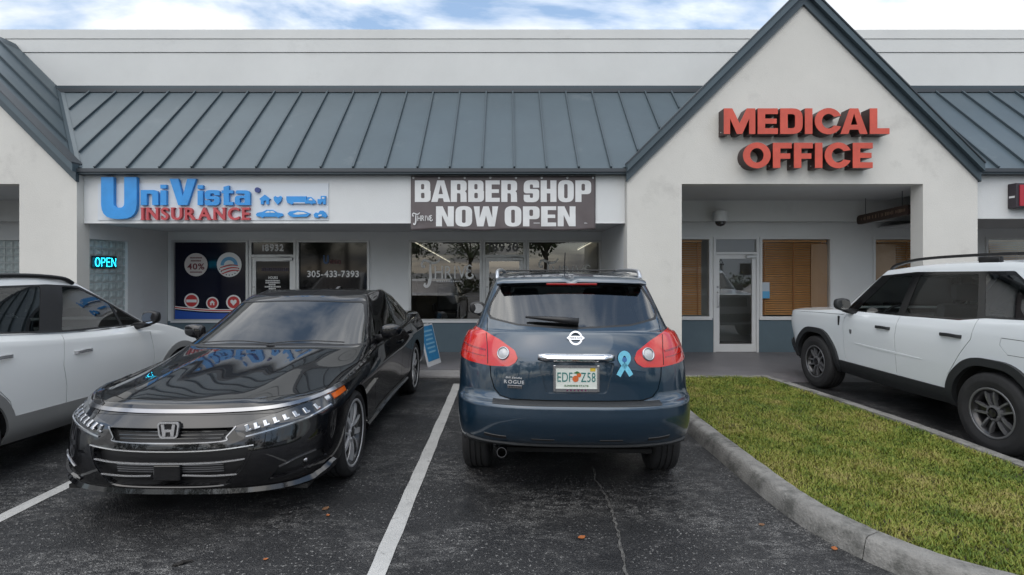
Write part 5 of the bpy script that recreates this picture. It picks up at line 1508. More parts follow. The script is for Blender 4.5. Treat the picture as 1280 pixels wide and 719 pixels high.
    sh.ribbon_on([(-.52, .53), (-.475, .42), (-.41, .335), (-.34, .285), (0, .270), (.34, .285), (.41, .335), (.475, .42), (.52, .53)], 'end', -1, .014, .008, 'intake_trim', gloss_black)
    for z in (.415, .400, .385, .37): sh.ribbon_on([(-.34, z), (0, z - .003), (.34, z)], 'end', -1, .005, .004, 'intake_louvre', alloy_dark, lift=-.03)
    MB().box(-.085, .085, -2.375, -2.335, .325, .425, bev=.008).build('radar_cover', gloss_black, root)
    sh.ribbon_on([(-.90, .300), (-.78, .245), (-.45, .225), (0, .222), (.45, .225), (.78, .245), (.90, .300)], 'end', -1, .055, .030, 'front_lip', gloss_black)
    # badge: rounded frame with an H
    q, n = sh.hit('end', 0, .635, -1); by = q.y - .012
    ring_o = round_poly([(-.070, .690), (.070, .690), (.058, .588), (-.058, .588)], .024, 5); ring_i = round_poly([(-.060, .681), (.060, .681), (.049, .597), (-.049, .597)], .020, 5)
    bd = MB(); n_ = len(ring_o)
    bd.add([(p[0], by, p[1]) for p in ring_o] + [(p[0], by, p[1]) for p in ring_i] + [(p[0], by + .016, p[1]) for p in ring_o] + [(p[0], by + .016, p[1]) for p in ring_i],
           [(i, (i + 1) % n_, (i + 1) % n_ + n_, i + n_) for i in range(n_)] + [(i, (i + 1) % n_, (i + 1) % n_ + 2 * n_, i + 2 * n_) for i in range(n_)] + [(i + n_, (i + 1) % n_ + n_, (i + 1) % n_ + 3 * n_, i + 3 * n_) for i in range(n_)])
    hh = [(-.045, .677), (-.027, .677), (-.021, .643), (.021, .643), (.027, .677), (.045, .677), (.034, .601), (.017, .601), (.014, .629), (-.014, .629), (-.017, .601), (-.034, .601)]
    bd.prism(hh, 'y', by - .002, by + .014)
    bd.build('badge', bright_strip, root)
    MB().prism(ring_o, 'y', by + .008, by + .03).build('badge_backing', gloss_black, root)
    # bonnet seam across the nose, wipers, roof fin
    sh.gap([(-.86, -1.60), (-.70, -1.95), (-.45, -2.13), (0, -2.19), (.45, -2.13), (.70, -1.95), (.86, -1.60)], 'top', lambda c, n: c.z > .70 and n.z > .3 and c.y < -1.2, w=.006, depth=.006)
    for (x0, x1) in ((-.62, .02), (.02, .66)):
        m = MB(); pts = []
        for k in range(9):
            x = x0 + (x1 - x0) * k / 8; q, n = sh.hit('end', x, .985 + .018 * math.sin(math.pi * k / 8), -1)
            if q: pts.append(q + n * .012)
        MB().tube(pts, .005, 6).build('wiper', trim_black, root, smooth=True)
    MB().prism([(.86, 1.40), (1.08, 1.385), (1.09, 1.43), (1.02, 1.445)], 'x', -.018, .018).build('roof_fin', paint_black, root)
    sh.finish()
    m = MB().box(-.80, .80, -2.15, 2.35, .19, .215); m.build('underbody', under_m, root)
    wheel_wells(root, (-1.415, 1.415), .385, .55, .885, .335)
    cabin(root, -.75, 1.6, .74, .30, .9, [(-.38, .25, .52, 'a'), (.38, .25, .52, 'b'), (0, .88, 1.25, 'c')], -.55, .95, .82)
    put_wheels(root, 'blade5', .335, .262, .235, alloy_silver, alloy_black, (-1.415, 1.415), .912)
    return root
sedan = make_sedan()
sedan.location = (-2.13, 5.64, 0)
tag(sedan, 'glossy black sedan parked nose out with tinted glass and chrome brow', 'sedan')
# ------------------------------------------------------------------ dark blue SUV seen from behind
paint_blue = mat('dark_blue_metallic_paint', (.009, .030, .055), .30, metal=.45, coat=1.0, cior=1.6)
def make_blue_suv():
    root = empty('suv')
    def tz(nodes):
        def f(x, y):
            b = interp(nodes, y)
            return b - .07 * (abs(x) / .85) ** 2.2 * max(0, min(1, (-y - .8) / .6))
        return f
    Lv = [
        dict(f=(-2.20, -1.7, 3), r=(2.10, 1.72, 3), w=[(-1.7, .80), (0, .80), (1.72, .81)], z=[(-2.2, .26), (0, .27), (1.4, .30), (2.1, .415)], sub=3),
        dict(f=(-2.32, -1.7, 3), r=(2.225, 1.72, 3), w=[(-1.7, .87), (0, .86), (1.72, .872)], z=[(-2.3, .36), (0, .36), (1.4, .40), (2.2, .475)], sub=5),
        dict(f=(-2.36, -1.7, 2.8), r=(2.285, 1.70, 3.0), w=[(-1.7, .895), (0, .875), (1.7, .898)], z=[(-2.3, .52), (0, .55), (1.4, .58), (2.2, .61)], sub=5),
        dict(f=(-2.35, -1.7, 2.8), r=(2.285, 1.68, 2.9), w=[(-1.7, .90), (0, .888), (1.68, .903)], z=[(-2.3, .62), (0, .70), (1.4, .72), (2.2, .735)], sharp=True, sub=2),
        dict(f=(-2.34, -1.68, 2.7), r=(2.205, 1.66, 2.7), w=[(-1.68, .90), (0, .890), (1.66, .903)], z=[(-2.3, .66), (0, .73), (1.4, .75), (2.2, .752)], sharp=True, sub=5),
        dict(f=(-2.30, -1.65, 2.6), r=(2.180, 1.62, 2.5), w=[(-1.65, .89), (0, .885), (1.62, .895)], z=[(-2.3, .80), (0, .92), (1.4, .98), (2.2, 1.02)], sub=6),
        dict(f=(-2.20, -1.6, 2.4), r=(2.115, 1.58, 2.4), w=[(-1.6, .85), (0, .862), (1.58, .850)], z=tz([(-2.2, .93), (-1.4, 1.00), (-.6, 1.03), (0, 1.06), (1.3, 1.13), (2.1, 1.19)]), sub=4),
        dict(f=(-1.75, -1.25, 2.3), r=(2.085, 1.60, 2.35), w=[(-1.25, .82), (0, .842), (1.6, .80)], z=tz([(-1.75, 1.02), (-1.0, 1.08), (-.6, 1.06), (0, 1.085), (1.3, 1.16), (2.1, 1.225)]), sub=5),
        dict(f=(-1.18, -.70, 2.2), r=(2.05, 1.64, 2.35), w=[(-.7, .80), (0, .825), (1.0, .82), (1.64, .765)], z=[(-1.18, 1.10), (-.7, 1.075), (0, 1.105), (1.3, 1.19), (2.05, 1.25)], sharp=True, sub=14),
        dict(f=(-.40, -.12, 2.5), r=(1.72, 1.50, 2.8), w=[(-.12, .635), (.4, .670), (1.0, .668), (1.5, .622)], z=[(-.4, 1.50), (0, 1.54), (.6, 1.585), (1.3, 1.575), (1.72, 1.545)], sub=4),
        dict(f=(-.30, 0, 2.3), r=(1.69, 1.45, 2.6), w=[(0, .54), (.4, .57), (1.45, .535)], z=[(-.3, 1.535), (.5, 1.618), (1.3, 1.605), (1.7, 1.570)], sub=5),
        dict(f=(-.1, .1, 2), r=(1.64, 1.4, 2), w=[(0, .002)], z=[(-.1, 1.57), (.6, 1.640), (1.3, 1.625), (1.64, 1.585)]),
    ]
    sh = Shell(Lv, root, paint_blue)
    rc = lambda c, n: c.y > 1.2 and n.y > .12
    rg = round_poly([(-.565, 1.526), (-.640, 1.40), (-.662, 1.335), (-.635, 1.298), (-.42, 1.262), (0, 1.246), (.42, 1.262), (.635, 1.298), (.662, 1.335), (.640, 1.40), (.565, 1.526), (0, 1.536)], [.02, 0, .02, .03, 0, 0, 0, .03, .02, 0, .02, 0])
    sh.panel('rear_glass', privacy_glass, rg, 'end', lambda c, n: c.y > 1.2 and n.y > .12 and c.z > 1.2, -.004, .008)
    sh.panel('rear_glass_seal', trim_black, [(-.580, 1.536), (-.653, 1.40), (-.677, 1.33), (-.645, 1.284), (-.42, 1.249), (0, 1.233), (.42, 1.249), (.645, 1.284), (.677, 1.33), (.653, 1.40), (.580, 1.536), (0, 1.542)], 'end', lambda c, n: c.y > 1.2 and n.y > .12 and c.z > 1.2, -.002, .006)
    sh.panel('windshield', clear_glass, [(-.68, 1.12), (.68, 1.12), (.55, 1.49), (-.55, 1.49)], 'end', lambda c, n: c.y < 0 and n.y < -.15 and c.z > 1.08, -.004)
    for sg in (1, -1):
        wc = lambda c, n, sg=sg: c.x * sg > .4 and n.x * sg > .25 and c.z > 1.05
        sh.panel('front_side_glass', privacy_glass, round_poly([(-.60, 1.115), (-.02, 1.50), (.30, 1.545), (.30, 1.135)], .02), 'side', wc, -.004)
        sh.panel('rear_side_glass', privacy_glass, round_poly([(.38, 1.140), (.38, 1.548), (.95, 1.545), (1.10, 1.20)], .02), 'side', wc, -.004)
        sh.panel('quarter_glass', privacy_glass, round_poly([(1.18, 1.215), (1.05, 1.530), (1.35, 1.50), (1.52, 1.32)], .03), 'side', wc, -.004)
        sh.panel('window_frame', trim_black, round_poly([(-.70, 1.095), (-.04, 1.52), (.34, 1.565), (1.0, 1.560), (1.40, 1.525), (1.60, 1.33), (1.20, 1.185), (.34, 1.112)], .02), 'side', wc, -.001)
        for ya in (-1.345, 1.345): sh.cut(circ(ya, .345, .395, 40), 'side', lambda c, n, sg=sg: c.x * sg > .6 and c.z < .85)
        lp = [(.435, 1.005), (.418, 1.035), (.44, 1.085), (.55, 1.150), (.66, 1.195), (.76, 1.215), (.83, 1.20), (.875, 1.10), (.89, 1.000), (.80, .985), (.62, .972), (.48, .978)]
        lp = lp if sg > 0 else both(lp)
        lamp = sh.panel('tail_lamp', red_lens, round_poly(lp, .012, 3), 'end', lambda c, n: c.y > 1.15 and n.y > .03, .006, .02)
        q, n = sh.hit('end', sg * .525, 1.062, 1)
        M = Matrix.Translation(q + n * .008) @ n.to_track_quat('Y', 'Z').to_matrix().to_4x4()
        m = MB().lathe([(-.01, .050), (.006, .047), (.010, .040), (.003, .037)], (0, 0, 0), 'y', 28); m.v = [M @ v for v in m.v]; m.build('reverse_lamp_ring', led_m, lamp, smooth=True)
        m = MB().lathe([(.001, .038), (.007, .026), (.010, .001)], (0, 0, 0), 'y', 28); m.v = [M @ v for v in m.v]; m.build('reverse_lamp', clear_lens, lamp, smooth=True)
        sh.ribbon_on([(sg * .64, .985), (sg * .645, 1.08), (sg * .66, 1.185)], 'end', 1, .006, .0015, 'lamp_seam', trim_black, lamp, lift=.007)
        sh.ribbon_on([(sg * .66, 1.075), (sg * .76, 1.085), (sg * .85, 1.095)], 'end', 1, .016, .0015, 'lamp_band', red_dark, lamp, lift=.007)
        sh.ribbon_on([(sg * .66, 1.035), (sg * .76, 1.042), (sg * .86, 1.05)], 'end', 1, .008, .0015, 'lamp_band', red_dark, lamp, lift=.007)
        lo = lambda c, n, sg=sg: c.x * sg > .6 and n.x * sg > .2 and c.z < 1.2
        sh.gap([(-.70, 1.03), (-.76, .7), (-.72, .42)], 'side', lo); sh.gap([(.34, 1.10), (.36, .42)], 'side', lo); sh.gap([(1.14, 1.16), (1.12, .85), (.92, .55), (.88, .42)], 'side', lo)
        handle(root, sh, sg, .18, .95, .20, paint_blue); handle(root, sh, sg, .98, 1.0, .20, paint_blue)
        mirror(root, sh, sg, (sg * 1.00, -.62, 1.185), trim_black, (.20, .13, .17), (sg * .80, -.62, 1.10))
        sh.ribbon_on([(-.95, .34), (0, .33), (.95, .35)], 'side', sg, .10, .015, 'side_cladding', clad_black)
        # tailgate shut line beside the lamp and along its foot
        tg = [(sg * .668, 1.29), (sg * .664, 1.235), (sg * .660, 1.20)]
        sh.gap(tg, 'end', rc, w=.006)
        sh.gap([(sg * .625, .975), (sg * .618, .90), (sg * .59, .82), (sg * .545, .776), (sg * .47, .757)], 'end', rc, w=.008)
        sh.gap([(sg * .90, .735), (sg * .80, .80), (sg * .70, .90), (sg * .64, .968)], 'end', lambda c, n: False, w=.006) if False else None
        # bright roof rail: hoop from front to back
        pts = [(sg * .610, 1.46, 1.575), (sg * .615, 1.40, 1.618), (sg * .62, 1.25, 1.643), (sg * .625, .6, 1.652), (sg * .62, .1, 1.638), (sg * .61, -.08, 1.59), (sg * .605, -.14, 1.55)]
        MB().tube(spline(pts, 6), .017, 10).build('roof_rail', mat('satin_rail', (.55, .57, .60), .28, metal=.85), root, smooth=True)
        # lower bumper reflector pockets
        sh.ribbon_on([(sg * .50, .505), (sg * .58, .507), (sg * .66, .515)], 'end', 1, .030, .004, 'bumper_vent', trim_black)
        sh.ribbon_on([(sg * .16, .498), (sg * .24, .499), (sg * .32, .50)], 'end', 1, .016, .003, 'bumper_vent', trim_black)
    sh.gap([(-.47, .757), (0, .757), (.47, .757)], 'end', rc, w=.008)
    # number plate recess
    sh.panel('plate_recess', paint_blue, round_poly([(-.275, 1.015), (.275, 1.015), (.215, .805), (-.215, .805)], .025), 'end', rc, -.022, -.022)
    q, n = sh.hit('end', 0, .9, 1); py_ = q.y - .012
    bar = MB(); sp = []
    for k in range(21):
        x = -.275 + .55 * k / 20; e = min(1, (1 - abs(2 * k / 20 - 1)) * 6); q, n = sh.hit('end', x, 1.045, 1); sp.append((x, q.y, e))
    vs = []
    for (x, y, e) in sp:
        h = .022 + .010 * e
        vs += [(x, y - .01, 1.045 - h), (x, y + .020 * e + .004, 1.045 - h * .8), (x, y + .034 * e + .006, 1.045), (x, y + .022 * e + .004, 1.045 + h * .8), (x, y - .01, 1.045 + h)]
    fs = [(5 * i + k, 5 * i + k + 1, 5 * i + 6 + k, 5 * i + 5 + k) for i in range(20) for k in range(4)]
    bar.add(vs, fs + [tuple(range(5)), tuple(100 + k for k in range(5))]).build('chrome_handle_bar', chrome, root, smooth=True, autosharp=R(60))
    plate = MB().box(-.158, .158, py_ - .010, py_ + .006, .822, .992, bev=.004).build('number_plate', mat('plate_white', (.62, .65, .60), .45, var=.08, vscale=9), root)
    fr_ = MB(); 
    fr_.box(-.164, -.146, py_ - .004, py_ + .012, .816, .998, bev=.003).box(.146, .164, py_ - .004, py_ + .012, .816, .998, bev=.003)
    fr_.box(-.146, .146, py_ - .004, py_ + .012, .816, .838).box(-.146, .146, py_ - .004, py_ + .012, .982, .998)
    fr_.build('plate_frame', chrome, plate)
    teal = mat('plate_teal_print', (.02, .16, .15), .5)
    rm = lambda y: (lambda p: (-p[0], y, p[1]))
    def rear_text(txt, x0, x1, z0, z1, bold, gap, y, mt, nm, parent=None, space=.3, shear=0, dep=.002):
        g = joined(word(txt, (x0, x1, z0, z1), bold=bold, gap=gap, space=space, shear=shear))
        return MB().flat(g, rm(y), (0, dep, 0)).build(nm, mt, parent or root)
    rear_text('EDF', -.135, -.028, .885, .948, .0, .13, py_ + .0065, teal, 'plate_lettering', plate)
    rear_text('Z58', .032, .135, .885, .948, .0, .13, py_ + .0065, teal, 'plate_lettering', plate)
    MB().prism(disc(0.006, .905, .022, 16), 'y', py_ + .0065, py_ + .008).build('plate_orange', mat('orange_print', (.55, .12, .03), .5), plate)
    MB().prism(disc(-.018, .932, .016, 14), 'y', py_ + .0066, py_ + .0082).build('plate_orange', MATS['orange_print'], plate)
    MB().prism([(-.03, .945), (-.005, .958), (.022, .945), (.0, .94)], 'y', py_ + .0065, py_ + .0084).build('plate_leaf', mat('green_print', (.03, .14, .04), .5), plate)
    MB().box(-.135, -.098, py_ + .006, py_ + .008, .957, .980).build('plate_sticker', mat('yellow_sticker', (.60, .42, .04), .5), plate)
    rear_text('SUNSHINE STATE', -.085, .085, .852, .863, .01, .10, py_ + .0065, mat('green_print', (.03, .14, .04), .5), 'plate_lettering', plate)
    rear_text('IIIIII', -.07, .07, .8215, .8335, .02, .18, py_ + .0125, mat('magenta_print', (.10, .02, .06), .5), 'plate_frame_lettering', plate)
    # badges
    q, n = sh.hit('end', 0, 1.175, 1); by = q.y + .003; tilt = -.16
    bm_ = MB()
    o_, i_ = disc(0, 0, .050, 30), disc(0, 0, .037, 30)
    bm_.add([(p[0], 0, p[1]) for p in o_] + [(p[0], 0, p[1]) for p in i_] + [(p[0], .014, p[1]) for p in o_] + [(p[0], .014, p[1]) for p in i_],
            [(i + 60, (i + 1) % 30 + 60, (i + 1) % 30 + 90, i + 90) for i in range(30)] + [(i, (i + 1) % 30, (i + 1) % 30 + 60, i + 60) for i in range(30)] + [(i + 30, (i + 1) % 30 + 30, (i + 1) % 30 + 90, i + 90) for i in range(30)])
    bm_.prism(round_poly([(-.066, 0), (-.05, .013), (.05, .013), (.066, 0), (.05, -.013), (-.05, -.013)], .004), 'y', .002, .017)
    b1 = bm_.build('badge', chrome, root); b1.location = (0, by - .006, 1.175); b1.rotation_euler = (R(14), 0, 0)
    g = joined(word('NISSAN', (-.043, .043, -.006, .006), bold=.03, gap=.12))
    b2 = MB().flat(g, lambda p: (-p[0], .0172, p[1]), (0, .001, 0)).build('badge_lettering', trim_black, b1)
    q, n = sh.hit('end', .45, .87, 1)
    def tilt_text(txt, cx, z0, z1, w, bold, gap, mt, nm, shear=0.0):
        g = joined(word(txt, (-w / 2, w / 2, 0, z1 - z0), bold=bold, gap=gap, shear=shear))
        o = MB().flat(g, lambda p: (-p[0], 0, p[1]), (0, .004, 0)).build(nm, mt, root)
        q, n = sh.hit('end', cx, (z0 + z1) / 2, 1); o.location = (cx, q.y + .001, z0); o.rotation_euler = (R(3), 0, math.atan2(-n.x, n.y)); return o
    tilt_text('ROGUE', .445, .862, .886, .15, .02, .16, clear_lens, 'model_lettering')
    tilt_text('Bill Seidle', .448, .897, .910, .12, .02, .1, clear_lens, 'dealer_lettering', .25)
    q, n = sh.hit('end', .44, .843, 1)
    pl = MB().box(-.055, .055, -.002, .005, -.011, .011, bev=.002).build('trim_badge', satin_chrome, root); pl.location = (.44, q.y + .002, .842); pl.rotation_euler = (0, 0, math.atan2(-n.x, n.y))
    g = joined(word('IIIIIII', (-.042, .042, -.005, .005), bold=.02, gap=.2)); MB().flat(g, lambda p: (-p[0], .0055, p[1]), (0, .001, 0)).build('trim_badge_lettering', trim_black, pl)
    # light blue ribbon magnet, on photo right
    q, n = sh.hit('end', -.345, 1.0, 1)
    rb = MB(); loop_ = spline([(-.055, -.075), (-.02, -.02), (.030, .045), (.030, .085), (.0, .105), (-.030, .085), (-.030, .045), (.02, -.02), (.055, -.075)], 8)
    rb.flat(ribbon(loop_, .040, False), lambda p: (-p[0] * .85, 0, p[1] * .85), (0, .003, 0))
    ro = rb.build('ribbon_magnet', mat('light_blue_magnet', (.16, .50, .66), .5, var=.12, vscale=40), root); ro.location = (-.345, q.y + .004, .99); ro.rotation_euler = (R(4), 0, math.atan2(-n.x, n.y))
    MB().prism(disc(0, .045, .018, 14), 'y', .0035, .0045).build('ribbon_print', mat('blue_print', (.05, .15, .35), .5), ro)
    # spoiler, brake light, wiper, bumper step, lower valance, exhaust, antenna
    spv = []; nseg = 24
    for k in range(nseg + 1):
        x = -.60 + 1.20 * k / nseg; e = 1 - abs(x / .60) ** 4
        q, n = sh.hit('top', x, 1.56, 1); q2, _ = sh.hit('top', x, 1.60, 1)
        zt = q.z if q else 1.57
        spv += [(x, 1.50, zt + .012), (x, 1.70 + .06 * e, zt - .012), (x, 1.735 + .06 * e, zt - .034), (x, 1.69 + .05 * e, zt - .052), (x, 1.60, zt - .03)]
    fs = [(5 * i + k, 5 * i + (k + 1) % 5, 5 * i + 5 + (k + 1) % 5, 5 * i + 5 + k) for i in range(nseg) for k in range(5)] + [tuple(range(5)), tuple(5 * nseg + k for k in range(5))]
    spo = MB().add(spv, fs).build('roof_spoiler', paint_blue, root, smooth=True, autosharp=R(50))
    MB().box(-.20, .20, 1.783, 1.795, 1.537, 1.553, bev=.004).build('high_brake_light', red_dark, spo)
    pts = [sh.hit('end', x, z, 1) for x, z in ((-.03, 1.262), (.10, 1.275), (.22, 1.283), (.36, 1.290))]
    MB().tube([q + n * .028 for q, n in pts], [.026, .022, .016, .007], 8).build('rear_wiper', trim_black, root, smooth=True)
    m = MB(); st = []
    for k in range(25):
        x = -.60 + 1.2 * k / 24; q, n = sh.hit('end', x, .70, 1); st.append((x, q.y))
    vs = []
    for x, y in st: vs += [(x, y - .085, .7535), (x, y - .012, .7475), (x, y - .002, .738)]
    m.add(vs, [(3 * i + k, 3 * i + k + 1, 3 * i + 4 + k, 3 * i + 3 + k) for i in range(24) for k in range(2)]).build('bumper_step', clad_black, root, smooth=True)
    sh.ribbon_on([(-.80, .462), (-.5, .448), (0, .444), (.5, .448), (.80, .462)], 'end', 1, .045, .012, 'lower_valance', clad_black)
    MB().lathe([(2.02, .036), (2.17, .036), (2.17, .031), (2.05, .030)], (.535, 0, .385), 'y', 20).build('exhaust_tip', satin_chrome, root, smooth=True, autosharp=R(40))
    MB().lathe([(2.06, .001), (2.06, .03)], (.535, 0, .385), 'y', 16).build('exhaust_bore', under_m, root)
    MB().tube([(.02, 1.22, 1.62), (.02, 1.36, 1.80)], .004, 6).lathe([(1.60, .022), (1.635, .014), (1.64, .001)], (.02, 1.22, 0), 'z', 12).build('antenna', trim_black, root)
    # roof rack cross bars
    for yy in (.35,): MB().box(-.59, .59, yy - .025, yy + .025, 1.640, 1.656, bev=.006).build('roof_cross_bar', trim_black, root)
    sh.finish()
    MB().box(-.60, .60, -2.1, 1.9, .30, .33).build('underbody', under_m, root)
    wheel_wells(root, (-1.345, 1.345), .40, .52, .865, .345)
    cabin(root, -.95, 1.95, .70, .38, 1.0, [(-.37, .05, .5, 'a'), (.37, .05, .5, 'b'), (0, .95, 1.25, 'c')], -.75, 1.06)
    put_wheels(root, 'five', .345, .225, .225, alloy_silver, alloy_dark, (-1.345, 1.345), .892)
    return root
blue_suv = make_blue_suv()
a_ = R(180 - 2.6)
blue_suv.rotation_euler = (0, 0, a_)
blue_suv.location = (.585, 5.755, 0); blue_suv.scale = (.962, 1, 1)
tag(blue_suv, 'dark blue SUV parked nose in, red tail lamps and light blue ribbon magnet', 'SUV')
# ------------------------------------------------------------------ white boxy off-road SUV at the right
paint_white = mat('pale_white_car_paint', (.64, .675, .695), .28, coat=.8)
paint_pearl = mat('pearl_white_car_paint', (.72, .73, .72), .28, coat=.8)
def make_boxy_suv():
    root = empty('suv')
    def tz(nodes):
        def f(x, y): return interp(nodes, y) - .035 * (abs(x) / .85) ** 4 * max(0, min(1, (-y - .8) / .4))
        return f
    Lv = [
        dict(f=(-2.02, -1.62, 3.5), r=(2.08, 1.75, 4), w=[(-1.62, .82), (0, .83), (1.75, .83)], z=[(-2, .34), (0, .31), (2, .38)], sub=3),
        dict(f=(-2.13, -1.62, 3.5), r=(2.16, 1.78, 4), w=[(-1.62, .885), (0, .88), (1.78, .885)], z=[(-2, .46), (0, .42), (2, .48)], sub=4),
        dict(f=(-2.17, -1.64, 3.5), r=(2.18, 1.80, 4), w=[(-1.64, .905), (0, .90), (1.8, .905)], z=[(-2, .62), (0, .62), (2, .62)], sub=4),
        dict(f=(-2.17, -1.72, 4.6), r=(2.17, 1.80, 4), w=[(-1.66, .905), (0, .915), (1.8, .912)], z=[(-2, .86), (0, .88), (2, .92)], sub=4),
        dict(f=(-2.155, -1.72, 4.6), r=(2.15, 1.80, 4), w=[(-1.66, .895), (0, .905), (1.8, .905)], z=[(-2.1, 1.0), (-1, 1.03), (0, 1.04), (2, 1.08)], sharp=True, sub=3),
        dict(f=(-2.115, -1.70, 4.4), r=(2.13, 1.80, 4), w=[(-1.62, .878), (0, .885), (1.8, .885)], z=tz([(-2.1, 1.075), (-1.2, 1.11), (-.7, 1.09), (0, 1.09), (1.6, 1.17), (2, 1.19)]), sub=5),
        dict(f=(-1.65, -1.25, 4.0), r=(2.11, 1.80, 4), w=[(-1.2, .845), (0, .872), (1.8, .87)], z=tz([(-1.6, 1.10), (-1.0, 1.135), (-.6, 1.105), (0, 1.115), (1.6, 1.20), (2, 1.22)]), sub=4),
        dict(f=(-1.08, -.72, 2.8), r=(2.09, 1.80, 4), w=[(-.72, .835), (0, .862), (1.8, .86)], z=[(-1.08, 1.15), (-.72, 1.115), (0, 1.130), (1.0, 1.175), (1.8, 1.235), (2.1, 1.24)], sharp=True, sub=14),
        dict(f=(-.42, -.22, 3.2), r=(1.98, 1.75, 4), w=[(-.22, .715), (.4, .735), (1.75, .735)], z=[(-.42, 1.585), (-.22, 1.605), (.5, 1.655), (1.2, 1.665), (1.98, 1.65)], sub=3),
        dict(f=(-.36, -.16, 3.0), r=(1.94, 1.72, 4), w=[(-.16, .665), (.4, .690), (1.72, .69)], z=[(-.36, 1.625), (.5, 1.712), (1.2, 1.725), (1.98, 1.70)], sub=4),
        dict(f=(-.25, -.1, 2.6), r=(1.85, 1.65, 3), w=[(-.1, .45), (1.65, .45)], z=[(-.25, 1.655), (.5, 1.738), (1.2, 1.75), (1.98, 1.73)], sub=4),
        dict(f=(-.1, 0, 2), r=(1.75, 1.6, 2), w=[(0, .002)], z=[(-.1, 1.675), (.5, 1.745), (1.2, 1.757), (1.98, 1.735)]),
    ]
    sh = Shell(Lv, root, paint_white)
    sh.panel('windshield', clear_glass, [(-.76, 1.155), (.76, 1.155), (.68, 1.58), (-.68, 1.58)], 'end', lambda c, n: c.y < 0 and n.y < -.12 and c.z > 1.11, -.004)
    sh.panel('rear_glass', privacy_glass, [(-.72, 1.25), (.72, 1.25), (.66, 1.62), (-.66, 1.62)], 'end', lambda c, n: c.y > 1.8 and n.y > .2 and c.z > 1.2, -.004)
    for sg in (1, -1):
        wc = lambda c, n, sg=sg: c.x * sg > .5 and n.x * sg > .3 and c.z > 1.08
        sh.panel('front_side_glass', clear_glass, round_poly([(-.58, 1.150), (-.12, 1.570), (.22, 1.595), (.14, 1.165)], .02), 'side', wc, -.004)
        sh.panel('rear_side_glass', smoke_glass, round_poly([(.24, 1.170), (.33, 1.600), (1.03, 1.618), (1.13, 1.205), (.95, 1.185)], .03), 'side', wc, -.004)
        sh.panel('quarter_glass', privacy_glass, round_poly([(1.20, 1.225), (1.10, 1.615), (1.40, 1.605), (1.78, 1.30), (1.74, 1.25)], .03), 'side', wc, -.004)
        sh.panel('window_frame', gloss_black, round_poly([(-.80, 1.128), (-.30, 1.585), (.25, 1.632), (1.38, 1.645), (1.86, 1.29), (1.80, 1.232), (1.2, 1.205), (.95, 1.163), (.2, 1.140)], .02), 'side', wc, -.001)
        lo = lambda c, n, sg=sg: c.x * sg > .6 and n.x * sg > .15
        for ya in (-1.335, 1.335):
            ar = round_poly([(ya - .44, .30), (ya - .405, .56), (ya - .20, .775), (ya + .20, .775), (ya + .405, .56), (ya + .44, .30)], .16, 6)
            sh.cut(ar, 'side', lambda c, n, sg=sg: c.x * sg > .55 and c.z < .95)
            fo = round_poly([(ya - .52, .30), (ya - .475, .60), (ya - .235, .845), (ya + .235, .845), (ya + .475, .60), (ya + .52, .30)], .17, 6)
            sh.panel('wheel_arch_flare', clad_black, fo, 'side', lambda c, n, sg=sg: c.x * sg > .55 and c.z < .95 and n.x * sg > .0, .030, .05)
        sh.panel('rocker_cladding', clad_black, [(-.88, .30), (-.86, .475), (.86, .475), (.88, .30)], 'side', lambda c, n, sg=sg: c.x * sg > .55 and c.z < .6, .016, .03)
        sh.gap([(-.70, 1.09), (-.735, .95), (-.72, .60), (-.70, .48)], 'side', lo); sh.gap([(.19, 1.135), (.17, .9), (.17, .48)], 'side', lo)
        sh.gap([(1.15, 1.195), (1.12, 1.0), (1.00, .84), (.86, .62), (.83, .48)], 'side', lo)
        sh.gap([(1.42, 1.05), (1.68, 1.05), (1.70, 1.03), (1.70, .93), (1.68, .91), (1.48, .91), (1.41, .99), (1.42, 1.05)], 'side', lo, w=.005, depth=.005)
        sh.gap([(-2.0, 1.03), (-1.4, 1.055), (-.75, 1.075)], 'side', lambda c, n, sg=sg: c.x * sg > .6 and c.z > .98, w=.006)
        sh.ribbon_on([(-.52, .735), (-.1, .722), (.55, .715)], 'side', sg, .030, .004, 'door_crease', paint_white, taper=1.0)
        handle(root, sh, sg, -.02, .985, .23, clad_black, .035); handle(root, sh, sg, .90, 1.01, .25, clad_black, .035)
        mirror(root, sh, sg, (sg * 1.005, -.60, 1.215), clad_black, (.20, .14, .17), (sg * .84, -.58, 1.12))
        q, n = sh.hit('side', -.80, 1.0, sg); MB().box(q.x - .004, q.x + .012 * sg, -.835, -.81, .93, 1.05, bev=.003).build('fender_vent', trim_black, root)
        q, n = sh.hit('side', -.58, .875, sg); MB().prism([(-.60, .90), (-.56, .90), (-.565, .855), (-.58, .845), (-.595, .855)], 'x', q.x - .003, q.x + sg * .005).build('door_badge', alloy_dark, root)
        rail = [(sg * .655, -.22, 1.668), (sg * .675, -.10, 1.715), (sg * .68, .25, 1.775), (sg * .68, .9, 1.800), (sg * .68, 1.5, 1.800), (sg * .675, 1.8, 1.77), (sg * .67, 1.88, 1.73)]
        m = MB(); sp = spline(rail, 6); vs = []; fs = []
        for p in sp: vs += [(p.x - .02, p.y, p.z - .016), (p.x - .016, p.y, p.z + .012), (p.x + .016, p.y, p.z + .012), (p.x + .02, p.y, p.z - .016)]
        fs = [(4 * i + k, 4 * i + (k + 1) % 4, 4 * i + 4 + (k + 1) % 4, 4 * i + 4 + k) for i in range(len(sp) - 1) for k in range(4)]
        m.add(vs, fs)
        for fy_ in (1.08,): m.box(sg * .68 - .022, sg * .68 + .022, fy_ - .11, fy_ + .11, 1.715, 1.78, bev=.01)
        m.build('roof_rail', trim_black, root, smooth=True, autosharp=R(50))
        # lamps
        hp = [(.52, .90), (.52, 1.0), (.80, 1.0), (.80, .90)]
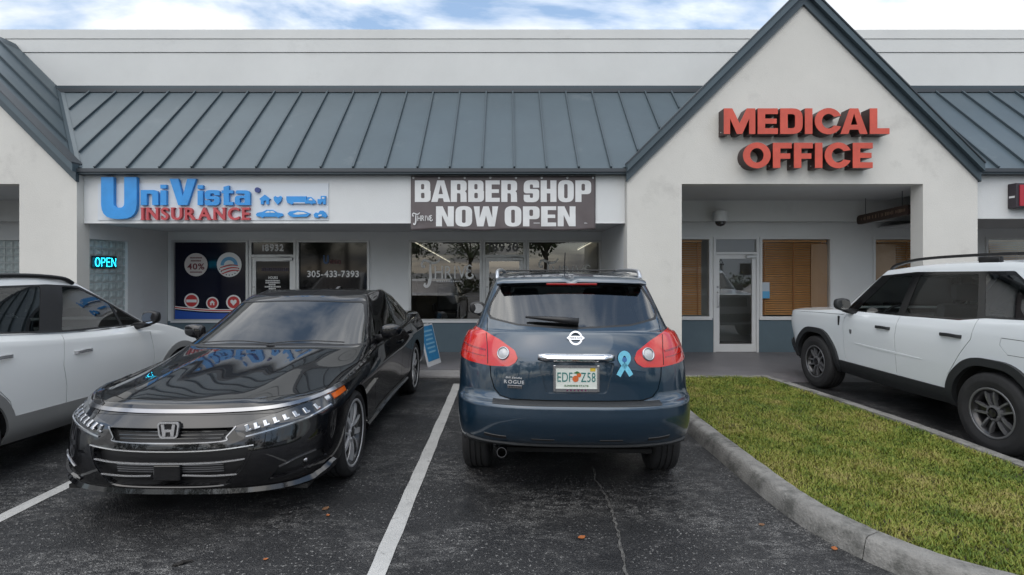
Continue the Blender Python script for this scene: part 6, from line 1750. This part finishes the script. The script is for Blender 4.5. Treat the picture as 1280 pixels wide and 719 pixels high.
        sh.panel('headlight', clear_lens, hp if sg > 0 else both(hp), 'end', is_front(-1.6), .0, .02)
        tp = [(.66, .86), (.66, 1.15), (.86, 1.15), (.86, .86)]
        sh.panel('tail_lamp', red_lens, tp if sg > 0 else both(tp), 'end', lambda c, n: c.y > 1.8 and n.y > .2, .004, .02)
        sh.ribbon_on([(-2.02, .50), (-1.90, .46), (-1.82, .45)], 'side', sg, .28, .03, 'bumper_corner', clad_black)
    sh.panel('grille', trim_black, [(-.50, .78), (.50, .78), (.50, 1.0), (-.50, 1.0)], 'end', is_front(-1.6), -.03, -.03)
    sh.ribbon_on([(-.84, .52), (0, .50), (.84, .52)], 'end', -1, .22, .04, 'front_bumper', clad_black)
    sh.ribbon_on([(-.84, .52), (0, .50), (.84, .52)], 'end', 1, .22, .04, 'rear_bumper', clad_black)
    sh.finish()
    MB().box(-.78, .78, -1.95, 2.0, .31, .34).build('underbody', under_m, root)
    wheel_wells(root, (-1.335, 1.335), .44, .52, .885, .362)
    cabin(root, -.9, 1.9, .76, .42, 1.05, [(-.38, .08, .52, 'a'), (.38, .08, .52, 'b'), (0, 1.0, 1.3, 'c')], -.72, 1.10)
    put_wheels(root, 'double5', .362, .222, .235, alloy_dark, alloy_black, (-1.335, 1.335), .925)
    return root
boxy = make_boxy_suv()
boxy.rotation_euler = (0, 0, math.pi); boxy.location = (5.29, 6.02, 0)
tag(boxy, 'boxy white SUV with black wheel arch flares and dark alloy wheels beyond the grass island', 'SUV')

# ------------------------------------------------------------------ white crossover at the left
def make_crossover():
    root = empty('suv')
    def tz(nodes):
        def f(x, y): return interp(nodes, y) - .09 * (abs(x) / .85) ** 2.2 * max(0, min(1, (-y - .8) / .6))
        return f
    Lv = [
        dict(f=(-2.06, -1.6, 3), r=(2.02, 1.65, 3), w=[(-1.6, .80), (0, .80), (1.65, .80)], z=[(-2, .22), (0, .235), (2, .30)], sub=3),
        dict(f=(-2.17, -1.6, 2.9), r=(2.13, 1.66, 3), w=[(-1.6, .865), (0, .855), (1.66, .865)], z=[(-2, .32), (0, .33), (2, .42)], sub=4),
        dict(f=(-2.20, -1.6, 2.8), r=(2.17, 1.66, 2.9), w=[(-1.6, .885), (0, .868), (1.66, .885)], z=[(-2, .48), (0, .50), (2, .58)], sub=5),
        dict(f=(-2.16, -1.58, 2.6), r=(2.15, 1.64, 2.7), w=[(-1.58, .885), (0, .880), (1.64, .888)], z=[(-2.2, .68), (0, .78), (1, .84), (2.1, .90)], sub=5),
        dict(f=(-2.06, -1.52, 2.4), r=(2.10, 1.60, 2.5), w=[(-1.52, .85), (0, .862), (1.6, .855)], z=tz([(-2.06, .84), (-1.3, .95), (-.6, .975), (0, 1.00), (1.2, 1.10), (2.1, 1.17)]), sharp=True, sub=4),
        dict(f=(-1.6, -1.12, 2.3), r=(2.07, 1.62, 2.4), w=[(-1.12, .82), (0, .842), (1.6, .81)], z=tz([(-1.6, .97), (-.9, 1.06), (-.6, 1.01), (0, 1.035), (1.2, 1.14), (2.1, 1.21)]), sub=5),
        dict(f=(-1.12, -.68, 2.2), r=(2.04, 1.64, 2.35), w=[(-.68, .79), (0, .82), (1.0, .80), (1.64, .735)], z=[(-1.12, 1.075), (-.68, 1.035), (0, 1.065), (1.2, 1.175), (2.04, 1.24)], sharp=True, sub=14),
        dict(f=(-.30, -.05, 2.5), r=(1.70, 1.46, 2.8), w=[(-.05, .60), (.4, .635), (1.0, .625), (1.46, .57)], z=[(-.3, 1.475), (0, 1.515), (.6, 1.545), (1.3, 1.525), (1.7, 1.49)], sub=4),
        dict(f=(-.2, .05, 2.3), r=(1.66, 1.42, 2.6), w=[(.05, .50), (.4, .53), (1.42, .49)], z=[(-.2, 1.515), (.5, 1.585), (1.3, 1.565), (1.7, 1.52)], sub=5),
        dict(f=(0, .15, 2), r=(1.6, 1.35, 2), w=[(0, .002)], z=[(0, 1.545), (.6, 1.605), (1.3, 1.585), (1.6, 1.54)]),
    ]
    sh = Shell(Lv, root, paint_pearl)
    grey_clad = mat('grey_lower_cladding', (.20, .20, .195), .5, var=.08)
    sh.panel('windshield', clear_glass, [(-.68, 1.09), (.68, 1.09), (.55, 1.465), (-.55, 1.465)], 'end', lambda c, n: c.y < 0 and n.y < -.15 and c.z > 1.05, -.004)
    sh.panel('rear_glass', privacy_glass, [(-.58, 1.26), (.58, 1.26), (.5, 1.475), (-.5, 1.475)], 'end', lambda c, n: c.y > 1.2 and n.y > .12 and c.z > 1.2, -.004)
    for sg in (1, -1):
        wc = lambda c, n, sg=sg: c.x * sg > .4 and n.x * sg > .25 and c.z > 1.0
        sh.panel('mirror_sail_glass', tint_glass, round_poly([(-.74, 1.065), (-.42, 1.275), (-.44, 1.075)], .01), 'side', wc, -.004)
        sh.panel('front_side_glass', privacy_glass, round_poly([(-.41, 1.078), (-.385, 1.305), (-.06, 1.478), (.14, 1.500), (.34, 1.105)], .02), 'side', wc, -.004)
        sh.panel('rear_side_glass', privacy_glass, round_poly([(.56, 1.125), (.38, 1.508), (.90, 1.505), (1.14, 1.400), (1.16, 1.18)], .03), 'side', wc, -.004)
        sh.panel('quarter_glass', privacy_glass, round_poly([(1.22, 1.20), (1.20, 1.39), (1.48, 1.28)], .03), 'side', wc, -.004)
        sh.panel('window_frame', trim_black, round_poly([(-.84, 1.050), (-.40, 1.325), (-.08, 1.497), (.30, 1.523), (.92, 1.520), (1.20, 1.42), (1.56, 1.285), (1.24, 1.17), (.34, 1.085)], .02), 'side', wc, -.001)
        sh.ribbon_on([(-.84, 1.046), (-.2, 1.060), (.34, 1.082), (.8, 1.125), (1.24, 1.168)], 'side', sg, .014, .006, 'belt_chrome', chrome)
        for ya in (-1.29, 1.29):
            sh.cut(circ(ya, .335, .385, 40), 'side', lambda c, n, sg=sg: c.x * sg > .6 and c.z < .85)
            sh.panel('arch_cladding', grey_clad, circ(ya, .335, .455, 44), 'side', lambda c, n, sg=sg: c.x * sg > .55 and c.z < .9 and n.x * sg > 0, .010, .02)
        sh.panel('rocker_cladding', grey_clad, [(-1.0, .22), (-.85, .425), (.86, .475), (1.0, .22)], 'side', lambda c, n, sg=sg: c.x * sg > .55 and c.z < .6 and n.x * sg > .0, .010, .02)
        lo = lambda c, n, sg=sg: c.x * sg > .6 and n.x * sg > .2 and c.z < 1.2
        sh.gap([(-.76, .97), (-.80, .7), (-.76, .42)], 'side', lo); sh.gap([(.37, 1.07), (.40, .8), (.36, .6), (.36, .44)], 'side', lo)
        sh.gap([(1.14, 1.12), (1.12, .85), (.90, .60), (.86, .46)], 'side', lo)
        sh.gap([(-.84, .325), (0, .33), (.86, .35)], 'side', lambda c, n, sg=sg: False) if False else None
        handle(root, sh, sg, .18, .895, .21, bright_strip, .034); handle(root, sh, sg, .98, .965, .21, bright_strip, .034)
        mirror(root, sh, sg, (sg * .98, -.60, 1.135), trim_black, (.19, .13, .16), (sg * .80, -.60, 1.04))
        rail = [(sg * .605, -.02, 1.525), (sg * .612, .12, 1.575), (sg * .615, .5, 1.605), (sg * .61, 1.0, 1.60), (sg * .60, 1.35, 1.57), (sg * .59, 1.46, 1.525)]
        MB().tube(spline(rail, 6), .020, 10).build('roof_rail', trim_black, root, smooth=True)
        hp = [(.50, .74), (.52, .82), (.80, .86), (.84, .78)]
        sh.panel('headlight', clear_lens, hp if sg > 0 else both(hp), 'end', is_front(-1.3, -.05), .0, .02)
        tp = [(.45, .95), (.45, 1.08), (.84, 1.12), (.86, .98)]
        sh.panel('tail_lamp', red_lens, tp if sg > 0 else both(tp), 'end', lambda c, n: c.y > 1.4 and n.y > .1, .004, .02)
    sh.panel('grille', trim_black, [(-.45, .55), (.45, .55), (.48, .74), (-.48, .74)], 'end', is_front(-1.6), -.03, -.03)
    sh.finish()
    MB().box(-.76, .76, -2.0, 2.0, .215, .24).build('underbody', under_m, root)
    wheel_wells(root, (-1.29, 1.29), .39, .52, .85, .335)
    cabin(root, -.85, 1.85, .70, .36, 1.0, [(-.37, .10, .5, 'a'), (.37, .10, .5, 'b'), (0, .98, 1.25, 'c')], -.68, 1.02)
    put_wheels(root, 'five', .335, .222, .22, alloy_silver, alloy_dark, (-1.29, 1.29), .878)
    return root
cross = make_crossover()
cross.rotation_euler = (0, 0, math.pi); cross.location = (-4.83, 5.05, 0)
tag(cross, 'pearl white crossover SUV with chrome door handle, parked beside the black sedan', 'SUV')
# ------------------------------------------------------------------ grass island with concrete kerb
kerb_m = mat('weathered_kerb_concrete', (.205, .200, .188), .85, var=.22, vscale=5, bump=.5, bscale=70, dirt=((.070, .070, .064), 4.5, .47, .85))
KH = .125
left = [(1.86, 7.62), (1.86, 7.0), (1.86, 6.2), (1.855, 5.4), (1.86, 4.6), (1.87, 4.1), (1.885, 3.6), (1.93, 3.3), (2.01, 3.05), (2.13, 2.82), (2.32, 2.60), (2.60, 2.42), (2.95, 2.33), (3.3, 2.33), (3.65, 2.44), (3.93, 2.66), (4.09, 2.95), (4.17, 3.3)]
right = [(4.18, 3.8), (4.175, 4.3), (4.16, 5.1), (4.08, 5.9), (3.98, 6.7), (3.86, 7.58)]
path = [Vector(p) for p in left + right]
W_K = .155
def offs(pts, d):
    out = []
    for i, p in enumerate(pts):
        t = (pts[min(len(pts) - 1, i + 1)] - pts[max(0, i - 1)]).normalized(); n = Vector((-t.y, t.x)); out.append(p + n * d)
    return out
dense = spline([tuple(p) for p in path], 6)
isl = tag(empty('grass_island', (3.0, 5.0, 0)), kind='structure')
inner = offs(dense, W_K); 
# kerb in cast lengths with joints; profile: sloping face, rounded nose, flat top
prof = [(-.012, -.04), (-.010, .0), (.010, KH * .55), (.022, KH * .85), (.040, KH * .98), (.062, KH), (W_K, KH), (W_K, -.04)]
seglen = 0; start = 0; acc = 0; pieces = []
for i in range(1, len(dense)):
    acc += (dense[i] - dense[i - 1]).length
    if acc > 1.52 or i == len(dense) - 1:
        pieces.append((start, i)); start = i; acc = 0
for (a, b) in pieces:
    m = MB(); vs = []; np_ = len(prof); idxs = list(range(a, b + 1))
    for k, i in enumerate(idxs):
        p = dense[i]; t = (dense[min(len(dense) - 1, i + 1)] - dense[max(0, i - 1)]).normalized(); n = Vector((-t.y, t.x))
        sh_ = .003 if k == 0 else (-.003 if k == len(idxs) - 1 else 0)
        p = p + t * sh_
        wob = random.uniform(-.003, .003)
        vs += [(p.x + n.x * (o + wob), p.y + n.y * (o + wob), z + (random.uniform(-.002, .002) if z > .05 else 0)) for o, z in prof]
    fs = [(k * np_ + j, k * np_ + j + 1, (k + 1) * np_ + j + 1, (k + 1) * np_ + j) for k in range(len(idxs) - 1) for j in range(np_ - 1)]
    fs += [tuple(range(np_)), tuple((len(idxs) - 1) * np_ + j for j in range(np_))]
    m.add(vs, fs).build('kerb_stone', kerb_m, isl, world=True, smooth=True, autosharp=R(55))
# gutter stain along the foot of the kerb
soil_m = mat('island_soil', (.045, .038, .022), .95, var=.4, vscale=9)
inn = offs(dense, W_K - .01)
def soil_z(x, y): return KH - .028 + .018 * math.sin(x * 2.1 + y * 1.3) + .012 * math.sin(y * 3.3 - x)
poly = [(p.x, p.y) for p in inn] 
m = MB(); tri = tessellate_polygon([[Vector((p[0], p[1], 0)) for p in poly]])
m.add([(p[0], p[1], KH - .03) for p in poly], [tuple(t) for t in tri]); m.build('soil', soil_m, isl, world=True)
MB().box(1.90, 3.84, 7.50, 7.62, -.02, KH - .012).build('kerb_stone', kerb_m, isl, world=True)

# grass: individual blades in tufts
def grass_mat():
    m = bpy.data.materials.new('grass_blade'); m.use_nodes = True
    nt = m.node_tree; b = nt.nodes['Principled BSDF']; N, L = nt.nodes, nt.links
    tc = N.new('ShaderNodeTexCoord'); 
    n1 = N.new('ShaderNodeTexNoise'); n1.inputs['Scale'].default_value = 3.2; n1.inputs['Detail'].default_value = 5
    n2 = N.new('ShaderNodeTexNoise'); n2.inputs['Scale'].default_value = 45.0; n2.inputs['Detail'].default_value = 2
    L.new(tc.outputs['Object'], n1.inputs['Vector']); L.new(tc.outputs['Object'], n2.inputs['Vector'])
    ad = N.new('ShaderNodeMath'); ad.operation = 'ADD'; L.new(n1.outputs['Fac'], ad.inputs[0]); L.new(n2.outputs['Fac'], ad.inputs[1])
    hf = N.new('ShaderNodeMath'); hf.operation = 'MULTIPLY'; hf.inputs[1].default_value = .5; L.new(ad.outputs[0], hf.inputs[0])
    r = N.new('ShaderNodeValToRGB'); cr_ = r.color_ramp
    cr_.elements[0].position = .36; cr_.elements[0].color = (.060, .105, .014, 1)
    cr_.elements[1].position = .62; cr_.elements[1].color = (.26, .22, .075, 1)
    e = cr_.elements.new(.45); e.color = (.115, .160, .018, 1)
    e = cr_.elements.new(.54); e.color = (.205, .215, .036, 1)
    L.new(hf.outputs[0], r.inputs[0]); L.new(r.outputs[0], b.inputs['Base Color'])
    b.inputs['Roughness'].default_value = .55
    b.inputs['Specular IOR Level'].default_value = .3
    return m
gm = grass_mat()
rng = random.Random(11)
V, F = [], []
polyv = [(p.x, p.y) for p in offs(dense, W_K + .005)]
def blade(x, y, z, h, w, az, lean):
    c, s_ = math.cos(az), math.sin(az); k = len(V)
    dx, dy = c * lean, s_ * lean
    V.extend([(x - s_ * w, y + c * w, z), (x + s_ * w, y - c * w, z), (x + dx * .45 - s_ * w * .9, y + dy * .45 + c * w * .9, z + h * .62), (x + dx * .45 + s_ * w * .9, y + dy * .45 - c * w * .9, z + h * .62), (x + dx, y + dy, z + h)])
    F.extend([(k, k + 1, k + 3, k + 2), (k + 2, k + 3, k + 4)])
cnt = 0
while cnt < 90000:
    x, y = rng.uniform(1.95, 4.15), rng.uniform(2.35, 7.55)
    # denser near the camera where blades show
    if rng.random() > (1.0 if y < 5 else .72): continue
    if not pip(polyv, (x, y)): continue
    cl = .5 + .5 * math.sin(x * 9.1 + math.sin(y * 7)) * math.sin(y * 8.3 + math.sin(x * 5))
    h = rng.uniform(.008, .024) * (.65 + .7 * cl) * (1.0 + .5 * (rng.random() > .93)); az = rng.uniform(0, 2 * math.pi)
    blade(x, y, KH - .03, h + .012, rng.uniform(.0016, .0036), az, rng.uniform(.008, .042)); cnt += 1
me = bpy.data.meshes.new('grass'); me.from_pydata(V, [], F); me.materials.append(gm)
go = bpy.data.objects.new('grass', me); COL.objects.link(go); tag(go, 'short green and straw coloured grass filling the kerbed island', 'grass', kind='stuff')

# fallen leaves and litter on the asphalt
leaf_m = mat('dry_orange_leaf', (.30, .095, .025), .7, var=.3, vscale=30)
leaf_b = mat('dry_brown_leaf', (.15, .075, .035), .8, var=.3, vscale=30)
twig_m = mat('dark_bark_scrap', (.012, .010, .009), .8)
def leaf(px, py, L_, az, mt, label, cat='leaf'):
    p = atz(px, py); out = []
    for k in range(12):
        t = k / 11; out.append((t, .32 * math.sin(math.pi * t) ** .8))
    vs = []; fs = []
    for (t, w) in out:
        curl = .10 * (t - .5) ** 2 * 4
        vs += [((t - .5), -w, curl + w * .22), ((t - .5), 0, curl), ((t - .5), w, curl + w * .28)]
    fs = [(3 * i + k, 3 * i + k + 1, 3 * i + 4 + k, 3 * i + 3 + k) for i in range(11) for k in range(2)]
    m = MB().add([Vector(v) * L_ for v in vs], fs)
    o = m.build('fallen_leaf', mt); o.location = (p.x, p.y, .004); o.rotation_euler = (0, 0, az)
    tag(o, label, cat, 'fallen leaves on the asphalt')
leaf(727, 673, .055, .5, leaf_m, 'orange fallen leaf on the asphalt behind the blue SUV')
leaf(407, 637, .060, 1.1, leaf_b, 'brown fallen leaf beside the painted line in front of the sedan wheel')
leaf(410, 645, .035, 2.1, leaf_m, 'small orange leaf scrap next to the brown leaf by the painted line')
leaf(952, 657, .045, .2, leaf_b, 'brown fallen leaf on the asphalt by the kerb of the grass island')
leaf(1043, 687, .05, .9, leaf_m, 'orange fallen leaf lying against the curved kerb foot')
leaf(332, 700, .03, .3, leaf_m, 'tiny orange leaf scrap beside the dark bark strip')
p = atz(228, 705)
tw = MB(); 
for k in range(3): tw.tube([(-.05 + k * .012, -.006 * k, .006), (0, .004 - .008 * k, .012), (.055 - k * .01, .012 * (k - 1), .006)], [.004, .007, .002], 6)
o = tw.build('bark_strip', twig_m); o.location = (p.x, p.y, 0); o.rotation_euler = (0, 0, .6); tag(o, 'black curled bark strip on the asphalt in front of the sedan', 'litter')

# ------------------------------------------------------------------ the far side of the lot, seen in the shop glass and the car paint
bark_m = mat('tree_bark', (.10, .075, .055), .9, var=.3, vscale=6, bump=.5, bscale=20)
def leaf_mat(name, c):
    return mat(name, c, .6, var=.45, vscale=1.2)
def make_tree(seed, H, Rc, mt, palm=False):
    rg = random.Random(seed); root = empty('palm_tree' if palm else 'tree')
    tr = MB(); lv = MB()
    if palm:
        pts = [(.15 * math.sin(t * 1.5), 0, H * t) for t in [k / 8 for k in range(9)]]
        tr.tube(pts, .20, 10, r2=.13); top = Vector(pts[-1])
        for k in range(26):
            az = 2 * math.pi * k / 26 * 3 + rg.uniform(-.2, .2); el = rg.uniform(-.2, 1.1); L_ = rg.uniform(2.2, 3.0)
            for j in range(16):
                t = (j + 1) / 16; r = L_ * t * math.cos(el) * (1 - .15 * t); z = L_ * t * math.sin(el) - 1.5 * t * t
                q = top + Vector((math.cos(az) * r, math.sin(az) * r, z)); wv = .55 * math.sin(math.pi * min(.95, t + .1))
                for sg in (-1, 1):
                    e = Vector((-math.sin(az) * sg * wv, math.cos(az) * sg * wv, -.25 * wv)); f = Vector((math.cos(az), math.sin(az), 0)) * .07
                    k0 = len(lv.v); lv.v += [q - f, q + f, q + e + f * 1.5]; lv.f.append((k0, k0 + 1, k0 + 2))
    else:
        tr.tube([(0, 0, 0), (.05, .03, H * .2), (.0, .1, H * .45)], [.24, .19, .14], 9)
        for k in range(7):
            az = rg.uniform(0, 6.3); tr.tube([(0, .05, H * rg.uniform(.28, .42)), (math.cos(az) * Rc * .4, math.sin(az) * Rc * .4, H * .6), (math.cos(az) * Rc * .7, math.sin(az) * Rc * .7, H * rg.uniform(.65, .85))], [.10, .06, .02], 6)
        clumps = []
        for k in range(34):
            a = rg.uniform(0, 6.3); u = rg.random() ** .5; zz = rg.uniform(.42, .97); rr = Rc * u * (1 - abs(zz - .62) * 1.1)
            clumps.append((Vector((math.cos(a) * rr, math.sin(a) * rr, H * zz)), rg.uniform(.5, 1.0) * Rc * .36))
        for c, r in clumps:
            for j in range(85):
                d = Vector((rg.gauss(0, 1), rg.gauss(0, 1), rg.gauss(0, .8))).normalized() * r * rg.random() ** .4
                p_ = c + d; s_ = rg.uniform(.10, .20); ax = Vector((rg.gauss(0, 1), rg.gauss(0, 1), rg.gauss(0, 1))).normalized(); bx = ax.orthogonal().normalized()
                k0 = len(lv.v); lv.v += [p_ - ax * s_, p_ + bx * s_ * .5, p_ + ax * s_, p_ - bx * s_ * .5]; lv.f.append((k0, k0 + 1, k0 + 2, k0 + 3))
    tr.build('trunk', bark_m, root, smooth=True); lv.build('crown', mt, root, fix=False)
    return root
lm1 = leaf_mat('dark_green_leaves', (.045, .075, .020)); lm2 = leaf_mat('mid_green_leaves', (.070, .105, .028))
protos = [make_tree(1, 8.5, 3.6, lm1), make_tree(2, 7.0, 3.2, lm2), make_tree(3, 9.0, 0, lm1, True)]
spots = [(-26, -24, 0), (-17, -27, 1), (-9.5, -24, 0), (-3.5, -30, 1), (3.5, -25, 0), (11, -28, 1), (16, -30, 0), (40, -26, 1), (-13, -22, 2), (7.0, -21, 2), (-34, -25, 1), (35, -25, 0)]
words_ = ['far left', 'left', 'left of centre', 'centre left', 'centre', 'right of centre', 'right', 'far right', 'left palm', 'right palm', 'outer left', 'outer right']
used = set()
for i, (x, y, k) in enumerate(spots):
    t = protos[k] if k not in used else copy_tree(protos[k])
    used.add(k); t.location = (x, y, 0); t.rotation_euler = (0, 0, i * 1.3); t.scale = (1, 1, 1 + .1 * math.sin(i * 2.2))
    kind_ = ('broad dark green tree', 'rounded mid green tree', 'tall palm')[k]
    tag(t, '%s across the lot behind the photographer, %s of the row' % (kind_, words_[i]), 'tree', 'trees across the parking lot')
hedge = MB(); rg = random.Random(5)
for k in range(9000):
    p_ = Vector((rg.uniform(-45, 45), -19 + rg.gauss(0, .35), abs(rg.gauss(.55, .35)))); s_ = rg.uniform(.10, .2); ax = Vector((rg.gauss(0, 1), rg.gauss(0, 1), rg.gauss(0, 1))).normalized(); bx = ax.orthogonal().normalized()
    k0 = len(hedge.v); hedge.v += [p_ - ax * s_, p_ + bx * s_ * .6, p_ + ax * s_, p_ - bx * s_ * .6]; hedge.f.append((k0, k0 + 1, k0 + 2, k0 + 3))
tag(hedge.build('hedge', lm1, fix=False), 'clipped green hedge along the far side of the lot', 'hedge', kind='stuff')
fb = thing('stand_in_building', 'pale low stand-in building added across the lot to lighten the office door reflection', 'building', (30, -44, 0))  # stand-in, added so the office door glass has something pale to reflect
MB().box(-15, 15, -6, 0, 0, 6.0).build('wall', white_wall, fb)
MB().box(-15.3, 15.3, -6.3, .3, 6.0, 6.35).build('roof_edge', roof_trim, fb)
for k in range(7):
    w_ = MB().box(-13 + k * 4, -11 + k * 4, .0, .05, 1.0, 2.6).build('window', alu, fb)
    MB().box(-12.9 + k * 4, -11.1 + k * 4, .051, .06, 1.1, 2.5).build('pane', black_film, w_)
# neighbouring cars of the lot that show only as reflections
car2 = copy_tree(sedan); car2.location = (8.0, 5.4, 0); car2.rotation_euler = (0, 0, 0); tag(car2, 'black sedan parked beyond the boxy white SUV, mirrored in the medical door', 'sedan')
